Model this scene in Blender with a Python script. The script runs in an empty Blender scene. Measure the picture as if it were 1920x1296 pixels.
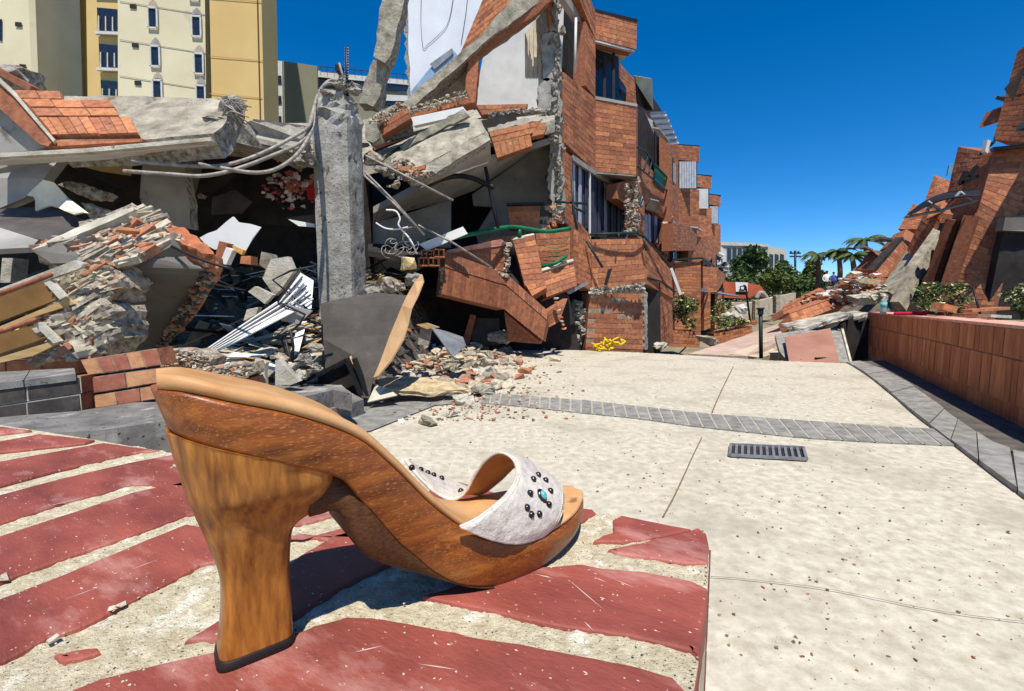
import bpy, bmesh, math, random
from mathutils import Vector, Matrix, noise
from mathutils.geometry import tessellate_polygon
from mathutils.bvhtree import BVHTree
random.seed(7)
scene = bpy.context.scene
COL = scene.collection
R = math.radians
V = Vector
# ------------------------------------------------------------------ camera
CH = 0.70                        # eye height above the paving
FPX = 880.0                      # focal length in photo pixels (1920 wide)
PITCH = math.atan(81.0 / FPX)
cam = bpy.data.objects.new('camera', bpy.data.cameras.new('camera'))
COL.objects.link(cam)
cam.data.sensor_width = 36.0
cam.data.lens = 36.0 * FPX / 1920.0
cam.data.clip_start = 0.02
cam.data.clip_end = 2000
cam.location = (0, 0, CH)
cam.rotation_euler = (R(90) - PITCH, 0, 0)
scene.camera = cam
# ------------------------------------------------------------------ light
SUN_DIR = V((0.02, -0.47, 1.0)).normalized()     # towards the sun
world = bpy.data.worlds.new('World'); scene.world = world; world.use_nodes = True
wn = world.node_tree; wn.nodes.clear()
wo = wn.nodes.new('ShaderNodeOutputWorld'); wb = wn.nodes.new('ShaderNodeBackground')
sky = wn.nodes.new('ShaderNodeTexSky'); sky.sky_type = 'NISHITA'; sky.sun_disc = False
sky.sun_elevation = math.asin(SUN_DIR.z)
sky.sun_rotation = math.atan2(SUN_DIR.x, SUN_DIR.y)
sky.air_density = 0.85; sky.dust_density = 0.0; sky.ozone_density = 6.0; sky.altitude = 1500
hs = wn.nodes.new('ShaderNodeHueSaturation'); hs.inputs['Saturation'].default_value = 1.32; hs.inputs['Value'].default_value = 1.0
wb.inputs['Strength'].default_value = 0.14
wn.links.new(sky.outputs[0], hs.inputs['Color']); wn.links.new(hs.outputs[0], wb.inputs['Color']); wn.links.new(wb.outputs[0], wo.inputs['Surface'])
sl = bpy.data.lights.new('sun', 'SUN'); sl.energy = 5.0; sl.angle = R(0.53); sl.color = (1.0, 0.955, 0.88)
sun = bpy.data.objects.new('sun', sl); COL.objects.link(sun); sun.location = (3, -5, 14)
sun.rotation_euler = (-SUN_DIR).to_track_quat('-Z', 'Y').to_euler()
vs = scene.view_settings
scene.display_settings.display_device = 'sRGB'
vs.view_transform = 'Standard'; vs.look = 'None'; vs.exposure = 0.22; vs.gamma = 1.0; vs.use_curve_mapping = False
scene.cycles.max_bounces = 6; scene.cycles.diffuse_bounces = 3
# ------------------------------------------------------------------ placing helpers
_F = V((0, math.cos(PITCH), -math.sin(PITCH))); _U = V((0, math.sin(PITCH), math.cos(PITCH)))
def ray(px, py):
    return _F + V(((px - 960) / FPX, 0, 0)) + _U * ((648 - py) / FPX)
def P(px, py, Y):                 # the point seen at a photo position, Y metres ahead
    d = ray(px, py); return V((0, 0, CH)) + d * (Y / d.y)
def G(px, py, z=0.0):             # the point seen at a photo position, at height z
    d = ray(px, py); return V((0, 0, CH)) + d * ((z - CH) / d.z)
SD = V((472.0, 880.0, 0)).normalized()        # along the street
SN = V((SD.y, -SD.x, 0))                      # to its right
def YC(px, c):                    # depth at which the sight line px crosses the street line at offset c
    u = (px - 960) / FPX; return c / (u * SN.x + SN.y)
def S(px, py, c): return P(px, py, YC(px, c))
# ------------------------------------------------------------------ materials
MATS = {}
def mat(name, c1, c2=None, scale=6.0, rough=0.85, bump=0.3, bscale=60.0, c3=None, c3s=3.0, c3t=0.62, c3w=0.06, stretch=None, dist=0.004,
        metallic=0.0, spec=0.3, detail=8.0, objrand=0.0, speck=None, speckt=0.66, specks=220.0, coat=0.0, frame='pos', trans=0.0):
    if name in MATS: return MATS[name]
    m = bpy.data.materials.new(name); m.use_nodes = True
    nt = m.node_tree; n = nt.nodes; l = nt.links; n.clear()
    out = n.new('ShaderNodeOutputMaterial'); bs = n.new('ShaderNodeBsdfPrincipled'); l.new(bs.outputs[0], out.inputs[0])
    bs.inputs['Roughness'].default_value = rough; bs.inputs['Metallic'].default_value = metallic
    bs.inputs['Specular IOR Level'].default_value = spec; bs.inputs['Coat Weight'].default_value = coat
    if trans: bs.inputs['Transmission Weight'].default_value = trans
    if frame == 'pos':
        g = n.new('ShaderNodeNewGeometry'); co = g.outputs['Position']
    else:
        g = n.new('ShaderNodeTexCoord'); co = g.outputs['Object']
    if stretch:
        mp = n.new('ShaderNodeMapping'); mp.inputs['Scale'].default_value = stretch[:3]
        if len(stretch) > 3: mp.vector_type = 'TEXTURE'; mp.inputs['Rotation'].default_value = stretch[3:]; mp.inputs['Scale'].default_value = [1 / q for q in stretch[:3]]
        l.new(co, mp.inputs[0]); co = mp.outputs[0]
    def noi(sc, det=detail, rgh=0.6):
        t = n.new('ShaderNodeTexNoise'); t.inputs['Scale'].default_value = sc; t.inputs['Detail'].default_value = det
        t.inputs['Roughness'].default_value = rgh; l.new(co, t.inputs['Vector']); return t.outputs['Fac']
    def ramp(f, a, b, t0, t1):
        r = n.new('ShaderNodeValToRGB'); r.color_ramp.elements[0].position = t0; r.color_ramp.elements[1].position = t1
        r.color_ramp.elements[0].color = (*a, 1); r.color_ramp.elements[1].color = (*b, 1); l.new(f, r.inputs[0]); return r.outputs[0]
    c2 = c2 or tuple(x * 0.7 for x in c1)
    col = ramp(noi(scale), c2, c1, 0.32, 0.68)
    def mixc(fac, a, b):
        x = n.new('ShaderNodeMix'); x.data_type = 'RGBA'; l.new(fac, x.inputs[0]); l.new(a, x.inputs[6])
        x.inputs[7].default_value = (*b, 1); return x.outputs[2]
    if c3: col = mixc(ramp(noi(c3s, 6), (0, 0, 0), (1, 1, 1), c3t, c3t + c3w), col, c3)
    if speck: col = mixc(ramp(noi(specks, 2, 0.5), (0, 0, 0), (1, 1, 1), speckt, speckt + 0.05), col, speck)
    if objrand:
        oi = n.new('ShaderNodeObjectInfo'); mr = n.new('ShaderNodeMapRange')
        mr.inputs[3].default_value = 1 - objrand; mr.inputs[4].default_value = 1 + objrand * .6
        l.new(oi.outputs['Random'], mr.inputs[0])
        h = n.new('ShaderNodeHueSaturation'); l.new(mr.outputs[0], h.inputs['Value']); l.new(col, h.inputs['Color']); col = h.outputs[0]
    l.new(col, bs.inputs['Base Color'])
    if bump:
        b = n.new('ShaderNodeBump'); b.inputs['Strength'].default_value = bump; b.inputs['Distance'].default_value = dist
        l.new(noi(bscale, 6, 0.65), b.inputs['Height']); l.new(b.outputs[0], bs.inputs['Normal'])
    MATS[name] = m; return m
def rgb(r, g, b):                 # sRGB 0..255 to linear
    f = lambda c: c / 12.92 if c <= 0.04045 else ((c + 0.055) / 1.055) ** 2.4
    return (f(r / 255), f(g / 255), f(b / 255))
conc = mat('concrete', rgb(186, 177, 156), rgb(116, 108, 92), 7, 0.92, 1.0, 34, c3=rgb(90, 83, 70), c3s=11, c3t=.58, c3w=.16, speck=rgb(60, 56, 50), specks=90, dist=.012)
conc2 = mat('pale_concrete', rgb(212, 204, 186), rgb(156, 148, 130), 7, 0.92, 0.8, 60, c3=rgb(104, 96, 84), c3s=11, c3t=.66, dist=.01)
colm = mat('column_concrete', rgb(178, 174, 164), rgb(122, 118, 108), 6, 0.92, 1.0, 40, c3=rgb(84, 80, 74), c3s=10, c3t=.6, speck=rgb(58, 55, 52), specks=60, dist=.012)
broken = mat('broken_mortar', rgb(224, 210, 186), rgb(112, 96, 78), 28, 0.95, 1.0, 70, c3=rgb(170, 88, 58), c3s=14, c3t=.62, dist=.02)
brokeng = mat('broken_concrete', rgb(196, 188, 172), rgb(92, 86, 78), 30, 0.95, 1.0, 70, dist=.02)
plas = mat('white_plaster', rgb(214, 212, 206), rgb(190, 187, 180), 3, 0.85, 0.15, 30, c3=rgb(160, 154, 146), c3s=5, c3t=.68)
plasg = mat('grey_plaster', rgb(168, 163, 155), rgb(134, 130, 122), 3, 0.9, 0.25, 25, c3=rgb(104, 98, 90), c3s=5, c3t=.64)
white = mat('white_board', rgb(236, 234, 228), rgb(222, 218, 210), 5, 0.7, 0.1, 30)
dark = mat('dark_sheet', rgb(92, 84, 78), rgb(62, 57, 54), 7, 0.6, 0.35, 50, c3=rgb(120, 110, 100), c3s=8, c3t=.68)
black = mat('black_metal', rgb(38, 36, 36), rgb(26, 25, 25), 9, 0.5, 0.1, 60)
dark_shade = mat('painted_interior_shade', rgb(58, 52, 48), rgb(34, 30, 28), 5, 0.95, 0.5, 30)  # near-black colour stands in for deep shade in openings and wreck
woodc = mat('cream_board', rgb(196, 164, 112), rgb(168, 136, 88), 8, 0.7, 0.15, 60, stretch=(1, 8, 8))
steel = mat('rebar_steel', rgb(176, 168, 156), rgb(118, 108, 98), 25, 0.7, 0.5, 150, metallic=.15)
greenp = mat('green_paint', rgb(20, 112, 74), rgb(14, 84, 58), 12, 0.5, 0.1, 60)
greend = mat('dark_green_paint', rgb(36, 58, 52), rgb(24, 40, 38), 12, 0.5, 0.1, 60)
glass = mat('window_glass', rgb(46, 54, 62), rgb(28, 34, 40), 3, 0.12, 0.0, spec=.6)
curt = mat('curtain_cloth', rgb(188, 194, 200), rgb(150, 156, 164), 9, 0.9, 0.2, 60)
curtd = mat('dark_curtain', rgb(74, 76, 92), rgb(50, 52, 64), 9, 0.9, 0.2, 60)
mort = mat('mortar', rgb(176, 154, 132), rgb(120, 98, 80), 22, 0.95, 0.6, 120)
BR = [mat('brick_%s' % k, rgb(*a), rgb(*b), 26, 0.88, 0.6, 90, c3=rgb(*c), c3s=12, c3t=.64, objrand=.14, dist=.008) for k, a, b, c in (
    ('orange', (210, 140, 95), (160, 98, 63), (206, 164, 136)), ('red', (188, 120, 83), (142, 85, 59), (196, 152, 126)),
    ('brown', (170, 109, 78), (128, 78, 55), (178, 138, 114)), ('dull', (194, 128, 90), (146, 92, 65), (122, 76, 60)))]
BRD = [mat('slate_brick', rgb(84, 77, 71), rgb(54, 49, 46), 16, 0.8, 0.5, 70, c3=rgb(150, 146, 140), c3s=8, c3t=.68, objrand=.15),
       mat('slate_brick_pale', rgb(138, 134, 128), rgb(92, 89, 85), 10, 0.8, 0.9, 40, c3=rgb(176, 170, 158), c3s=7, c3t=.56, c3w=.12, speck=rgb(52, 50, 48), specks=60, speckt=.64, objrand=.15)]
CRM = [mat('crumb_pale', rgb(208, 196, 172), rgb(160, 146, 122), 40, .95, .6, 90), mat('crumb_grey', rgb(172, 162, 144), rgb(116, 106, 90), 40, .95, .6, 90),
       mat('crumb_orange', rgb(190, 130, 98), rgb(146, 96, 70), 40, .95, .6, 90), mat('crumb_dark', rgb(92, 84, 74), rgb(60, 54, 48), 40, .95, .6, 90)]
shelfm = mat('brown_board', rgb(138, 104, 60), rgb(112, 82, 44), 6, .7, .2, 40)
shade_plaster = mat('shaded_grey_plaster', rgb(118, 111, 102), rgb(92, 86, 78), 3, .9, .3, 25, c3=rgb(76, 70, 62), c3s=5, c3t=.62)  # plaster tone darkened so the colour carries the shade
tanbr = [mat('tan_orange_brick', rgb(216, 162, 116), rgb(184, 126, 86), 22, .88, .5, 90, objrand=.1), mat('tan_red_brick', rgb(184, 116, 92), rgb(150, 88, 68), 22, .88, .5, 90, objrand=.1)]
# ------------------------------------------------------------------ object helpers
ORG = {}
def org(o): return ORG.get(o.name, V((0, 0, 0))) if o else V((0, 0, 0))
def thing(name, label, cat, loc=(0, 0, 0), group=None):
    o = bpy.data.objects.new(name, None); COL.objects.link(o); o.location = loc; ORG[o.name] = V(loc)
    o.empty_display_size = 0.1
    o['label'] = label; o['category'] = cat
    if group: o['group'] = group
    return o
def tag(o, label, cat, group=None):
    o['label'] = label; o['category'] = cat
    if group: o['group'] = group
    return o
def mesh(name, verts, faces, m, parent=None, smooth=False, mi=None, kind=None):
    c = V((0, 0, 0))
    for v in verts: c += v
    c /= max(1, len(verts))
    if parent is None: c.z = min(v.z for v in verts)
    me = bpy.data.meshes.new(name); me.from_pydata([v - c for v in verts], [], faces)
    for x in (m if isinstance(m, (list, tuple)) else [m]): me.materials.append(x)
    if mi: me.polygons.foreach_set('material_index', mi)
    if smooth: me.polygons.foreach_set('use_smooth', [True] * len(faces))
    me.update()
    o = bpy.data.objects.new(name, me); COL.objects.link(o)
    o.location = c - org(parent); o.parent = parent; ORG[o.name] = c
    if kind: o['kind'] = kind
    return o
def bmobj(name, bm, m, parent=None, smooth=False, kind=None):
    bm.verts.ensure_lookup_table(); bm.normal_update()
    o = mesh(name, [v.co.copy() for v in bm.verts], [[v.index for v in f.verts] for f in bm.faces], m, parent, smooth, [f.material_index for f in bm.faces], kind)
    bm.free(); return o
class MB:                          # collects faces of many shapes for one mesh
    def __init__(s): s.v = []; s.f = []; s.mi = []
    def add(s, v, f, mi=0):
        n = len(s.v); s.v += v; s.f += [[i + n for i in q] for q in f]; s.mi += [mi] * len(f); return s
    def build(s, name, m, parent=None, smooth=False, kind=None):
        return mesh(name, s.v, s.f, m, parent, smooth, s.mi, kind)
BOXF = [[0, 3, 2, 1], [4, 5, 6, 7], [0, 1, 5, 4], [1, 2, 6, 5], [2, 3, 7, 6], [3, 0, 4, 7]]
def hexa(a, b, c, d, off): return [a, b, c, d, a + off, b + off, c + off, d + off], BOXF
def boxv(c, ax, ay, az): # centre + half axes
    return [c - ax - ay - az, c + ax - ay - az, c + ax + ay - az, c - ax + ay - az, c - ax - ay + az, c + ax - ay + az, c + ax + ay + az, c - ax + ay + az], BOXF
def beamv(p0, p1, w, h, up=V((0, 0, 1))):
    d = (p1 - p0); n = d.normalized(); s = n.cross(up)
    if s.length < 1e-3: s = n.cross(V((1, 0, 0)))
    s.normalize(); u = s.cross(n)
    return boxv((p0 + p1) / 2, d / 2, s * w / 2, u * h / 2)
def beam(name, p0, p1, w, h, m, parent=None, up=V((0, 0, 1)), kind=None):
    v, f = beamv(p0, p1, w, h, up); return mesh(name, v, f, m, parent, kind=kind)
def newell(p):
    n = V((0, 0, 0))
    for i in range(len(p)):
        a, b = p[i], p[(i + 1) % len(p)]
        n += V(((a.y - b.y) * (a.z + b.z), (a.z - b.z) * (a.x + b.x), (a.x - b.x) * (a.y + b.y)))
    return n.normalized()
def slabv(pts, th, jag=0.0, seg=0.06, rows=2, seed=0, rough=0.0, dirn=None):
    """a plate: outline pts (facing the viewer), thickness th away from the viewer; broken, jagged rim"""
    rnd = random.Random(seed * 7919 + len(pts) * 13 + int(abs(pts[0].x) * 1000))
    n = newell(pts); mid = sum(pts, V((0, 0, 0))) / len(pts)
    if n.dot(mid - V((0, 0, CH))) < 0: pts = pts[::-1]; n = -n       # n points away from the viewer
    if dirn is not None: n = dirn
    out = []
    for i in range(len(pts)):
        a, b = pts[i], pts[(i + 1) % len(pts)]
        k = max(1, min(40, int((b - a).length / seg))) if jag else 1
        for j in range(k):
            q = a.lerp(b, j / k)
            if j and jag: q = q + (b - a).cross(n).normalized() * rnd.uniform(-1, 1) * jag
            out.append(q)
    N = len(out); rows = max(1, rows); v = []
    for r in range(rows + 1):
        for q in out:
            j = V((0, 0, 0))
            if rough: j = V((rnd.uniform(-1, 1), rnd.uniform(-1, 1), rnd.uniform(-1, 1))) * rough * (1.0 if 0 < r < rows else 0.35)
            elif jag and r: j = (q - mid).normalized() * rnd.uniform(-1.2, .5) * jag
            v.append(q + n * th * r / rows + j)
    f = [];
    tri = tessellate_polygon([out])
    tn = newell([out[i] for i in tri[0]])
    flip = tn.dot(n) > 0
    top = [list(t) if not flip else list(t)[::-1] for t in tri]
    f += top; f += [[i + rows * N for i in t][::-1] for t in top]
    nt = len(f)
    for r in range(rows):
        for i in range(N):
            j = (i + 1) % N; f.append([r * N + i, r * N + j, (r + 1) * N + j, (r + 1) * N + i])
    return v, f, nt
def slab(name, pts, th, m, parent=None, jag=0.0, seg=0.06, rows=2, edge=None, seed=0, rough=0.0, kind=None, dirn=None, back=None):
    v, f, nt = slabv(pts, th, jag, seg, rows, seed, rough, dirn)
    ms = [m]; mi = [0] * len(f)
    if edge: ms.append(edge); mi = [0] * nt + [1] * (len(f) - nt)
    if back: ms.append(back); mi[nt // 2:nt] = [len(ms) - 1] * (nt - nt // 2)
    o = mesh(name, v, f, ms, parent, False, mi, kind)
    bm = bmesh.new(); bm.from_mesh(o.data); bmesh.ops.recalc_face_normals(bm, faces=bm.faces); bm.to_mesh(o.data); bm.free()
    return o
def pp(Y, *xy):                  # polygon of photo positions at one depth, or per-point depth with triples
    return [P(q[0], q[1], q[2] if len(q) > 2 else Y) for q in xy]
def tubev(pts, r, k=6, taper=None):
    v = []; f = []; N = len(pts); u = None
    for i, p in enumerate(pts):
        d = (pts[min(i + 1, N - 1)] - pts[max(i - 1, 0)]).normalized()
        if u is None: u = d.orthogonal().normalized()
        u = (u - d * u.dot(d))
        u = u.normalized() if u.length > 1e-6 else d.orthogonal().normalized()
        w = d.cross(u); rr = r if taper is None else r * (1 + (taper - 1) * i / (N - 1))
        for j in range(k):
            a = 2 * math.pi * j / k; v.append(p + (u * math.cos(a) + w * math.sin(a)) * rr)
    for i in range(N - 1):
        for j in range(k):
            f.append([i * k + j, i * k + (j + 1) % k, (i + 1) * k + (j + 1) % k, (i + 1) * k + j])
    f.append(list(range(k))[::-1]); f.append([(N - 1) * k + j for j in range(k)])
    return v, f
def smoothpts(p, n=6):
    out = []
    for i in range(len(p) - 1):
        a, b, c, d = p[max(i - 1, 0)], p[i], p[i + 1], p[min(i + 2, len(p) - 1)]
        for j in range(n):
            t = j / n; out.append(0.5 * ((2 * b) + (c - a) * t + (2 * a - 5 * b + 4 * c - d) * t * t + (3 * b - a - 3 * c + d) * t ** 3))
    out.append(p[-1]); return out
def tube(name, pts, r, m, parent=None, k=6, sm=5, taper=None, kind=None):
    if sm: pts = smoothpts(pts, sm)
    v, f = tubev(pts, r, k, taper); return mesh(name, v, f, m, parent, True, kind=kind)
def rockv(c, sx, sy, sz, rnd, rot=True, n=12):
    """one broken lump: hull of random points, flat facets"""
    bm = bmesh.new()
    for i in range(n):
        p = V((rnd.uniform(-1, 1), rnd.uniform(-1, 1), rnd.uniform(-1, 1)))
        p = V([max(-.62, min(.62, q)) for q in p.normalized() * rnd.uniform(.75, 1.1)])
        bm.verts.new(V((p.x * sx, p.y * sy, p.z * sz)))
    r = bmesh.ops.convex_hull(bm, input=bm.verts)
    bmesh.ops.delete(bm, geom=[g for g in r['geom_interior'] if isinstance(g, bmesh.types.BMVert)], context='VERTS')
    E = Matrix.Rotation(rnd.uniform(0, 6.28), 3, 'Z') @ (Matrix.Rotation(rnd.uniform(-.5, .5), 3, 'X') if rot else Matrix.Identity(3))
    bm.verts.index_update()
    v = [E @ q.co + c for q in bm.verts]; f = [[q.index for q in g.verts] for g in bm.faces]; bm.free()
    return v, f
def lump(name, c, s, m, parent=None, seed=1, sub=2, amp=0.25, kind=None, flat=False):
    """larger broken lump with rough, crumbled surface"""
    rnd = random.Random(seed); v, f = rockv(V((0, 0, 0)), s[0], s[1], s[2], rnd, False, 16)
    bm = bmesh.new(); vs_ = [bm.verts.new(q) for q in v]
    for g in f:
        try: bm.faces.new([vs_[i] for i in g])
        except ValueError: pass
    bmesh.ops.triangulate(bm, faces=bm.faces)
    bmesh.ops.subdivide_edges(bm, edges=bm.edges, cuts=sub, use_grid_fill=True)
    a = min(s) * amp
    for q in bm.verts:
        q.co += noise.noise_vector(q.co * (2.2 / min(s)) + V((seed, 0, 0))) * a + noise.noise_vector(q.co * (7 / min(s)) + V((seed, 5, 0))) * a * .5
        q.co += c
    bmesh.ops.recalc_face_normals(bm, faces=bm.faces)
    return bmobj(name, bm, m, parent, False, kind)
def crust(parent, pts, n, s0, s1, seed=0, mi=(0, 0, 1, 1, 0, 1, 2), out=.01, flat=.5, strata=None):
    """crumbled surface: angular fragments bedded all over a broken face"""
    rr = random.Random(seed + 999); tri = tessellate_polygon([pts]); nn = newell(pts); mid = sum(pts, V((0, 0, 0))) / len(pts)
    if nn.dot(mid - V((0, 0, CH))) > 0: nn = -nn
    ar = [((pts[b] - pts[a]).cross(pts[c] - pts[a])).length for a, b, c in tri]; mb = MB()
    for i in range(n):
        a, b, c = rr.choices(tri, ar)[0]; u, v_ = rr.random(), rr.random()
        if u + v_ > 1: u, v_ = 1 - u, 1 - v_
        q_ = pts[a] + (pts[b] - pts[a]) * u + (pts[c] - pts[a]) * v_ + nn * rr.uniform(-.6, .6) * out
        s = s0 + (s1 - s0) * rr.random() ** 2.5
        if strata is not None and i % 2:
            d_ = (strata + V((rr.gauss(0, .12), rr.gauss(0, .12), rr.gauss(0, .12)))).normalized(); vv, ff = beamv(q_ - d_ * s * 1.6, q_ + d_ * s * 1.6, s * rr.uniform(.8, 1.4), s * rr.uniform(.4, .8), nn.cross(d_))
            vv = [x + V((rr.uniform(-1, 1), rr.uniform(-1, 1), rr.uniform(-1, 1))) * s * .22 for x in vv]; mb.add(vv, ff, rr.choice(mi)); continue
        vv, ff = rockv(q_, s * rr.uniform(1, 1.9), s * rr.uniform(.7, 1.2), s * rr.uniform(flat, 1), rr, n=9); mb.add(vv, ff, rr.choice(mi))
    return mb.build('crumbled_masonry', CRM, parent, kind='stuff')
# ------------------------------------------------------------------ brickwork
def bil(A, B, C, D, u, v): return A.lerp(B, u).lerp(D.lerp(C, u), v)
COURSE = 0.078; BLEN = 0.25
BRICKQ = {}                       # thing name -> list of (size, maker)
def brickquad(parent, A, B, C, D, rows=None, length=BLEN, course=COURSE, depth=0.05, back=0.10, soldier=(), holes=(), mats=None, seed=0,
              proud=0.006, gap=0.007, jagtop=0, missing=0.0, flipn=False, bmat=None, name='brick'):
    """a face of separate bricks over a mortar body; A bottom-left, B bottom-right, C top-right, D top-left"""
    mats = mats or BR; rnd = random.Random(seed + int(abs(A.x) * 100) + int(abs(C.z) * 77))
    n = (B - A).cross(D - A).normalized()
    mid = (A + B + C + D) / 4
    if n.dot(mid - V((0, 0, CH))) > 0: n = -n                          # towards the viewer
    if flipn: n = -n
    W = ((B - A).length + (C - D).length) / 2; H = ((D - A).length + (C - B).length) / 2
    nr = rows or max(1, round(H / course)); 
    if back:
        K = 1 if abs((C - A).dot(n)) < .004 else 7
        v = [bil(A, B, C, D, i / K, j / K) - n * o for o in (0, back) for j in range(K + 1) for i in range(K + 1)]; f = []; M_ = (K + 1) ** 2
        for j in range(K):
            for i in range(K): a = j * (K + 1) + i; f += [[a, a + 1, a + K + 2, a + K + 1], [M_ + a, M_ + a + K + 1, M_ + a + K + 2, M_ + a + 1]]
        for i in range(K):
            for a, b in ((i, i + 1), (M_ - 1 - i, M_ - 2 - i), ((i + 1) * (K + 1), i * (K + 1)), (i * (K + 1) + K, (i + 1) * (K + 1) + K)): f.append([b, a, a + M_, b + M_])
        mesh('mortar', v, f, [bmat or mort, BR[2]], parent, mi=[0 if k < 2 * K * K and k % 2 == 0 else 1 for k in range(len(f))])
    q = BRICKQ.setdefault(parent.name, [parent, []])[1]
    for r in range(nr):
        sol = r in soldier or (r - nr) in soldier
        L = course * 1.0 if sol else length
        nb = max(1, round(W / L)); off = 0 if sol else (0.5 if r % 2 else 0)
        k = -1 if off else 0
        for i in range(k, nb):
            u0 = max(0, (i + off) / nb); u1 = min(1, (i + 1 + off) / nb)
            if u1 - u0 < 0.15 / nb: continue
            uc = (u0 + u1) / 2; vc = (r + .5) / nr
            if any(h[0] < uc < h[2] and h[1] < vc < h[3] for h in holes): continue
            if missing and rnd.random() < missing: continue
            if jagtop and r >= nr - jagtop and rnd.random() < 0.45: continue
            gu = gap / W / 2; gv = gap / H / 2
            e = rnd.uniform(-.002, .003)
            a = bil(A, B, C, D, u0 + gu, r / nr + gv); b = bil(A, B, C, D, u1 - gu, r / nr + gv)
            c = bil(A, B, C, D, u1 - gu, (r + 1) / nr - gv); d = bil(A, B, C, D, u0 + gu, (r + 1) / nr - gv)
            p = proud + e; o = n * p
            vv = [a + o, b + o, c + o, d + o, a - n * depth * .3, b - n * depth * .3, c - n * depth * .3, d - n * depth * .3]
            cen = (vv[0] + vv[2]) / 2; dist = max(.3, (cen - V((0, 0, CH))).length)
            q.append(((b - a).length * (d - a).length / dist ** 2, vv, mats[rnd.randrange(len(mats))], name))
def flush_bricks():
    F = [[0, 1, 2, 3], [0, 4, 5, 1], [1, 5, 6, 2], [2, 6, 7, 3], [3, 7, 4, 0]]
    for key, (parent, q) in BRICKQ.items():
        q.sort(key=lambda t: -t[0])
        lim = 300
        for k, (s, vv, m, nm) in enumerate(q[:lim]): 
            if (vv[1] - vv[0]).cross(vv[3] - vv[0]).dot(vv[0] - vv[4]) < 0: fs = [g[::-1] for g in F]
            else: fs = F
            mesh(nm, vv, fs, m, parent)
        if len(q) > lim:
            ms = []; mb = MB()
            for s, vv, m, nm in q[lim:]:
                if m not in ms: ms.append(m)
                mb.add(vv, F if (vv[1] - vv[0]).cross(vv[3] - vv[0]).dot(vv[0] - vv[4]) > 0 else [g[::-1] for g in F], ms.index(m))
            mb.build('small_bricks', ms, parent, kind='stuff')
    BRICKQ.clear()
# ================================================================== SANDAL
LZ = 0.53                                     # top of the brick ledge
TH = R(37); SA = V((math.cos(TH), math.sin(TH), 0)); SL = V((SA.y, -SA.x, 0)); SO = V((-0.119, 0.222, LZ))
def cinterp(tab, x):
    n = len(tab)
    if x <= tab[0][0]: return tab[0][1]
    if x >= tab[-1][0]: return tab[-1][1]
    for i in range(n - 1):
        if x <= tab[i + 1][0]:
            x0, y0 = tab[i]; x1, y1 = tab[i + 1]; h = x1 - x0; t = (x - x0) / h
            m0 = (y1 - tab[i - 1][1]) / (x1 - tab[i - 1][0]) if i else (y1 - y0) / h
            m1 = (tab[i + 2][1] - y0) / (tab[i + 2][0] - x0) if i + 2 < n else (y1 - y0) / h
            return (2*t**3 - 3*t*t + 1)*y0 + (t**3 - 2*t*t + t)*h*m0 + (-2*t**3 + 3*t*t)*y1 + (t**3 - t*t)*h*m1
WT = [(-0.043, 0.0), (-0.0425, 0.006), (-0.040, 0.0125), (-0.034, 0.019), (-0.024, 0.0245), (-0.010, 0.0275), (0.01, 0.0285), (0.05, 0.0265), (0.08, 0.0265), (0.105, 0.0315),
      (0.13, 0.0365), (0.15, 0.0365), (0.17, 0.0325), (0.187, 0.026), (0.200, 0.0175), (0.208, 0.0105), (0.2125, 0.005), (0.214, 0.0)]
ZT = [(-0.043, 0.1345), (-0.032, 0.1335), (-0.017, 0.1285), (0.009, 0.119), (0.037, 0.103), (0.056, 0.083), (0.074, 0.061), (0.091, 0.044), (0.102, 0.036), (0.118, 0.0285), (0.135, 0.0245), (0.155, 0.0235), (0.18, 0.0235), (0.214, 0.0245)]
ZL = [(-0.043, 0.1165), (-0.036, 0.1135), (-0.012, 0.104), (0.008, 0.0955), (0.028, 0.085), (0.036, 0.073), (0.045, 0.060), (0.055, 0.045), (0.066, 0.032), (0.076, 0.0205), (0.088, 0.0105), (0.1, 0.0045), (0.116, 0.0005), (0.134, 0.0003), (0.153, 0.0015), (0.17, 0.0035), (0.2, 0.008), (0.214, 0.0125)]
ZB = [(0.018, 0.068), (0.028, 0.066), (0.035, 0.047), (0.049, 0.034), (0.067, 0.0225), (0.083, 0.0125), (0.1, 0.004), (0.112, 0.0006)]
def wd(s): return max(0.0004, cinterp(WT, s))
def sw(px, py, w):
    d = ray(px, py); o = V((0, 0, CH)) - SO
    t = (w - o.dot(SL)) / d.dot(SL); p = o + d * t; return p.dot(SA), p.z
def L3(s, w, z): return SO + SA * s + SL * w + V((0, 0, z))
wood = mat('varnished_wood', rgb(192, 124, 50), rgb(112, 58, 18), 13, 0.33, 0.25, 60, c3=rgb(84, 40, 14), c3s=7, c3t=.56, c3w=.22, stretch=(16, 16, 2.6), frame='obj', dist=.0005, spec=.5)
wood2 = mat('varnished_wood_sole', rgb(160, 88, 30), rgb(92, 42, 12), 12, 0.36, 0.35, 70, c3=rgb(188, 118, 50), c3s=7, c3t=.58, c3w=.2, frame='obj', stretch=(2.0, 12, 12, 0, 0, R(37)), dist=.0006, spec=.5, speck=rgb(178, 110, 50), specks=160, speckt=.60)
wood3 = mat('worn_outsole', rgb(104, 64, 32), rgb(58, 32, 16), 8, 0.6, 0.3, 300, frame='obj', stretch=(30, 120, 120), dist=.0006)
leath = mat('tan_leather', rgb(214, 168, 116), rgb(186, 132, 80), 30, 0.5, 0.35, 900, frame='obj', c3=rgb(146, 100, 62), c3s=45, c3t=.64, dist=.0005)
rubber = mat('black_rubber', rgb(44, 34, 32), rgb(30, 24, 22), 60, 0.6, 0.2, 600, dist=.0004)
shoe = thing('sandal', 'brown wooden high heeled sandal with a silver leather strap standing on red brick ledge', 'sandal', tuple(SO))
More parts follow.
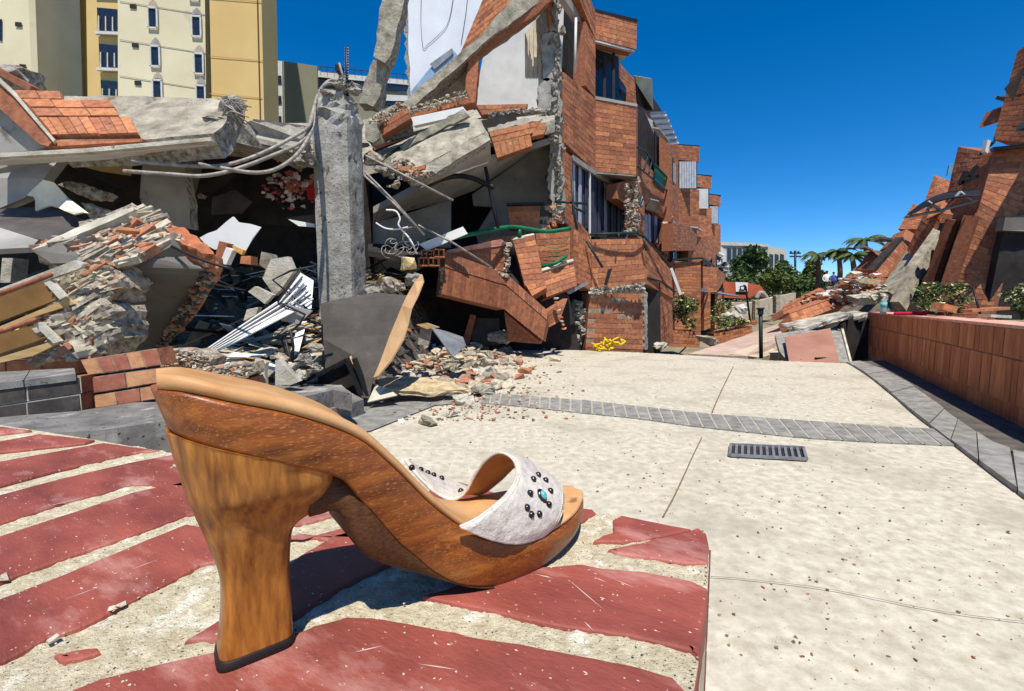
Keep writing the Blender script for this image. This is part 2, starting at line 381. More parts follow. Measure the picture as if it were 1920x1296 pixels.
def smp(a, b, n, ends=True):
    return [a + (b - a) * (0.5 - 0.5 * math.cos(math.pi * i / n)) for i in range(n + 1)] if ends else [a + (b - a) * i / n for i in range(n + 1)]
def loft(name, ss, ring, m, parent, smooth=True):
    v = []; k = None
    for s in ss:
        r = ring(s); k = len(r); v += [L3(s + (q[2] if len(q) > 2 else 0), q[0], q[1]) for q in r]
    f = []
    for i in range(len(ss) - 1):
        for j in range(k):
            f.append([i * k + j, (i + 1) * k + j, (i + 1) * k + (j + 1) % k, i * k + (j + 1) % k])
    f.append(list(range(k))); f.append([(len(ss) - 1) * k + j for j in range(k)][::-1])
    o = mesh(name, v, f, m, parent, smooth)
    bm = bmesh.new(); bm.from_mesh(o.data); bmesh.ops.recalc_face_normals(bm, faces=bm.faces); bm.to_mesh(o.data); bm.free()
    return o
def ring_sole(s):
    w = wd(s); t = cinterp(ZT, s); b = cinterp(ZL, s); h = t - b; e = min(.0022, w * .4, h * .3)
    k = 1.0 if s < .09 else 1 - .10 * min(1, (s - .09) / .04)
    right = [(w - e, t), (w - e * .3, t - e * .3), (w, t - e), (w, b + h * .5), (w * k, b + e), (w * k - e * .4, b + e * .3), (w * k - e, b)]
    u = max(0, 1 - (s + .043) / .06); ds = .0050 * u * u
    right = [(x * (1 - .05 * u * (t - y) / h), y, ds * (t - y) / h) for x, y in right]
    return right + [(-x, y, d) for x, y, d in right[::-1]]
o = loft('sole', smp(-0.043, 0.214, 130), ring_sole, wood2, shoe)
def ring_under(s):
    w = wd(s) * (.99 - .22 * max(0, min(1, (.040 - s) / .016))); t = cinterp(ZL, s) + .0005; b = cinterp(ZB, s)
    if b > t - .0006: b = t - .0006
    right = [(w, t), (w * .93, b + (t - b) * .15), (w * .86, b)]
    return right + [(-x, y) for x, y in right[::-1]]
loft('outsole', smp(0.014, 0.112, 44, False), ring_under, wood3, shoe)
def ring_pad(s):
    w = wd(max(-.0428, min(.2138, s))) * .955; t = cinterp(ZT, s); th = .0066 if s < .08 else .0066 - .0030 * min(1, (s - .08) / .03)
    e = min(th * .5, w * .5); r = []
    for a in range(0, 7):
        an = -math.pi / 2 + math.pi * a / 6; r.append((w - e + e * math.cos(an), t + th / 2 + th / 2 * math.sin(an)))
    return r + [(w * .5, t + th * .92), (0, t + th * .86), (-w * .5, t + th * .92)] + [(-x, y) for x, y in r[::-1]]
loft('insole', [-.0405] + smp(-0.0400, 0.2105, 120) + [.211], ring_pad, leath, shoe)
HB = [(0, -.026), (.0116, -.0241), (.0242, -.0226), (.04, -.0222), (.0524, -.0242), (.065, -.0277), (.0815, -.0325), (.0955, -.0353), (.108, -.0378), (.114, -.0386), (.122, -.0386)]
HF = [(0, .0068), (.023, .0071), (.0416, .0069), (.0562, .008), (.0625, .0095), (.066, .0130), (.0696, .0201), (.085, .028), (.11, .029), (.122, .029)]
HW = [(0, .0112), (.02, .0112), (.04, .0122), (.055, .0150), (.07, .0190), (.078, .0225), (.085, .0262), (.1, .0274), (.112, .0278), (.122, .0278)]
def heel_ring(z, grow=0.0):
    b = cinterp(HB, z) - grow; f = cinterp(HF, z) + grow; w = cinterp(HW, z) + grow; sq = 1 - min(1, z / .08); r = []
    n = 28; c = (b + f) / 2; a = (f - b) / 2; ex = 2.2 + 3.2 * sq
    for i in range(n):
        t = 2 * math.pi * i / n; ct, st = math.cos(t), math.sin(t)
        e = ex if ct < 0 else 7
        x = c + a * math.copysign(abs(ct) ** (2 / e), ct); y = w * math.copysign(abs(st) ** (2 / max(ex, 3)), st)
        if ct < 0 and z > .04:            # egg-shaped back
            x = c + a * ct; y = w * math.copysign(abs(st) ** .8, st)
            k = min(1, (z - .04) / .04); x0 = c + a * math.copysign(abs(ct) ** (2 / e), ct); y0 = w * math.copysign(abs(st) ** (2 / max(ex, 3)), st)
            x = x0 + (x - x0) * k; y = y0 + (y - y0) * k
        hz = cinterp(ZL, x) + .0015 if x < .0285 else .0865
        r.append(L3(x, y, min(z, hz)))
    return r
def ringmesh(name, rings, m, parent, smooth=True):
    k = len(rings[0]); v = [p for r in rings for p in r]; f = []
    for i in range(len(rings) - 1):
        for j in range(k): f.append([i * k + j, i * k + (j + 1) % k, (i + 1) * k + (j + 1) % k, (i + 1) * k + j])
    f.append(list(range(k))[::-1]); f.append([(len(rings) - 1) * k + j for j in range(k)])
    return mesh(name, v, f, m, parent, smooth)
hz = [0.0062, .0066] + [.0066 + (.120 - .0066) * i / 60 for i in range(1, 61)]
ringmesh('heel', [heel_ring(z) for z in hz], wood, shoe)
def shr(r, k): 
    c = sum(r, V((0, 0, 0))) / len(r); return [c + (p - c) * k for p in r]
ringmesh('heel_tip', [shr(heel_ring(0.0), .9), shr(heel_ring(.0002), .97), heel_ring(.001, .0004), heel_ring(.0055, .0004), shr(heel_ring(.0063), .97)], rubber, shoe)
# strap --------------------------------------------------------------
def B3(px, py, w): s, z = sw(px, py, w); return V((s, w, z))
bk = [B3(*q) for q in [(862,988,.0325),(890,975,.0350),(925,950,.0350),(952,925,.031),(968,895,.022),(966,868,.011),(950,852,.002),(930,850,-.006),(908,866,-.014),(890,892,-.021),(875,920,-.026),(858,935,-.030),(838,936,-.035),(812,921,-.041),(790,900,-.047),(772,880,-.053),(760,862,-.058)]]
fr = [B3(*q) for q in [(1034,992,.0325),(1046,976,.0345),(1054,955,.0325),(1056,930,.026),(1050,909,.017),(1032,893,.006),(1010,884,-.003)]]
fr += [V((.172, -.012, .0545)), V((.168, -.022, .048)), V((.160, -.0305, .036)), V((.146, -.0365, .027))] + [B3(*q) for q in [(872,913,-.052),(858,908,-.060),(832,897,-.066),(808,887,-.072),(785,878,-.078),(765,870,-.084)]]
while len(fr) < len(bk):
    i = len(fr); t = (i - 6) / (len(bk) - 7); b = bk[i]
    off0 = fr[6] - bk[6]; off1 = V((.034, -.036, .0015)); k = t * t * (3 - 2 * t)
    off = off0.lerp(off1, min(1, k * 1.6)); fr.append(b + off)
bk = [L3(*q) for q in smoothpts(bk, 6)]; fr = [L3(*q) for q in smoothpts(fr, 6)]
def strap_mesh():
    nu = 18; v = []; f = []; n = len(bk); rows = []
    for i in range(n):
        dk = max(0, 1 - i / 20) ** 1.5
        row = [bk[i].lerp(fr[i], j / nu) + (V((0, 0, -.0078)) + SL * .004) * dk * math.sin(math.pi * j / nu) for j in range(nu + 1)]; rows.append(row)
    def nrm(i, j):
        a = rows[min(i + 1, n - 1)][j] - rows[max(i - 1, 0)][j]; b = rows[i][min(j + 1, nu)] - rows[i][max(j - 1, 0)]
        return a.cross(b).normalized()
    nn = [[nrm(i, j) for j in range(nu + 1)] for i in range(n)]
    sgn = 1 if nn[6][9].dot(V((0, 0, CH)) - rows[6][9]) > 0 else -1
    ot = []; inn = []
    for i in range(n):
        for j in range(nu + 1):
            p = rows[i][j]; N_ = nn[i][j] * sgn
            bul = .0012 * (1 - (2 * j / nu - 1) ** 4)
            w_ = noise.noise(p * 260) * .0006 + noise.noise(p * 90) * .0006
            ot.append(p + N_ * (.0011 + bul + w_)); inn.append(p - N_ * .0008)
    k = nu + 1; m = len(ot); v = ot + inn; mi = []
    for i in range(n - 1):
        for j in range(nu):
            a = i * k + j; f.append([a, a + 1, a + k + 1, a + k]); mi.append(0)
            f.append([m + a, m + a + k, m + a + k + 1, m + a + 1]); mi.append(1)
    for i in range(n - 1):
        for j in (0, nu):
            a = i * k + j; f.append([a, a + k, m + a + k, m + a]); mi.append(0)
    for j in range(nu):
        for i in (0, n - 1):
            a = i * k + j; f.append([a, a + 1, m + a + 1, m + a]); mi.append(0)
    return v, f, mi, rows, nn, sgn
silver = mat('silver_leather', rgb(230, 219, 204), rgb(192, 180, 166), 160, 0.42, 1.0, 360, c3=rgb(160, 142, 134), c3s=330, c3t=.62, c3w=.1, frame='obj', dist=.0010, metallic=.1, spec=.5)
lining = mat('tan_lining', rgb(178, 126, 76), rgb(146, 98, 56), 60, 0.75, 0.3, 900, frame='obj', dist=.0004)
v, f, mi, srows, snn, ssg = strap_mesh()
strap = mesh('strap', v, f, [silver, lining], shoe, True, mi)
bm = bmesh.new(); bm.from_mesh(strap.data); bmesh.ops.recalc_face_normals(bm, faces=bm.faces); bm.to_mesh(strap.data); bm.free()
thread = mat('pale_thread', rgb(214, 204, 180), rgb(190, 178, 150), 300, 0.8, 0.0)
for (e0, e1) in ((bk, fr), (fr, bk)):
    mb = MB()
    for i in range(2, len(bk) - 2, 1):
        a = e0[i].lerp(e1[i], .045) + snn[i][1] * ssg * .0016; b = e0[i + 1].lerp(e1[i + 1], .045) + snn[i + 1][1] * ssg * .0016
        c = a.lerp(b, .75); mb.add(*tubev([a, c], .0004, 5))
    mb.build('stitching', thread, strap)
# rolled edge binding
for e in (bk, fr): tube('edge_binding', e, .00105, silver, strap, k=6, sm=0)
bvh = BVHTree.FromPolygons(v, f)
stud_m = mat('dark_pewter', rgb(92, 84, 80), rgb(60, 54, 52), 200, 0.25, 0.0, metallic=.9)
turq = mat('turquoise_stone', rgb(110, 190, 190), rgb(70, 150, 156), 300, 0.3, 0.1, 400, c3=rgb(60, 90, 90), c3s=500, c3t=.66, dist=.0003)
def dome(name, p, n, r, h, m, parent, el=1.0):
    u = n.cross(V((0, 0, 1))).normalized(); w = n.cross(u); vv = []; ff = []; K = 12; Rr = 5
    for i in range(Rr):
        a = math.pi / 2 * i / Rr
        for j in range(K):
            b = 2 * math.pi * j / K; vv.append(p + (u * math.cos(b) * r + w * math.sin(b) * r * el) * math.cos(a) + n * h * math.sin(a))
    vv.append(p + n * h)
    for i in range(Rr - 1):
        for j in range(K): ff.append([i * K + j, i * K + (j + 1) % K, (i + 1) * K + (j + 1) % K, (i + 1) * K + j])
    for j in range(K): ff.append([(Rr - 1) * K + j, (Rr - 1) * K + (j + 1) % K, len(vv) - 1])
    ff.append(list(range(K))[::-1])
    o = mesh(name, vv, ff, m, parent, True); 
    bm = bmesh.new(); bm.from_mesh(o.data); bmesh.ops.recalc_face_normals(bm, faces=bm.faces); bm.to_mesh(o.data); bm.free(); return o
def hit(px, py):
    d = ray(px, py).normalized(); h = bvh.ray_cast(V((0, 0, CH)), d)
    if h[0] is None: return None, None
    n = h[1]; 
    return h[0], (n if n.dot(d) < 0 else -n)
for q in [(1009,891),(1000,899),(1023,901),(994,925),(1032,921),(988,952),(1029,946),(996,965),(1011,964),(1016,930),(772,877),(789,881),(802,887),(813,891),(828,897),(864,921)]:
    p, n = hit(*q)
    if p is None: print('stud miss', q); continue
    if q == (1016, 930):
        st = dome('stone_setting', p, n, .0036, .0022, stud_m, strap, 1.35)
        dome('turquoise_stone', p + n * .0009, n, .0024, .0026, turq, strap, 1.35)
    else: dome('stud', p - n * .0004, n, .0023, .0026, stud_m, strap)
# ================================================================== BRICK LEDGE
led_br = [mat('ledge_brick', rgb(164, 84, 68), rgb(120, 54, 44), 14, 0.6, 0.9, 230, c3=rgb(208, 160, 148), c3s=16, c3t=.54, c3w=.3, dist=.0010, stretch=(.8, 1.9, 1, 0, 0, R(-32)), speck=rgb(226, 200, 188), specks=330, speckt=.71, objrand=.12, spec=.45)]
led_mo = mat('sandy_mortar', rgb(232, 220, 188), rgb(190, 174, 140), 160, 0.95, 1.0, 520, speck=rgb(96, 90, 76), specks=620, speckt=.64, dist=.003, c3=rgb(240, 232, 210), c3s=50, c3t=.56)
led_side = mat('ledge_side_brick', rgb(150, 84, 64), rgb(110, 60, 46), 30, 0.9, 0.6, 200)
def LG(px, py): return G(px, py, LZ)
ledge = thing('brick_ledge', 'low brick wall ledge with painted red bricks and sandy mortar, under the sandal', 'ledge', (0, .3, 0))
far = [(-260, 762), (-60, 786), (60, 803), (180, 822), (310, 845), (480, 866), (640, 888), (800, 910), (980, 934), (1085, 952), (1120, 957), (1160, 966), (1240, 982), (1302, 993)]
rim = [LG(*q) for q in far] + [LG(1322, 1002), LG(1329, 1020), LG(1329, 1060), LG(1326, 1110), LG(1319, 1180), LG(1309, 1240), LG(1299, 1300), LG(1240, 1700), LG(-2600, 1700), LG(-900, 900)]
def grid_mortar():
    bm = bmesh.new(); vs_ = [bm.verts.new(p + V((0, 0, -.0022))) for p in rim]; f = bm.faces.new(vs_)
    r = bmesh.ops.extrude_face_region(bm, geom=[f]); dv = [g for g in r['geom'] if isinstance(g, bmesh.types.BMVert)]
    bmesh.ops.translate(bm, verts=dv, vec=(0, 0, -.53)); bmesh.ops.recalc_face_normals(bm, faces=bm.faces)
    return bmobj('mortar_bed', bm, led_mo, ledge)
grid_mortar()
# crumbly mortar surface: a fine displaced sheet over the bed
def msheet():
    x0, x1, y0, y1 = -.45, .155, .14, .60; nx, ny = 300, 230; v = []; f = []; idx = {}
    def inside(p):
        c = False; n = len(rim); j = n - 1
        for i in range(n):
            if ((rim[i].y > p.y) != (rim[j].y > p.y)) and (p.x < (rim[j].x - rim[i].x) * (p.y - rim[i].y) / (rim[j].y - rim[i].y) + rim[i].x): c = not c
            j = i
        return c
    for i in range(nx + 1):
        for j in range(ny + 1):
            p = V((x0 + (x1 - x0) * i / nx, y0 + (y1 - y0) * j / ny, 0))
            if inside(p):
                z = noise.noise(p * 130) * .0011 + noise.noise(p * 420) * .0009 + noise.noise(p * 40) * .0006
                idx[i, j] = len(v); v.append(V((p.x, p.y, LZ - .0009 + z)))
    for i in range(nx):
        for j in range(ny):
            q = [(i, j), (i + 1, j), (i + 1, j + 1), (i, j + 1)]
            if all(k in idx for k in q): f.append([idx[k] for k in q])
    return mesh('mortar_surface', v, f, led_mo, ledge, True)
msheet()
def lbrick(px, seed=0, lift=.0012, wob=.0005):
    """one ledge brick: outline on the ledge top, rounded worn edges"""
    rnd = random.Random(seed); pts = [q if isinstance(q, V) else LG(*q) for q in px]; n = len(pts); out = []
    for i in range(n):
        a, b = pts[i], pts[(i + 1) % n]; k = max(2, min(60, int((b - a).length / .006)))
        for j in range(k): 
            p = a.lerp(b, j / k); d = (b - a).normalized(); p = p + V((d.y, -d.x, 0)) * (noise.noise(p * 160 + V((seed, 0, 0))) * wob * 1.6 + noise.noise(p * 40 + V((seed, 3, 0))) * wob)
            out.append(p)
    c = sum(out, V((0, 0, 0))) / len(out); N = len(out)
    nrm = []
    for i in range(N):
        d = (out[(i + 1) % N] - out[i - 1]).normalized(); m_ = V((-d.y, d.x, 0))
        nrm.append(m_ if m_.dot(c - out[i]) > 0 or True else -m_)
    area = sum(out[i].x * out[(i + 1) % N].y - out[(i + 1) % N].x * out[i].y for i in range(N))
    sg = 1 if area > 0 else -1
    v = []; prof = [(0, -.02), (0, -.0022), (.0005, -.0008), (.0014, 0.0), (.0030, .0002)]
    for ins, dz in prof:
        for i in range(N): v.append(out[i] + nrm[i] * sg * ins + V((0, 0, lift + dz)))
    f = []
    for r in range(len(prof) - 1):
        for i in range(N): j = (i + 1) % N; f.append([r * N + i, r * N + j, (r + 1) * N + j, (r + 1) * N + i])
    base = (len(prof) - 1) * N
    for t in tessellate_polygon([[v[base + i] for i in range(N)]]): f.append([base + i for i in t])
    o = mesh('brick', v, f, led_br, ledge, False)
    bm = bmesh.new(); bm.from_mesh(o.data); bmesh.ops.recalc_face_normals(bm, faces=bm.faces); bm.to_mesh(o.data); bm.free()
    return o
LB = [
 [(-260,770),(-60,793),(20,803),(60,808),(-60,822),(-260,852)],
 [(-260,868),(-60,838),(0,829),(75,815),(178,826),(160,832),(0,849),(-60,858),(-260,892)],
 [(-300,912),(-60,874),(0,867),(100,849),(195,832),(300,846),(250,851),(100,885),(0,912),(-60,924),(-300,985)],
 [(-360,1022),(-60,944),(0,930),(120,898),(250,868),(330,853),(480,875),(600,890),(560,902),(420,922),(330,915),(250,910),(120,945),(0,984),(-60,1000),(-360,1085)],
 [(-420,1150),(-60,1030),(0,1008),(120,968),(250,925),(345,905),(470,935),(640,935),(700,945),(640,965),(560,987),(470,985),(400,962),(350,968),(250,1005),(120,1050),(0,1094),(-60,1118),(-420,1260)],
 [(-500,1370),(-60,1152),(0,1126),(120,1080),(250,1025),(350,985),(470,1005),(570,1012),(640,992),(720,985),(690,1022),(640,1018),(560,1008),(470,1045),(375,1062),(280,1115),(200,1155),(150,1180),(90,1200),(0,1248),(-60,1276),(-500,1500)],
 [(345,1205),(410,1165),(480,1115),(556,1048),(627,1005),(700,985),(760,1000),(800,1030),(720,1066),(640,1105),(558,1158),(480,1182),(410,1202)],
 [(190,1275),(300,1247),(410,1222),(540,1195),(590,1175),(650,1160),(700,1160),(770,1171),(900,1198),(1000,1214),(1116,1236),(1203,1254),(1262,1272),(1285,1298),(1287,1420),(100,1500),(60,1330)],
 [(790,1122),(850,1102),(920,1085),(1000,1066),(1090,1060),(1130,1068),(1200,1073),(1250,1082),(1300,1092),(1326,1106),(1325,1140),(1319,1190),(1311,1232),(1290,1222),(1180,1196),(1080,1182),(990,1166),(880,1140)],
 [(1156,1040),(1140,1032),(1200,1020),(1290,998),(1308,992),(1324,1002),(1330,1026),(1328,1058),(1300,1060),(1230,1050)],
 [(1112,1018),(1130,1006),(1150,1000),(1148,976),(1165,968),(1240,984),(1296,995),(1250,1006),(1180,1018)],
 [(1070,958),(1085,954),(1112,957),(1118,964),(1105,972),(1090,980),(1074,984)],
 [(100,1232),(140,1222),(185,1216),(190,1226),(150,1240),(120,1244)],
 [(860,905),(960,934),(1050,950),(1040,985),(960,990),(900,960),(780,930)],
]
for i, q in enumerate(LB): lbrick(q, i + 1)
for k in range(7):
    x = -.66 - .088 * k; lbrick([V((x + .01, .23, LZ)), V((x + .076, .23, LZ)), V((x + .07, .50 + .02 * k, LZ)), V((x, .52 + .02 * k, LZ))], 40 + k)
# front-side skin of the ledge (right end), so it is brick all the way down
a, b = LG(1329, 1070), LG(1322, 1700); a2 = V((a.x, a.y, 0)); 
dd = (LG(1300, 1300) - LG(1329, 1040)).normalized(); p0 = LG(1330, 1022); p1 = p0 + dd * .30
dn = V((dd.y * -1, dd.x, 0)); dn = dn if dn.x > 0 else -dn
for r in range(7):
    z1 = LZ - .0035 - r * .076; z0 = z1 - .068
    for k in range(2 if r % 2 else 1):
        t0, t1 = ((0, 1),) [0] if r % 2 == 0 else ((0, .5), (.52, 1))[k]
        A = p0.lerp(p1, t0) + dn * .0012; B = p0.lerp(p1, t1) + dn * .0012
        vv, ff = hexa(V((A.x, A.y, z0)), V((B.x, B.y, z0)), V((B.x, B.y, z1)), V((A.x, A.y, z1)), -dn * .03)
        mesh('side_brick', vv, ff, led_side, ledge)
# crumbs lying on the ledge
crm = mat('pale_crumbs', rgb(226, 214, 190), rgb(170, 156, 134), 120, .95, .5, 300)
mb = MB(); rnd = random.Random(5)
for i in range(260):
    px = rnd.choice([rnd.uniform(0, 420), rnd.uniform(560, 1310)]); py = rnd.uniform(850, 1296); p = LG(px, py)
    if px > 560 and py < 1000: continue
    r = rnd.uniform(.0003, .0011); vv, ff = rockv(p + V((0, 0, .0014)), r, r, r * .6, rnd); mb.add(vv, ff)
for q, r in (((226, 1140), .004), ((210, 1148), .003), ((98, 1205), .004), ((12, 1088), .005), ((330, 877), .004), ((322, 880), .003)):
    vv, ff = rockv(LG(*q) + V((0, 0, .002)), r, r, r * .5, rnd); mb.add(vv, ff)
o = mb.build('mortar_crumbs', crm, None, kind='stuff'); o['label'] = 'pale mortar crumbs scattered over the red ledge bricks'; o['category'] = 'crumbs'

scr = mat('scratch_chalk', rgb(220, 190, 180), None, 60, .9, 0)
for q_ in (((1064, 1090), (1134, 1150)), ((1110, 1085), (1140, 1098)), ((1150, 1090), (1192, 1108)), ((1095, 1170), (1112, 1188)), ((1000, 1080), (1040, 1090)), ((660, 1230), (720, 1216)), ((780, 1250), (860, 1262)), ((120, 1130), (190, 1104)), ((60, 960), (150, 938)), ((240, 1075), (300, 1052)), ((430, 1250), (500, 1236))):
    a_, b_ = LG(*q_[0]), LG(*q_[1]); d_ = (b_ - a_).normalized(); s_ = V((d_.y, -d_.x, 0)) * .00035; z_ = V((0, 0, .0016)); mesh('scratch', [a_ + z_, (a_ + b_) / 2 - s_ + z_, b_ + z_, (a_ + b_) / 2 + s_ + z_], [[0, 1, 2, 3]], scr, ledge)
# ================================================================== PAVING
slabm = mat('poured_paving', rgb(208, 199, 178), rgb(170, 160, 138), 26, 0.9, 0.35, 90, c3=rgb(158, 148, 128), c3s=2.2, c3t=.50, c3w=.25, speck=rgb(112, 100, 80), specks=95, speckt=.69, dist=.006)
terr = mat('earth', rgb(150, 138, 112), rgb(116, 106, 84), 1.2, 0.95, 0.5, 12)
slate = mat('slate_edging', rgb(160, 156, 147), rgb(112, 109, 102), 14, 0.75, 0.6, 80, c3=rgb(150, 148, 142), c3s=6, c3t=.62, dist=.004, objrand=.12)
mesh('ground', [V((-900, -60, -1.35)), V((900, -60, -1.35)), V((900, 1500, -1.35)), V((-900, 1500, -1.35))], [[0, 1, 2, 3]], terr, kind='structure')
def sheet(name, pts, m, z=0.0, th=.1, parent=None, kind='structure'):
    return slab(name, [V((p.x, p.y, z)) for p in pts], th, m, parent, kind=kind, dirn=V((0, 0, -1)))
crest = [G(880, 655), G(1000, 655), G(1100, 657), G(1200, 661), G(1330, 668), G(1450, 676), G(1588, 681)]
pav = [V((-6, -1, 0)), V((-6, 6.4, 0)), V((-3.0, 7.0, 0))] + crest + [G(1615, 700), V((3.6, 1.0, 0)), V((3.6, -1, 0))]
# displaced paving so grazing light finds relief
sheet('paving', pav, slabm, -.012, .9)
def relief(name, poly, m, step, z, amp, parent=None, kind='structure'):
    xs = [p.x for p in poly]; ys = [p.y for p in poly]; v = []; f = []; idx = {}
    def ins(x, y):
        c = False; n = len(poly); j = n - 1
        for i in range(n):
            a, b = poly[i], poly[j]
            if ((a.y > y) != (b.y > y)) and x < (b.x - a.x) * (y - a.y) / (b.y - a.y) + a.x: c = not c
            j = i
        return c
    i0, i1, j0, j1 = [int(math.floor(q / step)) for q in (min(xs), max(xs) + step, min(ys), max(ys) + step)]
    for i in range(i0, i1 + 1):
        for j in range(j0, j1 + 1):
            x, y = i * step, j * step
            if ins(x, y):
                p = V((x, y, 0)); idx[i, j] = len(v); v.append(V((x, y, z + noise.noise(p * 4) * amp + noise.noise(p * 13) * amp * .6)))
    for (i, j) in idx:
        q = [(i, j), (i + 1, j), (i + 1, j + 1), (i, j + 1)]
        if all(k in idx for k in q): f.append([idx[k] for k in q])
    return mesh(name, v, f, m, parent, True, kind=kind)
relief('paving_surface', [V((-1.6, .5, 0)), V((-2.6, 6.9, 0))] + crest[1:] + [G(1630, 692), G(1845, 848), V((3.5, 2.2, 0)), V((3.5, .3, 0)), V((.2, .3, 0))], slabm, .035, .0, .0006)
jm = mat('joint_dirt', rgb(136, 118, 92), rgb(104, 90, 70), 30, .95, .4, 90)
def ribbon(name, pts, w, m, z=.006, parent=None, kind='structure'):
    v = []; f = []
    for i, p in enumerate(pts):
        d = (pts[min(i + 1, len(pts) - 1)] - pts[max(i - 1, 0)]).normalized(); s = V((d.y, -d.x, 0)) * w / 2
        v += [V((p.x, p.y, z)) - s, V((p.x, p.y, z)) + s]
    for i in range(len(pts) - 1): f.append([2 * i, 2 * i + 1, 2 * i + 3, 2 * i + 2])
    return mesh(name, v, f, m, parent, kind=kind)
ribbon('paving_joint', smoothpts([G(1243, 972), G(1268, 925), G(1300, 855), G(1316, 822)], 4), .005, jm)
ribbon('paving_joint', smoothpts([G(1335, 775), G(1352, 735), G(1375, 688)], 4), .008, jm)
ribbon('paving_joint', smoothpts([G(1330, 1085), G(1400, 1090), G(1560, 1110), G(1760, 1150), G(1960, 1175)], 4), .0022, jm)
# dark brick band across the paving
sl_mo = mat('pale_grout', rgb(186, 178, 160), rgb(150, 142, 124), 30, .95, .5, 120)
band = thing('brick_band', 'band of dark slate bricks laid across the pale paving beyond the drain grate', 'brick band', tuple(G(1350, 790)))
bt = [(905, 738), (1000, 745), (1090, 752), (1200, 764), (1330, 778), (1440, 786), (1560, 795), (1680, 803), (1755, 807)]
bb = [(900, 757), (1000, 766), (1090, 776), (1190, 786), (1300, 801), (1400, 812), (1520, 824), (1660, 832), (1795, 838)]
Tp = smoothpts([G(*q) for q in bt], 6); Bp = smoothpts([G(*q) for q in bb], 6)
mesh('grout', [V((p.x, p.y, .0062)) for p in Tp] + [V((p.x, p.y, .0062)) for p in Bp], [[i, i + 1, len(Tp) + i + 1, len(Tp) + i] for i in range(len(Tp) - 1)], sl_mo, band)
def along(P_, t):
    L = [0]
    for a, b in zip(P_, P_[1:]): L.append(L[-1] + (b - a).length)
    d = t * L[-1]
    for i in range(len(P_) - 1):
        if d <= L[i + 1] + 1e-9: return P_[i].lerp(P_[i + 1], (d - L[i]) / (L[i + 1] - L[i]))
    return P_[-1]
nb = 36; rnd = random.Random(3)
for i in range(nb):
    a, b = i / nb + .0022, (i + 1) / nb - .0022; dz = V((0, 0, .0085 + rnd.uniform(-.0012, .0012)))
    q = [along(Bp, a), along(Bp, b), along(Tp, b), along(Tp, a)]
    vv, ff = hexa(*[x + dz for x in q], V((0, 0, -.03))); mesh('brick', vv, ff, slate, band)
# curved slate edging on the right
edg = thing('slate_edging', 'curving pale grey slate edging strip along the right side of the paving', 'edging', tuple(G(1700, 760)))
ein = smoothpts([G(*q) for q in [(1588, 681), (1622, 702), (1668, 738), (1710, 775), (1752, 808), (1796, 842), (1852, 885), (1925, 940), (2010, 1005)]], 6)
eout = smoothpts([G(*q) for q in [(1612, 679), (1655, 696), (1700, 720), (1745, 753), (1790, 788), (1835, 820), (1880, 845), (1960, 862), (2100, 890)]], 6)
n = 13
for i in range(n):
    a, b = i / n + .0015, (i + 1) / n - .0015; dz = V((0, 0, .018 + .003 * (i % 3)))
    A = [along(ein, a + (b - a) * k / 3) + dz for k in range(4)]; B = [along(eout, a + (b - a) * k / 3) + dz for k in range(4)]
    v = A + B; v += [p - V((0, 0, .05)) for p in v]; f = []
    for k in range(3): f.append([k, k + 1, 5 + k, 4 + k])
    for k in range(3): f.append([8 + k, k + 1 + 8, k + 1, k][::-1]); f.append([4 + k, 5 + k, 13 + k, 12 + k][::-1])
    f += [[0, 4, 12, 8], [3, 11, 15, 7]]
    mesh('edging_stone', v, f, slate, edg)
shad = mat('soil_and_shade', rgb(104, 96, 88), rgb(72, 66, 60), 8, .95, .8, 40)  # dark soil; on the side strip its tone also paints the low wall's shadow
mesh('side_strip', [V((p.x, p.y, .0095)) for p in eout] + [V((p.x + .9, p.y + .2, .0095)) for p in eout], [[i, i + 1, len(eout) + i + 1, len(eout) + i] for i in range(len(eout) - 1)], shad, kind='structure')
# drain grate
gr = thing('drain_grate', 'small rectangular metal drain grate set flush in the paving', 'drain grate', tuple(G(1440, 853)))
gm = mat('grate_metal', rgb(150, 150, 150), rgb(112, 112, 114), 30, .5, .3, 150, metallic=.3)
g0, g1, g2, g3 = G(1368, 858), G(1512, 866), G(1506, 844), G(1370, 838)
Z = V((0, 0, .012))
vv, ff = hexa(g0 + Z * .6, g1 + Z * .6, g2 + Z * .6, g3 + Z * .6, V((0, 0, -.004))); mesh('drain_pit', vv, ff, dark_shade, gr)
for a, b in ((g0, g1), (g1, g2), (g2, g3), (g3, g0)): beam('frame_bar', a + Z, b + Z, .012, .012, gm, gr)
for i in range(1, 12): t = i / 12; beam('slot_bar', g0.lerp(g1, t) + Z, g3.lerp(g2, t) + Z, .011, .006, gm, gr)
# loose chips on the paving
mb = MB(); rnd = random.Random(11)
cm = [mat('chip_grey', rgb(120, 110, 94), rgb(86, 78, 66), 60, .95, .4, 90), mat('chip_red', rgb(176, 120, 94), rgb(140, 92, 70), 60, .95, .4, 90), mat('chip_pale', rgb(196, 186, 166), rgb(156, 146, 128), 60, .95, .4, 90)]
for i in range(900):
    px = rnd.uniform(700, 1900); py = 665 + 600 * rnd.random() ** 1.7
    if px > 1600 and py < 700 + (px - 1600) * .8: continue
    p = G(px, py); r = rnd.uniform(.002, .007) * (1 + (p.y - 1) * .14); vv, ff = rockv(p + V((0, 0, r * .3)), r, r, r * .6, rnd, n=8); mb.add(vv, ff, rnd.choice([0, 0, 1, 2]))
for i in range(900):                        # denser spill near the wreck
    t = rnd.random(); px = rnd.gauss(860, 70) + t * 60; py = rnd.uniform(655, 790)
    p = G(px, py); r = rnd.uniform(.004, .022); vv, ff = rockv(p + V((0, 0, r * .4)), r, r, r * .6, rnd, n=8); mb.add(vv, ff, rnd.choice([0, 1, 1, 2, 2]))
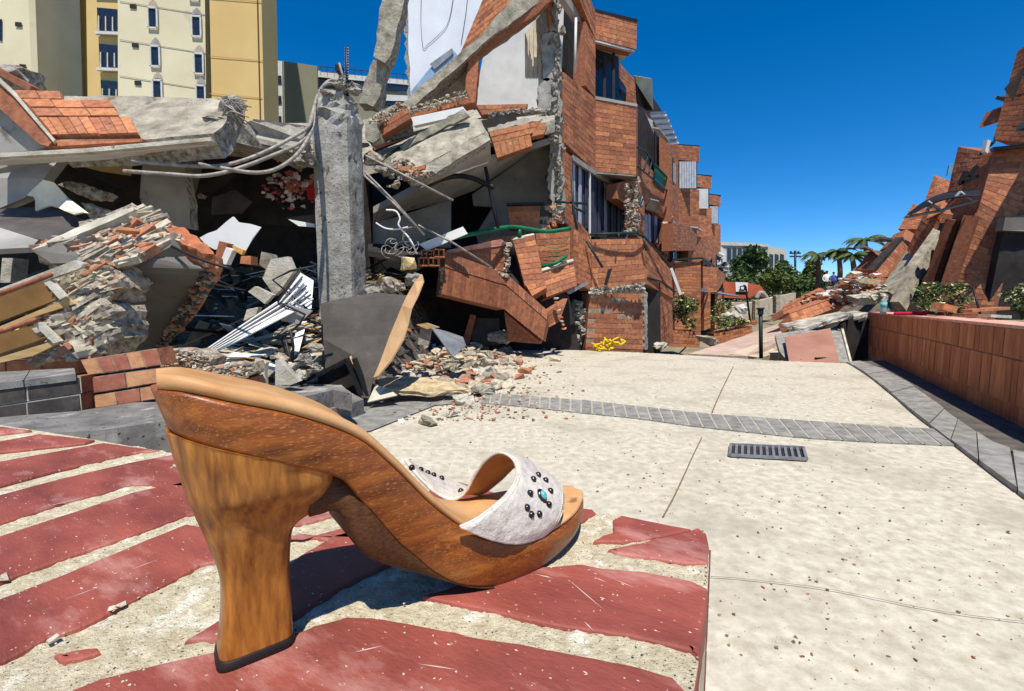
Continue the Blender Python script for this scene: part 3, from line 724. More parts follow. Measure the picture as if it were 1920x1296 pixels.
o = mb.build('gravel', cm, None, kind='stuff'); o['label'] = 'loose brick and mortar chips scattered over the paving'; o['category'] = 'chips'
# ================================================================== RIGHT LOW WALL
wall = thing('low_wall', 'low terracotta wall of upright bricks with a pale pink cap at right', 'wall', tuple(G(1635, 665)))
wt = [(1632, 585), (1680, 588), (1750, 593), (1830, 599), (1925, 607), (2100, 622), (2400, 648)]
CW = 1.30
def wp(px, py): return S(px, py, CW)
pf = wp(1633, 585); zt = pf.z
base = [pf + SD * -k for k in (0, 1, 2, 3, 4.2)]
far_p = V((pf.x, pf.y, 0)); near_p = far_p - SD * 5.16
wb_mats = [mat('upright_brick_%d' % i, rgb(*c), rgb(*d), 22, .88, .6, 100, c3=rgb(196, 130, 96), c3s=9, c3t=.68, objrand=.10, dist=.006, stretch=(1.6, 1.6, .25)) for i, (c, d) in enumerate((((196, 124, 82), (160, 94, 60)), ((186, 114, 75), (150, 86, 56)), ((206, 134, 90), (170, 102, 66))))]
def zq(p, z): return V((p.x, p.y, z))
hw = zt
for (z0, z1, n_) in ((hw * .66, hw - .02, 42), (hw * .20, hw * .655, 42)):
    brickquad(wall, zq(far_p, z0), zq(near_p, z0), zq(near_p, z1), zq(far_p, z1), rows=1, length=5.16 / 70, back=0, mats=wb_mats, gap=.006, proud=.008)
brickquad(wall, zq(far_p, .0), zq(near_p, .0), zq(near_p, hw * .195), zq(far_p, hw * .195), rows=1, length=.26, back=0, mats=wb_mats, gap=.004, proud=.002)
vv, ff = hexa(zq(far_p, -.1), zq(near_p, -.1), zq(near_p, hw - .022), zq(far_p, hw - .022), SN * .24); mesh('wall_core', vv, ff, mort, wall)
ef = SN * .0
brickquad(wall, zq(far_p, 0) + SN * .24, zq(far_p, 0), zq(far_p, hw - .02), zq(far_p, hw - .02) + SN * .24, back=0, mats=wb_mats)
capm = [mat('pink_cap', rgb(226, 168, 146), rgb(200, 136, 114), 14, .9, .5, 90, c3=rgb(236, 206, 190), c3s=8, c3t=.6, objrand=.06)]
for i in range(20):
    a = far_p - SD * (i * .25 + .003); b = far_p - SD * (i * .25 + .247)
    A = zq(a, hw - .02) - SN * .012; B = zq(b, hw - .02) - SN * .012
    vv, ff = hexa(A, B, B + SN * .265, A + SN * .265, V((0, 0, .02))); mesh('cap_tile', vv, ff, capm, wall)
# ================================================================== FAR GROUND
hill = mesh('hillside', [V((-40, 9, -1.0)), V((60, 9, -1.0)), V((-60, 26, -.3)), V((90, 26, -.3)), V((-90, 60, .6)), V((140, 60, .6)), V((-160, 140, 2.0)), V((300, 140, 2.0)), V((-160, 400, -1.3)), V((300, 400, -1.3)), V((-40, 8.9, -1.4)), V((60, 8.9, -1.4))],
            [[0, 1, 3, 2], [2, 3, 5, 4], [4, 5, 7, 6], [6, 7, 9, 8], [10, 11, 1, 0]], terr, kind='structure')
def st(name, label, cat, Y, xy, th, m, group=None, **k):
    o = slab(name, pp(Y, *xy), th, m, **k); return tag(o, label, cat, group)
def bq(parent, Y, a, b, c, d, **k):
    """brick face from four photo corners (bottom-left, bottom-right, top-right, top-left), each (px,py[,Y])"""
    q = pp(Y, a, b, c, d); brickquad(parent, q[0], q[1], q[2], q[3], **k)
# ================================================================== LEFT WRECK: LOW WALLS AND STEPS
sw_ = thing('slate_wall', 'low dark slate brick wall at left with a worn reddish course behind its cap', 'wall', tuple(P(70, 760, 1.78)))
for (y0l, y0r, y1l, y1r, r) in ((796, 769, 759, 739, 0), (757, 737, 716, 706, 1)):
    A, B, C, D = P(-260, y0l + 42, 1.74), P(154, y0r, 1.80), P(151, y1r, 1.80), P(-260, y1l + 40, 1.74)
    brickquad(sw_, A, B, C, D, rows=1, length=.19, back=.10, mats=[BRD[0]], seed=r, bmat=sl_mo, gap=.009, proud=.003)
for i in range(4):
    a, b = i / 4 + .003, (i + 1) / 4 - .003
    F0, F1 = P(-260, 750, 1.73), P(143, 701, 1.79); K0, K1 = P(-200, 708, 2.05), P(140, 690, 2.1)
    vv, ff = hexa(F0.lerp(F1, a), F0.lerp(F1, b), K0.lerp(K1, b), K0.lerp(K1, a), V((0, 0, -.026))); mesh('cap_stone', vv, ff, BRD[1], sw_)
bq(sw_, 2.3, (-120, 706), (148, 700), (146, 670), (-120, 682), rows=1, length=.2, mats=[BR[2], BR[3]], back=.1)
tb = thing('brick_fragment', 'tilted block of orange bricks with an upright course, beside the dark slate wall', 'brick block', tuple(P(230, 755, 1.85)))
for (a, b, c, d, L) in (((166, 704), (303, 685), (293, 653), (151, 675), .058), ((171, 739), (309, 716), (305, 689), (167, 708), .16), ((180, 766), (310, 746), (309, 720), (172, 742), .085)):
    bq(tb, 1.86, a, b, c, d, rows=1, length=L, mats=[tanbr[0], tanbr[0], tanbr[1]], back=.09, gap=.007, proud=.003)
bq(tb, 1.86, (158, 766), (176, 766), (166, 709), (150, 712), rows=2, length=.06, mats=[tanbr[0]], back=.06)
def steptop(name, label, zt, th, xy, m=slate, **k):
    o = slab(name, [G(x, y, zt) for x, y in xy], th, m, dirn=V((0, 0, -1)), **k); return tag(o, label, 'step')
steptop('slate_step', 'wide worn slate step behind the brick ledge, left of the sandal heel', .30, .3, [(-200, 838), (60, 815), (196, 806), (330, 786), (345, 752), (290, 748), (150, 770), (-160, 796)], m=BRD[1], jag=.004, seg=.05)
steptop('slate_step', 'grey slate step behind the sandal insole, under the black sheet', .20, .1, [(380, 760), (554, 748), (624, 731), (660, 738), (640, 722), (475, 718), (380, 730)], m=BRD[1], jag=.003, seg=.05)
steptop('slate_step', 'lowest slate step ending beside the torn black sheet', .10, .1, [(500, 790), (618, 768), (682, 749), (655, 735), (500, 760)], m=BRD[1])
mesh('slate_path', [G(x, y, .008) for x, y in [(520, 830), (694, 808), (815, 760), (900, 752), (870, 740), (755, 742), (600, 765)]], [list(range(7))], slate, kind='structure')
# ================================================================== WRECK BODY (things hidden in shade under the slabs)
def moundz(x, y):
    u = max(0, min(1, (y - 2.7) / 3.2)); e = max(0, min(1, (-1.0 - x) / .5))
    h = (.02 + 1.05 * u ** 1.2) * e
    return h + noise.noise(V((x * 2.3, y * 2.3, 1))) * .16 * e + noise.noise(V((x * 7, y * 7, 4))) * .06 * e - .02
rub = mat('rubble_fill', rgb(120, 108, 92), rgb(70, 62, 54), 7, .95, 1.0, 40, c3=rgb(160, 96, 70), c3s=5, c3t=.66, dist=.02)
v = []; f = []; NX, NY = 130, 90
for j in range(NY + 1):
    for i in range(NX + 1):
        x = -6.5 + 7.5 * i / NX; y = 2.5 + 4.6 * j / NY; v.append(V((x, y, moundz(x, y))))
for j in range(NY):
    for i in range(NX): a = j * (NX + 1) + i; f.append([a, a + 1, a + NX + 2, a + NX + 1])
o = mesh('rubble_mound', v, f, rub, kind='stuff'); tag(o, 'heap of crushed concrete and brick filling the collapsed building', 'rubble')
# fragments over it
fm = [mat('frag_grey', rgb(168, 160, 146), rgb(110, 102, 90), 30, .95, .6, 60), mat('frag_pale', rgb(218, 212, 198), rgb(176, 168, 152), 20, .95, .5, 60), BR[0], BR[2], mat('frag_dark', rgb(74, 70, 66), rgb(44, 41, 39), 14, .9, .4, 50)]
rnd = random.Random(21); mb = MB(); mb2 = MB()
for i in range(2600):
    x = rnd.uniform(-5.4, .7); y = rnd.uniform(2.8, 6.6); z = moundz(x, y)
    if z < .03: continue
    s = rnd.choice([.02, .03, .03, .05, .08]); el = rnd.uniform(.3, 1.0)
    m_ = rnd.choice([0, 0, 1, 2, 3, 4, 4])
    vv, ff = rockv(V((x, y, z + s * .2)), s * rnd.uniform(.8, 1.8), s, s * el, rnd, n=9); mb.add(vv, ff, m_)
for i in range(420):                       # thin torn boards and laths
    x = rnd.uniform(-5.0, -1.3); y = rnd.uniform(3.2, 6.6); z = moundz(x, y) + rnd.uniform(.0, .1)
    if moundz(x, y) < .12: continue
    a = rnd.uniform(0, 6.28); L = rnd.uniform(.08, .35); d = V((math.cos(a), math.sin(a), rnd.uniform(-.5, .5))).normalized()
    c = V((x, y, z)); vv, ff = beamv(c - d * L, c + d * L, rnd.uniform(.01, .09), rnd.uniform(.004, .012), V((rnd.uniform(-.5, .5), 0, 1))); mb2.add(vv, ff, rnd.choice([0, 1, 2, 2, 3]))
o = mb.build('rubble', fm, None, kind='stuff'); tag(o, 'small grey, white and red fragments strewn through the wreck', 'rubble')
for i in range(80):
    x = rnd.uniform(-2.3, -1.35); y = rnd.uniform(2.95, 3.9); z = moundz(x, y) + rnd.uniform(.02, .16); a = rnd.uniform(-.5, .5); d = V((math.cos(a), math.sin(a), rnd.uniform(-.3, .3))).normalized(); L = rnd.uniform(.05, .2); c = V((x, y, z))
    vv, ff = beamv(c - d * L, c + d * L, rnd.uniform(.03, .13), rnd.uniform(.005, .02), V((rnd.uniform(-.6, .6), rnd.uniform(-.5, 0), 1))); mb2.add([q_ + V((rnd.uniform(-1, 1), 0, rnd.uniform(-1, 1))) * .012 for q_ in vv], ff, rnd.choice([0, 1, 4, 4, 5]))
o = mb2.build('splinters', [white, woodc, fm[4], black, conc, conc2], None, kind='stuff'); tag(o, 'thin torn boards and laths strewn through the wreck', 'boards')
rs = thing('collapsed_floor', 'sagging concrete floor slab resting on the rubble behind the brick clad parapet', 'floor slab', (-2.2, 4.6, 1.2))
slab('floor_plate', [P(-330, 262, 3.5), P(420, 262, 3.5), P(585, 300, 4.2), P(585, 252, 7.2), P(-330, 252, 7.2)], .16, conc, rs, jag=.03, seg=.1, dirn=V((0, 0, 1)), edge=brokeng)
slab('back_wall', [P(-400, 575, 6.9), P(700, 575, 6.9), P(690, 268, 6.9), P(440, 262, 6.9), P(-400, 262, 6.9)], .12, dark_shade, rs)  # wall coloured dark in place of the shade under the parapet
beam('joist', P(60, 285, 3.9), P(60, 300, 6.8), .12, .2, dark_shade, rs); beam('joist', P(300, 285, 3.9), P(280, 300, 6.8), .12, .2, dark_shade, rs); beam('joist', P(470, 300, 4.3), P(430, 300, 6.8), .12, .2, dark_shade, rs)
# brick clad parapet
pa = thing('parapet', 'fallen parapet of rough concrete with orange brick cladding at its left end', 'parapet', tuple(P(200, 265, 2.95)))
crustp = None
slab('concrete_body', [P(30, 178, 3.42), P(120, 180, 3.42), P(250, 180, 3.42), P(410, 184, 3.42), P(436, 200, 3.35), P(424, 228, 3.15), P(400, 250, 3.0), P(266, 262, 2.94), P(100, 268, 2.92)], .16, conc, pa, jag=.014, seg=.07, rows=3, edge=brokeng)
O_ = V((0, -.02, .012))
for (a, b, c, d, L, yb, yt) in (((45, 193), (124, 194), (120, 179), (30, 178), .2, 3.37, 3.42), ((58, 210), (222, 210), (212, 196), (47, 195), .2, 3.26, 3.36), ((76, 227), (230, 226), (222, 212), (60, 212), .2, 3.16, 3.25), ((101, 262), (266, 259), (250, 229), (78, 229), .066, 2.96, 3.15)):
    A, B, C, D = P(*a, yb) + O_, P(*b, yb) + O_, P(*c, yt) + O_, P(*d, yt) + O_
    brickquad(pa, A, B, C, D, rows=1, length=L, back=.03, gap=.005, proud=.012, mats=[BR[0], BR[0], BR[1], BR[3]])
slab('brick_lip', [P(96, 264, 2.9), P(267, 260, 2.9), P(267, 265, 2.9), P(88, 275, 2.88)], .12, BR[1], pa)
slab('sloping_edge', [P(-30, 126, 2.86), P(28, 176, 2.88), P(101, 263, 2.88), P(90, 274, 2.86), P(74, 270, 2.86), P(-30, 178, 2.84)], .10, BR[2], pa)
slab('pale_arris', [P(-30, 118, 2.85), P(28, 172, 2.87), P(103, 262, 2.87), P(100, 266, 2.86), P(24, 178, 2.86), P(-30, 128, 2.84)], .03, conc2, pa)
slab('plaster_face', [P(-60, 150, 2.90), P(74, 269, 2.92), P(90, 276, 2.92), P(60, 282, 2.92), P(-60, 292, 2.90)], .06, plasg, pa)
slab('moulding', [P(-60, 290, 2.82), P(160, 278, 2.84), P(395, 257, 2.98), P(397, 264, 2.98), P(160, 286, 2.84), P(-60, 298, 2.82)], .10, conc2, pa)
slab('moulding', [P(-60, 297, 2.86), P(160, 285, 2.88), P(392, 262, 3.02), P(388, 272, 3.02), P(160, 293, 2.88), P(-60, 304, 2.86)], .10, plas, pa)
tz = thing('rebar_tangle', 'shattered concrete end with a tangle of bent rods at the parapet right end', 'broken concrete', tuple(P(440, 245, 3.3)))
lump('concrete_stub', P(436, 216, 3.35), (.10, .12, .16), brokeng, tz, 4, 2, .4); lump('concrete_stub', P(412, 240, 3.2), (.14, .1, .10), brokeng, tz, 9, 2, .4)
for i in range(16):
    p = P(412 + rnd.uniform(0, 18), 180 + rnd.uniform(0, 40), 3.22); q = P(450 + rnd.uniform(-8, 22), 195 + rnd.uniform(-6, 52), 3.25 + rnd.uniform(-.08, .05)); m_ = p.lerp(q, .5) + V((0, -.03, rnd.uniform(0, .06)))
    tube('rod', [p, m_, q], .0045, steel, tz, k=5, sm=3)
st('concrete_beam', 'rough pale concrete beam between the rod tangle and the standing column', 'beam', 3.9, [(446, 228, 3.7), (470, 226, 3.7), (592, 244, 4.2), (592, 300, 4.1), (560, 290, 4.0), (500, 272, 3.8), (438, 262, 3.6), (434, 246, 3.6)], .22, conc2, jag=.018, seg=.06, rows=3, edge=brokeng)
st('steel_plate', 'flat grey strip lying on top of the pale concrete beam', 'strip', 4.3, [(474, 223, 4.2), (576, 236, 4.3), (578, 243, 4.2), (500, 236, 4.1), (474, 231, 4.0)], .015, dark)
lump('broken_concrete', P(575, 290, 3.85), (.13, .12, .13), brokeng, None, 12, 2, .5); tag(bpy.data.objects['broken_concrete'], 'crumbling concrete lump against the left side of the column', 'rubble lump')
lump('broken_concrete', P(18, 150, 4.2), (.30, .25, .16), brokeng, None, 13, 2, .4); tag(bpy.data.objects['broken_concrete.001'], 'broken grey concrete lump above the parapet left end, before the tower', 'rubble lump')
beam('brick_stub', P(-10, 128, 4.1), P(70, 172, 4.1), .12, .05, BR[2]); tag(bpy.data.objects['brick_stub'], 'thin sloping brick coping behind the parapet left end', 'coping')
# shaded walls under the parapet
st('plaster_wall', 'shaded plaster wall panel below the parapet at the far left', 'wall panel', 3.1, [(-60, 302), (60, 299), (110, 300, 3.15), (82, 335), (45, 372), (0, 390), (-60, 396)], .07, plasg, jag=.004, seg=.08)
st('ceiling_board', 'brown sagging ceiling board under the parapet moulding', 'board', 3.6, [(108, 300, 3.2), (250, 290, 3.4), (246, 330, 4.2), (190, 322, 4.4), (125, 305, 3.8)], .03, woodc)
st('white_wedge', 'small sunlit white wedge of board under the moulding', 'board', 3.15, [(181, 297), (252, 291), (246, 306)], .015, white)
beam('steel_angle', P(120, 301, 3.3), P(232, 352, 3.7), .03, .03, black); tag(bpy.data.objects['steel_angle'], 'dark steel angle hanging diagonally below the ceiling board', 'steel bar')
st('curved_slab', 'tall curved grey slab standing in the shade under the parapet', 'slab', 3.9, [(268, 300), (300, 291), (325, 296), (345, 330), (356, 380), (358, 430), (275, 415), (262, 370)], .10, plasg, edge=broken, jag=.006, seg=.06)
st('wall_fragment', 'grey wall fragment with a thin crack, right of the curved slab', 'slab', 4.3, [(328, 292), (384, 274), (386, 335), (372, 372), (352, 345)], .10, plasg, edge=broken, jag=.008, seg=.06)
st('floor_fragment', 'dark tilted slab between the curved slab and the column', 'slab', 4.2, [(386, 280), (440, 268, 4.1), (470, 300), (420, 350, 4.4), (360, 385, 4.4), (372, 350)], .12, dark_shade)
st('torn_sheet', 'torn cream and white sheet hanging under the parapet at left', 'torn sheet', 3.0, [(81, 337), (101, 342), (126, 370), (166, 400, 2.8), (155, 398, 2.8), (138, 402, 2.8), (120, 395, 2.8), (108, 389), (92, 385), (66, 395), (66, 376), (62, 368), (50, 366)], .01, mat('torn_board', rgb(236, 226, 198), rgb(214, 200, 168), 8, .85, .4, 40, c3=rgb(188, 160, 116), c3s=7, c3t=.62))
st('rubble_strip', 'sloping strip of shattered masonry right of the torn sheet', 'masonry', 3.3, [(110, 346), (135, 340), (200, 363), (188, 374), (165, 372), (128, 356)], .1, broken, jag=.015, seg=.04, rough=.012, rows=3)
st('rubble_strip', 'lower strip of shattered masonry above the big broken wall chunk', 'masonry', 3.1, [(150, 380), (190, 394), (222, 402), (205, 416), (176, 420), (162, 402)], .1, broken, jag=.015, seg=.04, rough=.012, rows=3)
st('grey_sheet', 'dark grey panel lying under the torn sheet', 'panel', 3.0, [(-60, 396, 3.1), (88, 386, 3.1), (175, 418, 2.9), (92, 452, 2.7), (-60, 424, 2.7)], .02, dark)
st('grey_sheet', 'pale grey panel edge at the far left above the shelves', 'panel', 2.6, [(-60, 420, 2.7), (0, 427, 2.7), (72, 450, 2.6), (58, 464, 2.5), (-60, 470, 2.5)], .03, plasg)
# big broken wall chunks, left
wc = thing('wall_chunk', 'big broken wall chunk with shattered brick face and grey plaster end, upper left', 'wall chunk', tuple(P(200, 495, 2.6)))
slab('broken_face', [P(60, 466, 2.55), P(150, 430, 2.65), P(250, 390, 2.75), P(276, 396, 2.75), P(318, 430, 2.7), P(322, 456, 2.6), P(300, 470, 2.55), P(228, 499, 2.42), P(203, 488, 2.42), P(166, 480, 2.4), P(150, 456, 2.48), P(110, 456, 2.5)], .16, broken, wc, jag=.014, seg=.035, rows=4, rough=.015)
slab('plaster_end', [P(59, 468, 2.44), P(108, 455, 2.44), P(150, 455, 2.42), P(168, 484, 2.36), P(155, 492, 2.36), P(96, 494, 2.4)], .05, shade_plaster, wc)
for i, (a, b) in enumerate((((172, 470), (232, 452)), ((150, 478), (215, 470)), ((215, 440), (262, 425)), ((240, 470), (300, 448)))):
    m_ = BR[0] if i in (0, 2) else BR[3]
    A, B = P(*a, 2.44), P(*b, 2.5); vv, ff = rockv((A + B) / 2, .08, .03, .025, random.Random(i + 50), n=14); mesh('brick', vv, ff, m_, wc)
wcf = [P(62, 466, 2.5), P(150, 430, 2.6), P(250, 390, 2.7), P(276, 396, 2.7), P(316, 430, 2.65), P(320, 456, 2.55), P(300, 468, 2.5), P(228, 497, 2.38), P(203, 488, 2.38), P(168, 480, 2.38), P(150, 456, 2.44), P(110, 456, 2.46)]
crust(wc, wcf, 900, .005, .045, 1, out=.006, strata=(P(250, 392, 2.7) - P(62, 466, 2.5)).normalized())
slab('mortar_arris', [P(58, 468, 2.44), P(100, 446, 2.5), P(180, 412, 2.6), P(246, 388, 2.66), P(252, 394, 2.64), P(184, 424, 2.56), P(104, 458, 2.44)], .04, conc2, wc, jag=.006, seg=.04)
for i, (lab, xy, Yv) in enumerate((('rubble end of a broken wall beside the upper shelf', [(104, 526), (130, 510), (156, 502), (178, 495), (196, 503), (209, 520), (216, 540), (206, 562), (180, 566), (152, 566), (128, 542)], 2.3), ('rubble end of a broken wall beside the lower shelf', [(74, 596), (100, 571), (135, 560), (170, 564), (202, 574), (206, 600), (212, 636), (186, 664), (130, 672), (62, 674), (100, 640)], 2.2))):
    t = thing('wall_chunk', lab, 'wall chunk', tuple(P(xy[-1][0], xy[-1][1], Yv)))
    slab('broken_face', pp(Yv, *xy), .22, broken, t, jag=.016, seg=.03, rows=4, rough=.016)
    cx = sum(q[0] for q in xy) / len(xy); cy = sum(q[1] for q in xy) / len(xy); rr = random.Random(i)
    crust(t, [p * .98 + V((0, 0, CH)) * .02 for p in pp(Yv, *xy)], 760, .005, .04, 5 + i, out=.006, strata=V((.86, .1, .42)))
    for k in range(3):
        a_ = P(cx - 40 + k * 18, cy + 22 - k * 18, Yv - .03); vv, ff = beamv(a_, a_ + V((.11, .0, .055)), .05, .022); mesh('mortar_course', vv, ff, conc2, t)
    for k in range(3): mesh('brick', *rockv(P(cx + rr.uniform(-25, 35), cy + rr.uniform(-25, 25), Yv - .03), .07, .03, .03, rr, False, 14), BR[0], t)
sh = thing('shelving', 'tilted cream wooden shelving crushed at the far left', 'shelving', tuple(P(20, 670, 2.2)))
for (a, Yv, m_, th) in (([(-80, 570), (0, 541), (140, 488), (158, 494), (150, 503), (96, 522), (0, 552), (-80, 585)], 2.15, conc2, .02), ([(-80, 590), (0, 556), (82, 528), (112, 560), (0, 603), (-80, 632)], 2.25, shelfm, .03), ([(-80, 648), (5, 610), (125, 560), (140, 570), (76, 590), (0, 618), (-80, 655)], 2.12, woodc, .02), ([(-80, 650), (0, 627), (68, 609), (98, 640), (0, 666), (-80, 690)], 2.22, shelfm, .03), ([(-80, 700), (0, 670), (98, 640), (112, 643), (60, 668), (0, 680), (-80, 712)], 2.10, woodc, .02)):
    slab('shelf_board', pp(Yv, *a), th, m_, sh)
tube('edge_pipe', [P(-80, 578, 2.10), P(0, 551, 2.10), (P(96, 515, 2.10))], .011, BR[2], sh, sm=0); tube('edge_pipe', [P(-80, 650, 2.07), P(0, 622, 2.07), P(66, 600, 2.07)], .011, BR[2], sh, sm=0)
slab('upright', pp(2.1, (80, 527), (92, 524), (122, 556), (112, 562)), .02, conc2, sh); slab('upright', pp(2.08, (62, 608), (74, 604), (112, 640), (100, 644)), .02, conc2, sh)
st('grey_block', 'short grey block standing above the shelving at the far left', 'block', 2.4, [(4, 484), (24, 484), (19, 530), (0, 530)], .08, conc)
st('dark_slab', 'big dark grey wall slab leaning over, its broken brick edge to the right', 'wall slab', 2.8, [(205, 512, 2.45), (232, 500, 2.45), (322, 462, 2.5), (352, 480, 2.55), (386, 505, 2.55), (352, 560, 2.8), (300, 640, 3.1), (285, 662, 3.15), (205, 655, 3.1)], .10, shade_plaster, jag=.004, seg=.06)
st('brick_edge', 'rough brick edge of the leaning dark slab', 'masonry', 2.8, [(386, 505, 2.56), (402, 514, 2.6), (398, 540, 2.7), (345, 612, 3.0), (302, 658, 3.15), (284, 662, 3.15), (300, 640, 3.1), (352, 560, 2.8)], .12, BR[3], jag=.01, seg=.04, rough=.014, rows=3)
st('masonry_piece', 'orange broken masonry piece leaning on the big wall chunk', 'masonry', 2.6, [(311, 423, 2.65), (346, 427, 2.65), (374, 448, 2.6), (402, 478, 2.5), (380, 475, 2.5), (352, 461, 2.5), (318, 441, 2.55)], .08, mat('orange_broken', rgb(206, 122, 80), rgb(150, 96, 66), 22, .95, 1., 60, c3=rgb(220, 204, 180), c3s=14, c3t=.56, dist=.015), jag=.01, seg=.03, rough=.01, rows=3)
tube('lath', [P(322, 462, 2.5), P(380, 488, 2.45), P(436, 505, 2.45)], .008, black, None, sm=3); tag(bpy.data.objects['lath'], 'thin dark lath across the top of the leaning slab', 'lath')
st('white_sheet', 'crumpled bright white sheet left of the concrete column', 'white sheet', 3.1, [(374, 446), (406, 432), (424, 416), (437, 406), (448, 417), (470, 420), (490, 426), (474, 446), (466, 462), (456, 477), (437, 462), (402, 468), (386, 459)], .012, white, jag=.006, seg=.05)
for (nm, lab, cat, Yv, xy, th, m_) in (
    ('brick', 'red brick standing on end before the white sheet', 'brick', 2.9, [(411, 452), (426, 456), (411, 494), (402, 486)], .07, BR[1]),
    ('plaster_piece', 'small pale plaster piece beside the standing red brick', 'plaster', 2.9, [(424, 463), (436, 469), (424, 496), (412, 494)], .05, white),
    ('foam_piece', 'yellow foam scrap under the white sheet corner', 'foam', 2.92, [(435, 460), (457, 469), (453, 478), (438, 469)], .03, mat('yellow_foam', rgb(222, 176, 96), None, 20, .95, .5, 90)),
    ('brick', 'orange brick lying below the white sheet', 'brick', 2.9, [(452, 480), (470, 480), (470, 496), (450, 494)], .08, BR[0]),
    ('stone', 'small upright grey stone between white sheet and tan slab', 'stone', 3.1, [(490, 472), (508, 476), (512, 490), (502, 508), (486, 496)], .08, conc),
    ('tan_slab', 'tan concrete slab leaning beside the white roof panel', 'slab', 3.0, [(508, 486), (540, 481), (551, 507), (528, 542), (514, 554), (492, 522)], .05, conc2),
    ('tan_slab', 'small tan slab above the white roof panel', 'slab', 2.9, [(465, 547), (478, 537), (512, 553), (496, 570), (486, 562)], .04, conc2),
    ('stone', 'pinkish stone at the edge of the white roof panel', 'stone', 2.85, [(463, 580), (484, 576), (480, 590), (456, 602)], .05, conc2),
    ('dark_board', 'dark bent board deep behind the white sheet', 'board', 5.0, [(470, 396), (520, 384), (590, 392), (590, 424), (490, 420)], .04, dark_shade),
    ('blue_grey_board', 'blue grey board in shade left of the column', 'board', 4.4, [(398, 370), (440, 356), (470, 378), (450, 400), (396, 402)], .03, dark),
    ('blue_grey_board', 'dark blue grey board touching the column at mid height', 'board', 4.3, [(536, 408), (590, 402), (590, 424), (556, 420)], .03, dark),
    ('white_strip', 'bright white strip against the column at mid height', 'strip', 4.0, [(540, 411), (590, 420), (590, 426), (560, 424)], .02, white),
    ('red_cloth', 'red and white cloth hanging left of the column', 'cloth', 4.3, [(574, 352), (592, 338), (592, 370), (578, 374)], .03, mat('red_cloth', rgb(206, 40, 36), None, 20, .9, .5, 60)),
):
    st(nm, lab, cat, Yv, xy, th, m_)
# crushed coloured heap behind, left of the column
mb = MB(); rr = random.Random(77)
for i in range(150):
    p = P(500 + rr.gauss(40, 22), 350 + rr.gauss(0, 20), 4.6 + rr.uniform(-.3, .3)); s = rr.uniform(.012, .04)
    vv, ff = rockv(p, s * 1.4, s, s, rr, n=9); mb.add(vv, ff, rr.choice([0, 0, 1, 1, 2, 3]))
o = mb.build('mixed_debris', [mat('pink_scrap', rgb(196, 110, 108), rgb(160, 60, 66), 30, .9, .3, 60), mat('pale_scrap', rgb(226, 214, 204), None, 30, .9, .3, 60), BR[0], fm[4]], None, kind='stuff'); tag(o, 'crushed red and white household debris left of the column', 'debris')
# white corrugated roof panel
cp = thing('ribbed_roofing', 'white ribbed metal roof panel lying diagonally left of the column', 'roof panel', tuple(P(480, 640, 2.7)))
slab('sheet', pp(2.7, (377, 661, 2.45), (437, 620, 2.6), (521, 566, 2.85), (563, 511, 3.05), (588, 526, 3.1), (584, 578, 2.95), (552, 584, 2.8), (386, 669, 2.45)), .01, white, cp)
for i in range(7):
    t = i / 6; a = P(378 + 6 * t, 662 + 5 * t, 2.44).lerp(P(378 + 6 * t, 662 + 5 * t, 2.44), 1); 
    m0 = P(521 + 26 * t, 566 + 14 * t, 2.82); e = P(563 + 24 * t, 511 + 50 * t, 3.02 - .04 * t)
    tube('rib', [a, m0, e], .0055, dark if i % 2 else white, cp, k=5, sm=0)
slab('end_flange', pp(2.82, (520, 567), (585, 583), (560, 608), (528, 602)), .015, plasg, cp)
mf = thing('bent_metalwork', 'thin black bent metal frame over the white roof panel', 'metal frame', tuple(P(560, 720, 2.8)))
for k, pts in enumerate(([(590, 499), (545, 508), (511, 525), (545, 553), (580, 583)], [(563, 507), (521, 566), (545, 577), (572, 590), (562, 608), (528, 636), (536, 664), (556, 706)], [(545, 620), (550, 650), (546, 700)], [(520, 700), (560, 664), (590, 655)], [(536, 640), (548, 690), (566, 724)])):
    tube('bar', [P(x, y, 2.8 + .1 * (k == 0)) for x, y in pts], .007 if k < 2 else .009, black, mf, sm=0)
# low broken masonry beside the sandal
e_ = COL.objects['brick_edge']
crust(e_, [P(388, 507, 2.54), P(401, 516, 2.58), P(396, 540, 2.66), P(343, 612, 2.95), P(302, 656, 3.1), P(286, 660, 3.1), P(350, 562, 2.76)], 380, .008, .03, 40, mi=(1, 2, 3, 3))
for i, (nm, lab, xy, Yv, m_) in enumerate((('masonry_lump', 'brown crumbling masonry lump right of the orange brick block', [(298, 662), (330, 657), (372, 660), (396, 676), (388, 690), (340, 694), (306, 684)], 2.05, broken), ('masonry_lump', 'orange topped masonry lump just above the sandal heel', [(352, 706), (380, 690), (430, 684), (466, 682), (474, 698), (455, 712), (400, 712)], 2.0, MATS['orange_broken']))):
    t = thing(nm, lab, 'masonry', tuple(P(xy[-2][0], xy[-2][1], Yv)))
    slab('top_crust', pp(Yv, *xy), .12, m_, t, jag=.01, seg=.03, rough=.01, rows=3, edge=broken)
    slab('brick_base', [p + V((0, .012, -.05)) for p in pp(Yv, *[(x, y + 6) for x, y in xy])], .1, BR[2], t)
    crust(t, [p * .98 + V((0, 0, CH)) * .02 for p in pp(Yv, *xy)], 500, .004, .02, 60 + i, out=.012)
st('pale_shard', 'pale pointed shard standing behind the sandal, beside the metal frame', 'shard', 2.3, [(470, 715), (499, 680), (496, 700), (498, 722), (462, 724)], .03, conc2, jag=.004, seg=.03)
st('pale_slab', 'pale slab edge standing below the metal frame', 'slab', 2.6, [(516, 676), (522, 674), (560, 716), (545, 722), (516, 722)], .05, conc2)
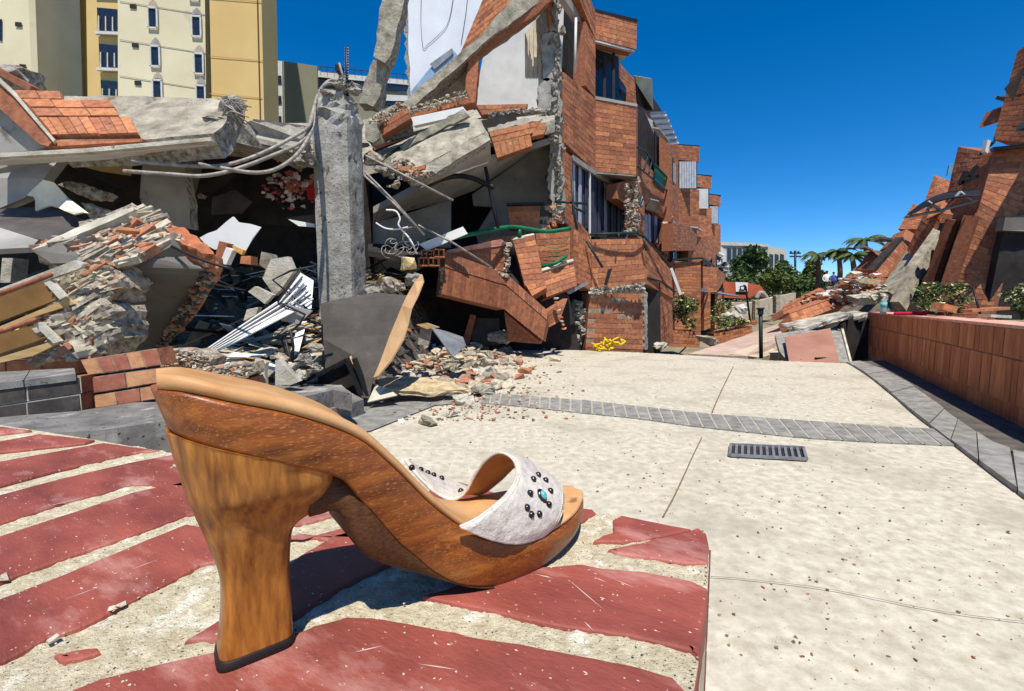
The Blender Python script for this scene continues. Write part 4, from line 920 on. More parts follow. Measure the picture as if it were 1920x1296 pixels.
for k, (x, y, lab) in enumerate(((528, 672, 'small pinkish lump at the foot of the bent black metalwork'), (548, 688, 'small pale lump in the middle under the bent black metalwork'), (572, 672, 'small grey lump between bent metalwork and dark sheet'), (590, 652, 'pale crumbling lump touching the column foot'), (566, 702, 'low pale lump just above the slate step'), (590, 690, 'grey lump beside the lower left edge of the dark sheet'))):
    tag(lump('rubble_lump', P(x, y, 2.75), (.06, .045, .04), (broken, conc2, brokeng)[k % 3], None, 150 + k, 2, .5), lab, 'rubble lump')
# ================================================================== STANDING COLUMN
co = thing('column', 'tall grey concrete column stub standing alone with bent rebar at its top', 'column', tuple(P(635, 680, 4.0)))
A, B, C2 = P(590, 400, 3.9), P(656, 400, 3.84), P(684, 400, 4.12); D2 = A + (C2 - B)
rings = []; NZ = 64; zb, zt = -.1, P(640, 168, 3.9).z
for i in range(NZ + 1):
    z = zb + (zt - zb) * i / NZ; ring = []
    cs = [A, B, C2, D2]; ctr = (A + B + C2 + D2) / 4
    tap = 1 - max(0, (i - NZ + 5)) * .055
    for k in range(4):
        a, b = cs[k], cs[(k + 1) % 4]
        for j in range(7):
            p = a.lerp(b, j / 7); p = V((p.x, p.y, z)); p = ctr.lerp(p, tap) if tap < 1 else p; p.z = z
            n_ = noise.noise(p * 6) * .005 + noise.noise(p * 40) * .0035
            if j == 0: n_ -= .006
            if i > NZ - 7: n_ += noise.noise(p * 14 + V((3, 0, 0))) * .05; p.z += noise.noise(p * 11) * .06
            d = (p - V((ctr.x, ctr.y, p.z))); d.z = 0; p += d.normalized() * n_; ring.append(p)
    rings.append(ring)
cobj = ringmesh('shaft', rings, colm, co, False)
for i, (x, y, s) in enumerate(((612, 172, .06), (640, 160, .07), (664, 168, .07), (625, 185, .05), (600, 600, .05), (592, 640, .06), (672, 575, .05), (675, 560, .04))): lump('broken_edge', P(x, y, 3.9), (s, s, s * .8), brokeng, co, 200 + i, 2, .5)
RBR = .0125
for pts in ([(655, 190, 4.08), (648, 160, 4.08), (622, 150, 4.05), (600, 170, 3.98), (588, 205, 3.85), (580, 236, 3.65), (548, 258, 3.45), (490, 288, 3.3), (430, 308, 3.15), (370, 312, 3.05), (300, 307, 2.98), (247, 302, 2.92)],
            [(640, 185, 4.0), (630, 160, 4.0), (608, 160, 3.98), (592, 190, 3.92), (586, 240, 3.7), (560, 286, 3.4), (520, 316, 3.25), (478, 324, 3.15), (420, 316, 3.08), (372, 308, 3.0)],
            [(616, 190, 4.0), (604, 176, 3.98), (586, 212, 3.86), (570, 262, 3.55), (510, 292, 3.3), (440, 318, 3.12), (380, 330, 3.0), (320, 327, 2.95), (232, 321, 2.9)]):
    tube('rebar', [P(*q) for q in pts], RBR, steel, co, k=7, sm=5)
tube('rebar', [P(652, 180, 3.95), P(650, 140, 3.95), P(650, 88, 3.95)], .012, black, co, sm=0)
for i in range(12): tube('rebar_rib', [P(646, 90 + i * 5, 3.945), P(654, 90 + i * 5, 3.945)], .004, steel, co, k=4, sm=0)
tube('rebar', [P(648, 168, 3.9), P(642, 140, 3.9), P(636, 118, 3.88)], .010, steel, co, sm=0)
for pts in ([(686, 292, 3.9), (850, 376, 4.0)], [(684, 322, 3.9), (740, 378, 3.9), (796, 441, 4.0)], [(684, 330, 3.95), (735, 378, 3.9), (786, 430, 3.9)], [(784, 422, 4.1), (850, 456, 4.2), (923, 502, 4.4)]):
    tube('rebar', [P(*q) for q in pts], .009, steel, co, k=6, sm=0)
# ================================================================== BLACK SHEET
bs_ = thing('black_sheet', 'torn dark roofing sheet with a curled tan edge, leaning at the column foot', 'sheet', tuple(P(690, 745, 3.1)))
dsm = mat('roof_membrane', rgb(84, 77, 70), rgb(60, 55, 50), 5, 0.7, 0.5, 40, c3=rgb(106, 97, 87), c3s=7, c3t=.62, c3w=.2)
slab('membrane', pp(3.2, (601, 569, 3.3), (640, 560, 3.35), (705, 549, 3.4), (740, 552, 3.4), (763, 554, 3.4), (754, 573, 3.35), (731, 628, 3.25), (712, 680, 3.15), (700, 708, 3.1), (692, 747, 3.05), (678, 746, 3.05), (668, 706, 3.1), (658, 664, 3.15), (647, 677, 3.15), (605, 696, 3.15), (603, 634, 3.2)), .014, dsm, bs_)
slab('tan_edge', pp(3.2, (763, 554, 3.39), (778, 528, 3.4), (790, 514, 3.4), (793, 527, 3.38), (783, 552, 3.3), (770, 578, 3.2), (763, 610, 3.15), (754, 638, 3.1), (731, 678, 3.05), (708, 705, 3.03), (700, 708, 3.08), (712, 680, 3.14), (731, 628, 3.24), (754, 573, 3.34)), .012, mat('tan_board', rgb(206, 174, 126), rgb(184, 138, 100), 3, .85, .3, 50, c3=rgb(176, 108, 74), c3s=4, c3t=.6), bs_)
for a, b in (((556, 722), (650, 675)), ((650, 672), (684, 747)), ((664, 672), (692, 745))): beam('frame_bar', P(*a, 3.08), P(*b, 3.08), .05, .022, black, bs_)
st('dark_board', 'shaded dark board inside the black frame', 'board', 3.2, [(566, 722), (648, 682), (672, 744), (630, 748)], .02, dark_shade)
st('pale_flap', 'small pale torn flap lying at the foot of the dark sheet', 'flap', 3.1, [(689, 754, 3.0), (704, 722, 3.15), (728, 728, 3.2), (745, 741, 3.1)], .008, mat('pale_flap', rgb(206, 196, 172), None, 8, .9, .4, 40))
st('layered_board', 'flattened layers of tan board on the paving right of the dark sheet', 'board', 3.3, [(702, 712, 3.4), (760, 706, 3.5), (850, 716, 3.4), (880, 730, 3.3), (800, 738, 3.2), (720, 728, 3.2)], .03, mat('layered', rgb(206, 186, 146), rgb(150, 128, 94), 18, .9, 1, 40), jag=.02, seg=.05, rough=.01, rows=3)
for i, (x, y, s, m_, lab) in enumerate(((905, 735, .07, conc, 'rounded grey concrete lump at the left end of the slate band'), (870, 752, .055, conc2, 'pale flat stone below the grey lump by the slate band'), (808, 790, .05, conc, 'mossy grey stone on the paving behind the insole'), (845, 775, .035, conc2, 'small pale stone right of the mossy stone'), (752, 787, .018, white, 'tiny white tile on the slate path'), (790, 655, .10, broken, 'pinkish broken masonry beside the grey metal plate'), (880, 655, .12, broken, 'brown masonry heap at the foot of the fallen brick parapet'), (845, 668, .07, MATS['orange_broken'], 'orange brick lump before the grey metal plate'), (915, 668, .10, broken, 'tan masonry lump right of the brown masonry heap'), (950, 655, .08, brokeng, 'grey rubble lump near the paving edge'), (845, 692, .09, conc, 'flat dark edged slab on the rubble spill'), (905, 700, .08, conc2, 'pale concrete lump in the rubble spill'), (770, 690, .07, MATS['orange_broken'], 'orange brick shards beside the tan sheet edge'), (740, 672, .07, broken, 'masonry lump just right of the tan sheet edge'), (960, 682, .05, conc2, 'small pale stone right of the rubble spill'), (885, 720, .04, BR[1], 'small red brick piece on the rubble spill'))):
    g = G(x, y + 6); o = lump('rubble_stone', g + V((0, 0, s * .5)), (s * 2.0, s * 1.5, s * .9), m_, None, 230 + i, 2, .4); tag(o, lab, 'rubble stone')
# spill of mid-size rubble
mb = MB(); rr = random.Random(31)
for i in range(1100):
    px = rr.gauss(845, 66); py = rr.uniform(646, 735) - abs(px - 845) * .05; p = G(px, py)
    if px < 720: continue
    s = .012 + .075 * rr.random() ** 2; h = max(0, .16 - abs(px - 850) * .0015) * (py < 700)
    vv, ff = rockv(p + V((0, 0, s * .3 + rr.uniform(0, h))), s * 1.5, s, s * .6, rr, n=11); mb.add(vv, ff, rr.choice([0, 0, 1, 2, 1, 0]))
o = mb.build('rubble', [CRM[0], CRM[1], CRM[2], brokeng], None, kind='stuff'); tag(o, 'spill of brick and mortar rubble on the paving before the fallen parapet', 'rubble')
st('wood_post', 'short broken post with a tan cap between dark sheet and metal plate', 'post', 4.0, [(789, 614), (808, 616), (803, 648), (783, 646)], .06, conc); st('tan_board', 'thin tan board lying on top of the short broken post', 'board', 3.95, [(780, 609), (800, 606), (823, 614), (800, 617)], .05, woodc)
st('metal_plate', 'bent grey metal plate leaning on the rubble', 'metal plate', 4.2, [(809, 614, 4.2), (840, 622, 4.3), (868, 632, 4.3), (874, 648, 4.1), (849, 669, 3.9)], .01, mat('zinc', rgb(146, 148, 150), rgb(106, 108, 112), 7, .5, .3, 30, metallic=.3))
# wire coil + beige block
wcx = thing('wire_coil', 'tangled coil of white wires above the dark sheet', 'wire coil', tuple(P(755, 480, 4.0)))
for i in range(11):
    c = P(735 + rr.uniform(-12, 40), 452 + rr.uniform(-14, 22), 4.0); r = rr.uniform(.02, .07); a0 = rr.uniform(0, 6); ax = V((rr.uniform(-1, 1), rr.uniform(-.4, .4), rr.uniform(-1, 1))).normalized(); bx = ax.orthogonal().normalized()
    tube('wire', [c + (ax * math.cos(a0 + t * .6) + bx * math.sin(a0 + t * .6)) * r * (1 + .05 * t) for t in range(9)], .0035, steel, wcx, k=5, sm=2)
tube('wire', [P(*q, 4.0) for q in [(705, 418), (722, 428), (742, 430), (765, 426)]], .007, white, wcx, k=5); tube('wire', [P(*q, 4.0) for q in [(724, 394), (742, 396), (750, 410), (748, 424), (768, 448), (782, 476)]], .008, white, wcx, k=5)
o = lump('beige_block', P(763, 494, 3.95), (.12, .08, .08), mat('beige_foam', rgb(222, 196, 146), rgb(196, 168, 118), 12, .9, .4, 40), None, 300, 2, .12); tag(o, 'beige soft block hanging under the coil of white wires', 'block')
for i, (x, y, s, lab) in enumerate(((700, 545, .10, 'grey stone behind the top of the dark sheet'), (735, 535, .12, 'pale rubble behind the top of the dark sheet, right of the column'), (775, 525, .09, 'brown rubble under the beige block'), (700, 300, .13, 'grey rubble lump right of the column at the slab end'), (722, 318, .12, 'dark grey lump below the sloping concrete slab'), (740, 345, .07, 'pale rubble under the sloping concrete slab'))):
    o = lump('rubble_stone', P(x, y, 4.3 if y < 400 else 3.9), (s, s, s * .7), (brokeng, broken)[i % 2], None, 310 + i, 2, .5); tag(o, lab, 'rubble stone')
# ================================================================== CENTRE WRECK
YE = 7.0
zinc = MATS['zinc']
# leaning posts
for (lab, xy, Yv) in (('upper leaning concrete post against the sky', [(722, -40), (764, -40), (752, 30), (736, 92), (722, 118), (700, 106), (706, 60)], 5.2), ('lower leaning concrete post behind the column', [(700, 112), (724, 122), (712, 180), (700, 200), (672, 194), (684, 150)], 5.3)):
    st('leaning_post', lab, 'post', Yv, xy, .2, conc, jag=.016, seg=.07, rows=3, edge=brokeng)
ww = thing('white_wall', 'tall white plastered wall with thin cracks behind the sloping beam', 'wall', tuple(P(820, 165, 8.6)))
slab('plaster', pp(8.6, (762, -120), (930, -120), (905, 0), (880, 60), (868, 120), (800, 140), (772, 190), (766, 100)), .2, mat('white_wall_paint', rgb(226, 228, 230), rgb(206, 208, 212), 1.5, .85, .12, 20), ww, jag=.012, seg=.12)
slab('broken_side', pp(8.7, (757, -120), (766, -120), (770, 100), (774, 190), (766, 190), (760, 100)), .25, brokeng, ww, jag=.03, seg=.08)
ck = mat('crack', rgb(70, 66, 62), None, 9, .9, 0)
for pts in ([(790, -10), (789, 40), (793, 90), (802, 84), (822, 66), (838, 48), (846, 20), (852, -20)], [(878, -20), (874, 20), (868, 60), (864, 84)]): tube('crack', [P(x, y, 8.585) for x, y in pts], .0045, ck, ww, k=4, sm=2)
# sloping beam with brick cladding
sb = thing('sloping_beam', 'long concrete beam sloping down from upper right, brick clad above', 'beam', tuple(P(760, 205, 6.4)))
slab('beam_face', [P(1010, -60, 6.6), P(1045, -60, 6.6), P(1010, 5, 6.6), P(905, 82, 6.5), P(770, 205, 6.4), P(752, 196, 6.4), P(800, 152, 6.45), P(900, 68, 6.5)], .35, conc, sb, jag=.01, seg=.1, rows=3, edge=brokeng)
slab('beam_soffit_brick', [P(1045, -60, 6.62), P(1060, -30, 6.62), P(1010, 24, 6.62), P(940, 72, 6.6), P(898, 104, 6.6), P(886, 92, 6.56), P(1010, 4, 6.6)], .2, BR[2], sb, jag=.01, seg=.1)
bq(sb, 6.9, (862, 102), (1000, -8), (985, -70), (905, 0), back=.12, course=.09)
slab('flashing', [P(770, 172, 6.5), P(806, 128, 6.5), P(848, 92, 6.5), P(862, 108, 6.5), P(816, 150, 6.5), P(776, 192, 6.5)], .02, mat('blue_zinc', rgb(176, 200, 214), rgb(140, 160, 172), 5, .35, .1, 30, metallic=.5), sb)
slab('flashing', [P(806, 120, 6.48), P(848, 90, 6.48), P(850, 100, 6.48), P(815, 130, 6.48)], .02, zinc, sb)
slab('web_plaster', pp(6.75, (780, 200), (800, 180), (872, 122), (880, 112), (874, 168), (850, 180), (792, 208)), .06, mat('tan_plaster', rgb(186, 168, 138), rgb(150, 134, 108), 8, .9, .5, 40), sb)
slab('brick_pier', pp(6.55, (880, 92), (898, 106), (892, 190), (886, 194), (872, 170), (876, 130)), .25, BR[1], sb, jag=.008, seg=.06)
slab('beam_foot', [P(690, 222, 6.2), P(750, 192, 6.35), P(768, 200, 6.35), P(770, 212, 6.3), P(705, 238, 6.1), P(690, 240, 6.1)], .3, brokeng, sb, jag=.02, seg=.06, rows=3)
bq(sb, 6.15, (712, 258), (772, 222), (764, 202), (704, 236), back=.15, course=.07, mats=[BR[2], BR[1]])
st('concrete_stub', 'grey broken concrete foot between column and sloping beam', 'concrete', 6.0, [(684, 232), (706, 230), (712, 258), (700, 268), (686, 262)], .3, conc, jag=.01, seg=.06)
rb = thing('brick_beam', 'short red brick beam with broken white top under the sloping beam', 'beam', tuple(P(825, 215, 6.2)))
bq(rb, 6.2, (773, 220), (886, 193), (878, 174), (770, 207), back=.2, course=.07, mats=[BR[2], BR[1]])
for i in range(8): lump('mortar_lump', P(778 + i * 13, 203 - i * 4, 6.22), (.08, .07, .035), broken, rb, 330 + i, 2, .5)
st('white_slab', 'white slab edge lying under the short red beam', 'slab', 6.0, [(771, 220), (868, 200), (882, 218), (852, 219), (776, 236)], .08, white)
st('thin_slab', 'thin rough concrete slab above the big sloping slab', 'slab', 5.6, [(749, 275), (764, 262), (868, 204), (880, 216), (830, 240), (756, 282)], .07, conc, jag=.01, seg=.06, edge=brokeng)
bs2 = thing('big_slab', 'big ribbed concrete slab sloping down to the left, right of the column', 'slab', tuple(P(830, 330, 5.1)))
slab('upper_face', [P(737, 300, 5.3), P(752, 286, 5.4), P(820, 252, 5.6), P(885, 218, 5.8), P(902, 226, 5.7), P(912, 246, 5.6), P(806, 304, 5.25), P(760, 322, 5.15), P(738, 314, 5.15)], .10, conc, bs2, jag=.008, seg=.08, edge=brokeng)
slab('lower_band', [P(806, 305, 5.18), P(913, 246, 5.5), P(919, 262, 5.48), P(806, 330, 5.12), P(771, 336, 5.08), P(760, 323, 5.12)], .14, conc, bs2, jag=.006, seg=.08, edge=brokeng)
slab('soffit', [P(919, 266, 5.5), P(921, 302, 5.9), P(860, 322, 5.7), P(798, 348, 5.5), P(806, 332, 5.14)], .05, plasg, bs2)
for i, (x, y) in enumerate(((756, 318), (782, 318), (770, 332))): o = slab('brick', pp(5.06, (x - 14, y + 6), (x + 14, y - 2), (x + 16, y - 9), (x - 10, y - 3)), .05, BR[0], bs2)
for i in range(9): lump('mortar_lump', P(752 + i * 8, 334 - i, 5.08), (.05, .05, .04), brokeng, bs2, 340 + i, 2, .5)
oc = thing('brick_cladding', 'bright orange brick clad slab end beside the broken house column', 'brick cap', tuple(P(965, 295, 5.9)))
bq(oc, 5.9, (924, 268), (1000, 250), (1012, 227), (916, 247), back=.14, mats=[BR[0]], course=.07, length=.2)
bq(oc, 5.9, (932, 297), (998, 274), (994, 252), (924, 268), back=.14, mats=[BR[0]], rows=1, length=.075, course=.2)
bq(oc, 5.9, (996, 257), (1020, 252), (1026, 236), (1008, 227), back=.12, mats=[BR[0]], course=.07)
slab('white_rim', pp(5.95, (914, 240), (960, 228), (1010, 218), (1014, 226), (960, 237), (916, 248)), .2, conc2, oc, jag=.012, seg=.05)
lb_ = thing('edge_beam', 'low orange stained beam under the white interior wall', 'beam', tuple(P(945, 222, 6.5)))
bq(lb_, 6.5, (904, 216), (985, 207), (990, 195), (892, 197), back=.15, mats=[BR[0], BR[3]], course=.08)
for i in range(7): lump('mortar_lump', P(925 + i * 14, 216 - i * 1.5, 6.45), (.09, .08, .05), brokeng, lb_, 360 + i, 2, .5)
beam('rail', P(905, 238, 6.3), P(968, 222, 6.3), .1, .12, dark_shade, lb_)
# pile of bars between
for i, (a, b, m_) in enumerate((((690, 290), (775, 252), black), ((700, 280), (790, 246), BR[2]), ((715, 300), (770, 262), greend), ((735, 262), (850, 230), black))):
    beam('bent_bar', P(*a, 5.5), P(*b, 5.8), .05, .03, m_); tag([o for o in COL.objects if o.name.startswith('bent_bar')][-1], ['dark bent bar beside the column top right', 'rusty brown bar among the dark bars', 'green painted bar under the thin slab', 'dark wire bar under the white slab'][i], 'bar')
crust(bs2, q0 := [P(737, 300, 5.24), P(760, 300, 5.2), P(800, 326, 5.05), P(770, 338, 5.0), P(738, 318, 5.08)], 260, .012, .045, 70, mi=(0, 0, 1, 2))
crust(sb, [P(690, 224, 6.15), P(750, 193, 6.3), P(768, 203, 6.3), P(705, 238, 6.05)], 220, .012, .04, 71)
crust(rb, [P(770, 208, 6.15), P(876, 176, 6.15), P(880, 182, 6.12), P(772, 214, 6.12)], 260, .01, .035, 72, mi=(0, 0, 1))
# ================================================================== NEAREST HOUSE
h1 = thing('town_house', 'nearest brick town house with its end torn off beside the rubble', 'town house', tuple(S(1150, 690, -2.67)))
cf = -2.67
def SB(parent, c, a, b, cc, d, **k):
    q = [S(x, y, c) for x, y in (a, b, cc, d)]; brickquad(parent, *q, **k)
# interior plaster seen through the torn end
slab('inner_wall', pp(8.2, (888, 200), (905, 110), (1000, 5), (1030, -60), (1060, -60), (1050, 230), (888, 215)), .1, plas, h1)
for i in range(8):
    x = 984 + i * 4.2; slab('curtain_fold', pp(7.3 + .05 * (i % 2), (x, 62 - i * 5), (x + 5.4, 56 - i * 5), (x + 5.8, 148 + (i > 5) * 40), (x + .4, 144 + (i > 5) * 44)), .02, mat('cream_curtain', rgb(222, 214, 196), rgb(190, 180, 160), 6, .9, .2, 30), h1)
# ragged corner column
cr = random.Random(8)
for k, (y0, y1, x0, x1) in enumerate(((-80, 60, 1014, 1046), (60, 150, 1018, 1050), (150, 268, 1010, 1052), (268, 420, 1030, 1056))):
    slab('corner_column', [P(x0, y0, YE), P(x1, y0, YE), P(x1 + 2, (y0 + y1) / 2, YE), P(x1 + 1, y1, YE), P(x0 + (8 if k == 3 else 0), y1, YE), P(x0 - 2, (y0 + y1) / 2, YE)], .3, colm, h1, jag=.03, seg=.06, rows=3, edge=brokeng)
for i in range(34): lump('broken_edge', P(1046 + cr.uniform(-8, 9), -20 + i * 13, YE - .03), (.05, .06, .07), brokeng, h1, 400 + i, 1, .6)
for i, (x, y) in enumerate(((1020, 218), (1034, 214), (1030, 234), (1040, 246), (1022, 250), (1012, 232), (1036, 262))): lump('broken_edge', P(x, y, YE - .1), (.10, .12, .08), brokeng, h1, 440 + i, 2, .5)
slab('brick_scab', pp(YE - .04, (1024, -40), (1032, -40), (1036, 30), (1030, 60), (1026, 20)), .08, BR[1], h1)
# street face, upper storey
SB(h1, cf, (1058, 268), (1116, 322), (1116, 185), (1056, 135), holes=(), back=.22)
SB(h1, cf, (1084, -5), (1116, 74), (1116, 22), (1084, -60), back=.22)
SB(h1, cf, (1097, 160), (1116, 184), (1116, 75), (1097, 40), back=.2)
slab('window_void', [S(1050, 132, cf - .5), S(1098, 165, cf - .5), S(1098, 20, cf - .5), S(1050, -60, cf - .5)], .05, dark_shade, h1)
tube('window_post', [S(1080, 34, cf - .05), S(1078, 136, cf - .05)], .02, plas, h1, sm=0)
slab('lintel', [S(1046, -20, cf - .1), S(1096, 55, cf - .1), S(1096, 42, cf - .1), S(1046, -40, cf - .1)], .1, plasg, h1)
# bay: angled face towards the viewer
bx0, bx1 = 8.45, 8.80
def BF(parent, a, b, c, d, Yc=bx0, Yt=bx1, **k):
    brickquad(parent, P(*a, Yc), P(*b, Yt), P(*c, Yt), P(*d, Yc), **k)
BF(h1, (1116, 322), (1192, 328), (1193, 198), (1116, 184), back=.25, soldier=(0,))
BF(h1, (1116, 74), (1193, 93), (1194, 40), (1115, 20), back=.25, soldier=(0,))
slab('coping', [P(1114, 16, bx0 - .02), P(1196, 36, bx1 - .02), P(1196, 41, bx1 - .02), P(1114, 21, bx0 - .02)], .3, black, h1)
slab('sill', [P(1116, 180, bx0 - .02), P(1195, 195, bx1 - .02), P(1195, 200, bx1 - .02), P(1116, 186, bx0 - .02)], .3, plasg, h1)
slab('soffit', [P(1116, 78, bx0), P(1190, 97, bx1), P(1180, 104, 9.4), P(1150, 124, 10.2), P(1130, 120, 10)], .03, plas, h1, dirn=V((0, 0, 1)))
slab('soffit', [P(1116, 325, bx0), P(1192, 331, bx1), P(1170, 344, 9.6), P(1146, 352, 10.4)], .03, plasg, h1, dirn=V((0, 0, 1)))
# behind the bay window
slab('window_glass', [P(1117, 184, 8.9), P(1160, 190, 9.3), P(1160, 100, 9.3), P(1117, 76, 8.9)], .03, glass, h1)
for x in (1133, 1150): beam('window_frame', P(x, 192, 8.8), P(x, 100, 8.8), .05, .05, black, h1)
brickquad(h1, P(1152, 192, 9.6), P(1193, 196, 11.0), P(1190, 150, 11.0), P(1152, 108, 9.6), back=.2)
slab('small_window', [P(1158, 186, 9.7), P(1174, 190, 10.1), P(1174, 165, 10.1), P(1158, 140, 9.7)], .03, glass, h1)
slab('bay_far_side', [P(1193, 198, bx1), P(1193, 330, bx1), P(1196, 330, 10.4), P(1196, 205, 10.4)], .1, BR[2], h1)
# street face, ground-floor window with curtains
SB(h1, cf, (1057, 415), (1072, 430), (1072, 294), (1058, 282), back=.2)
wn1 = mesh('window', *hexa(*[S(x, y, cf - .12) for x, y in ((1072, 432), (1176, 446), (1176, 366), (1072, 296))], SN * -.04), glass, h1)
for i in range(17):
    x = 1074 + i * 6.0; yt = 300 + (x - 1072) * .68; yb = 428 if x < 1104 else 444
    m_ = [curt, curtd, curt, curtd, curtd][i % 5] if x < 1110 else (curt if i % 7 == 3 else curtd)
    q = [S(xx, yy, cf - .06 - .03 * (i % 2)) for xx, yy in ((x, yb), (x + 4.6, yb), (x + 4.6, yt + 3), (x, yt))]
    mesh('curtain', *hexa(*q, SN * -.015), m_, wn1)
for x in (1072, 1106, 1140): beam('frame', S(x, 300 + (x - 1072) * .68 - 4, cf - .02), S(x, 432 if x < 1100 else 446, cf - .02), .03, .03, plas if x == 1106 else black, wn1)
beam('frame', S(1072, 296, cf - .02), S(1176, 366, cf - .02), .05, .08, plasg, wn1)
SB(h1, cf + .02, (1072, 448), (1106, 480), (1106, 440), (1072, 402), back=.2)
# ragged masonry right of the window and spandrel
SB(h1, cf + .25, (1156, 372), (1196, 398), (1196, 332), (1156, 344), back=.2)
for i, (x, y, m_) in enumerate(((1186, 350, colm), (1190, 372, brokeng), (1180, 396, broken), (1176, 420, broken), (1186, 430, brokeng), (1192, 410, colm), (1198, 380, colm))): lump('broken_edge', S(x, y, cf + .3), (.11, .12, .17), m_, h1, 460 + i, 2, .5)
SB(h1, cf + .2, (1194, 445), (1208, 452), (1208, 380), (1194, 372), back=.2)
# porch block
Yp = 7.05
brickquad(h1, P(1109, 545, Yp), P(1209, 532, Yp + .25), P(1207, 448, Yp + .25), P(1109, 449, Yp), back=.25, soldier=(-1,))
brickquad(h1, P(1075, 528, Yp - .3), P(1108, 545, Yp), P(1108, 447, Yp), P(1075, 430, Yp - .3), back=.2)
cs_ = YC
brickquad(h1, P(1209, 532, Yp + .25), P(1262, 560, 9.3), P(1258, 508, 9.3), P(1208, 448, Yp + .25), back=.2)
for i in range(15): lump('mortar_lump', P(1108 + i * 7, 545 - i * .7 + cr.uniform(-3, 3), Yp), (.05, .06, .045), brokeng, h1, 480 + i, 1, .5)
brickquad(h1, P(1098, 652, Yp), P(1211, 656, Yp + .25), P(1211, 549, Yp + .25), P(1106, 549, Yp), back=.3, holes=((-.1, .93, .2, 1.1), (.42, .86, .75, .93), (0.05, .62, .40, .69), (.4, .56, .75, .62), (-.1, .3, .08, .36), (-.1, .48, .08, .54), (-.1, .13, .08, .19)))
slab('pier_base', [P(1098, 652, Yp), P(1211, 656, Yp + .25), P(1211, 760, Yp + .25), P(1098, 760, Yp)], .3, BR[2], h1)
slab('mortar_joint', pp(Yp, (1208, 548, Yp + .2), (1214, 548, Yp + .25), (1214, 656, Yp + .25), (1209, 656, Yp + .2)), .1, brokeng, h1, jag=.015, seg=.05)
slab('doorway', [P(1214, 760, 7.8), P(1240, 760, 8.2), P(1238, 530, 8.2), P(1213, 530, 7.8)], .05, dark_shade, h1)
SB(h1, -1.62, (1237, 660), (1262, 640), (1258, 520), (1235, 535), back=.25)
rl = thing('balcony_railing', 'black bent balcony railing hanging off the nearest house porch', 'railing', tuple(P(1200, 445, 7.1)))
for pts in ([(1040, 378, 6.9), (1100, 382, 6.9)], [(1106, 440, 6.95), (1150, 438, 7.0), (1194, 437, 7.1), (1208, 444, 7.2), (1258, 500, 8.6), (1266, 524, 8.7), (1278, 557, 8.6)], [(1098, 400, 6.9), (1072, 386, 6.9)], [(1118, 440, 7), (1118, 447, 7)], [(1160, 438, 7), (1160, 447, 7)], [(1206, 444, 7.2), (1212, 470, 7.2)], [(1212, 520, 7.4), (1240, 528, 8.2), (1266, 548, 8.5)], [(1100, 452, 6.9), (1130, 502, 6.9)], [(1072, 330, 6.8), (1076, 400, 6.8), (1082, 430, 6.8)]): tube('rail', [P(*q) for q in pts], .018, greend, rl, sm=0)
slab('white_strip', pp(8.2, (1256, 503), (1261, 502), (1279, 552), (1274, 554)), .03, plas, rl)
st('grey_gutter', 'short grey metal gutter sticking out over the fallen wall', 'gutter', 6.6, [(1062, 548), (1100, 528), (1104, 532), (1068, 552)], .05, zinc)
st('hanging_bar', 'short dark bar hanging from the porch parapet', 'bar', 6.9, [(1141, 505), (1148, 503), (1138, 536), (1133, 534)], .03, black)
# yellow ribbon heap on the paving edge
yt_ = thing('yellow_ribbon', 'crumpled heap of yellow plastic tape at the foot of the brick pier', 'yellow tape', tuple(P(1130, 656, 6.7)))
ylw = mat('yellow_plastic', rgb(236, 206, 30), rgb(206, 170, 10), 20, .5, .2, 60)
for i in range(14):
    c = P(1118 + cr.uniform(0, 34), 652 - cr.uniform(0, 6), 6.7); pts = [c]
    for k in range(5): pts.append(pts[-1] + V((cr.uniform(-.09, .09), cr.uniform(-.05, .05), cr.uniform(-.03, .04))))
    tube('tape', pts, .012, ylw, yt_, k=5, sm=2)
tube('tape', [P(1131, 648, 6.7), P(1134, 637, 6.7), P(1142, 644, 6.7), P(1148, 652, 6.7)], .014, ylw, yt_, k=5)
crust(h1, [P(1106, 549, Yp - .05), P(1208, 540, Yp + .1), P(1209, 548, Yp + .1), P(1106, 552, Yp - .05)], 300, .012, .045, 73, mi=(0, 0, 1))
crust(h1, [P(1172, 345, 8.6), P(1196, 335, 9.4), P(1194, 440, 9.4), P(1174, 436, 8.6)], 320, .015, .06, 74)
# fallen brick pieces before the house
fp = thing('fallen_parapet', 'long fallen brick parapet snapped in two, sloping to the ground', 'parapet', tuple(P(930, 600, 5.8)))
q = lambda *a: [P(*x) for x in a]
up = mat('parapet_brick', rgb(160, 100, 68), rgb(118, 70, 46), 22, .88, .6, 100, c3=rgb(190, 130, 100), c3s=10, c3t=.68, objrand=.14, dist=.005)
up2 = mat('parapet_brick_dark', rgb(144, 88, 60), rgb(104, 60, 42), 22, .88, .6, 100, c3=rgb(190, 130, 100), c3s=10, c3t=.7, objrand=.14, dist=.005)
brickquad(fp, *q((834, 501, 5.6), (949, 535, 6.0), (949, 513, 6.05), (835, 472, 5.65)), rows=1, length=.075, back=.2, mats=[up, up2])
brickquad(fp, *q((829, 552, 5.55), (945, 580, 5.95), (949, 537, 6.0), (834, 503, 5.6)), rows=1, length=.055, back=.2, mats=[up, up2], gap=.003)
brickquad(fp, *q((949, 535, 6.0), (1025, 600, 5.8), (1027, 583, 5.85), (949, 513, 6.05)), rows=1, length=.075, back=.2, mats=[up, up2])
brickquad(fp, *q((945, 580, 5.95), (1017, 638, 5.75), (1025, 602, 5.8), (949, 537, 6.0)), rows=1, length=.06, back=.2, mats=[up, up2], gap=.005)
brickquad(fp, *q((953, 640, 6.1), (1012, 645, 5.95), (1012, 640, 5.95), (945, 584, 6.1)), back=.1, mats=[BR[2]])
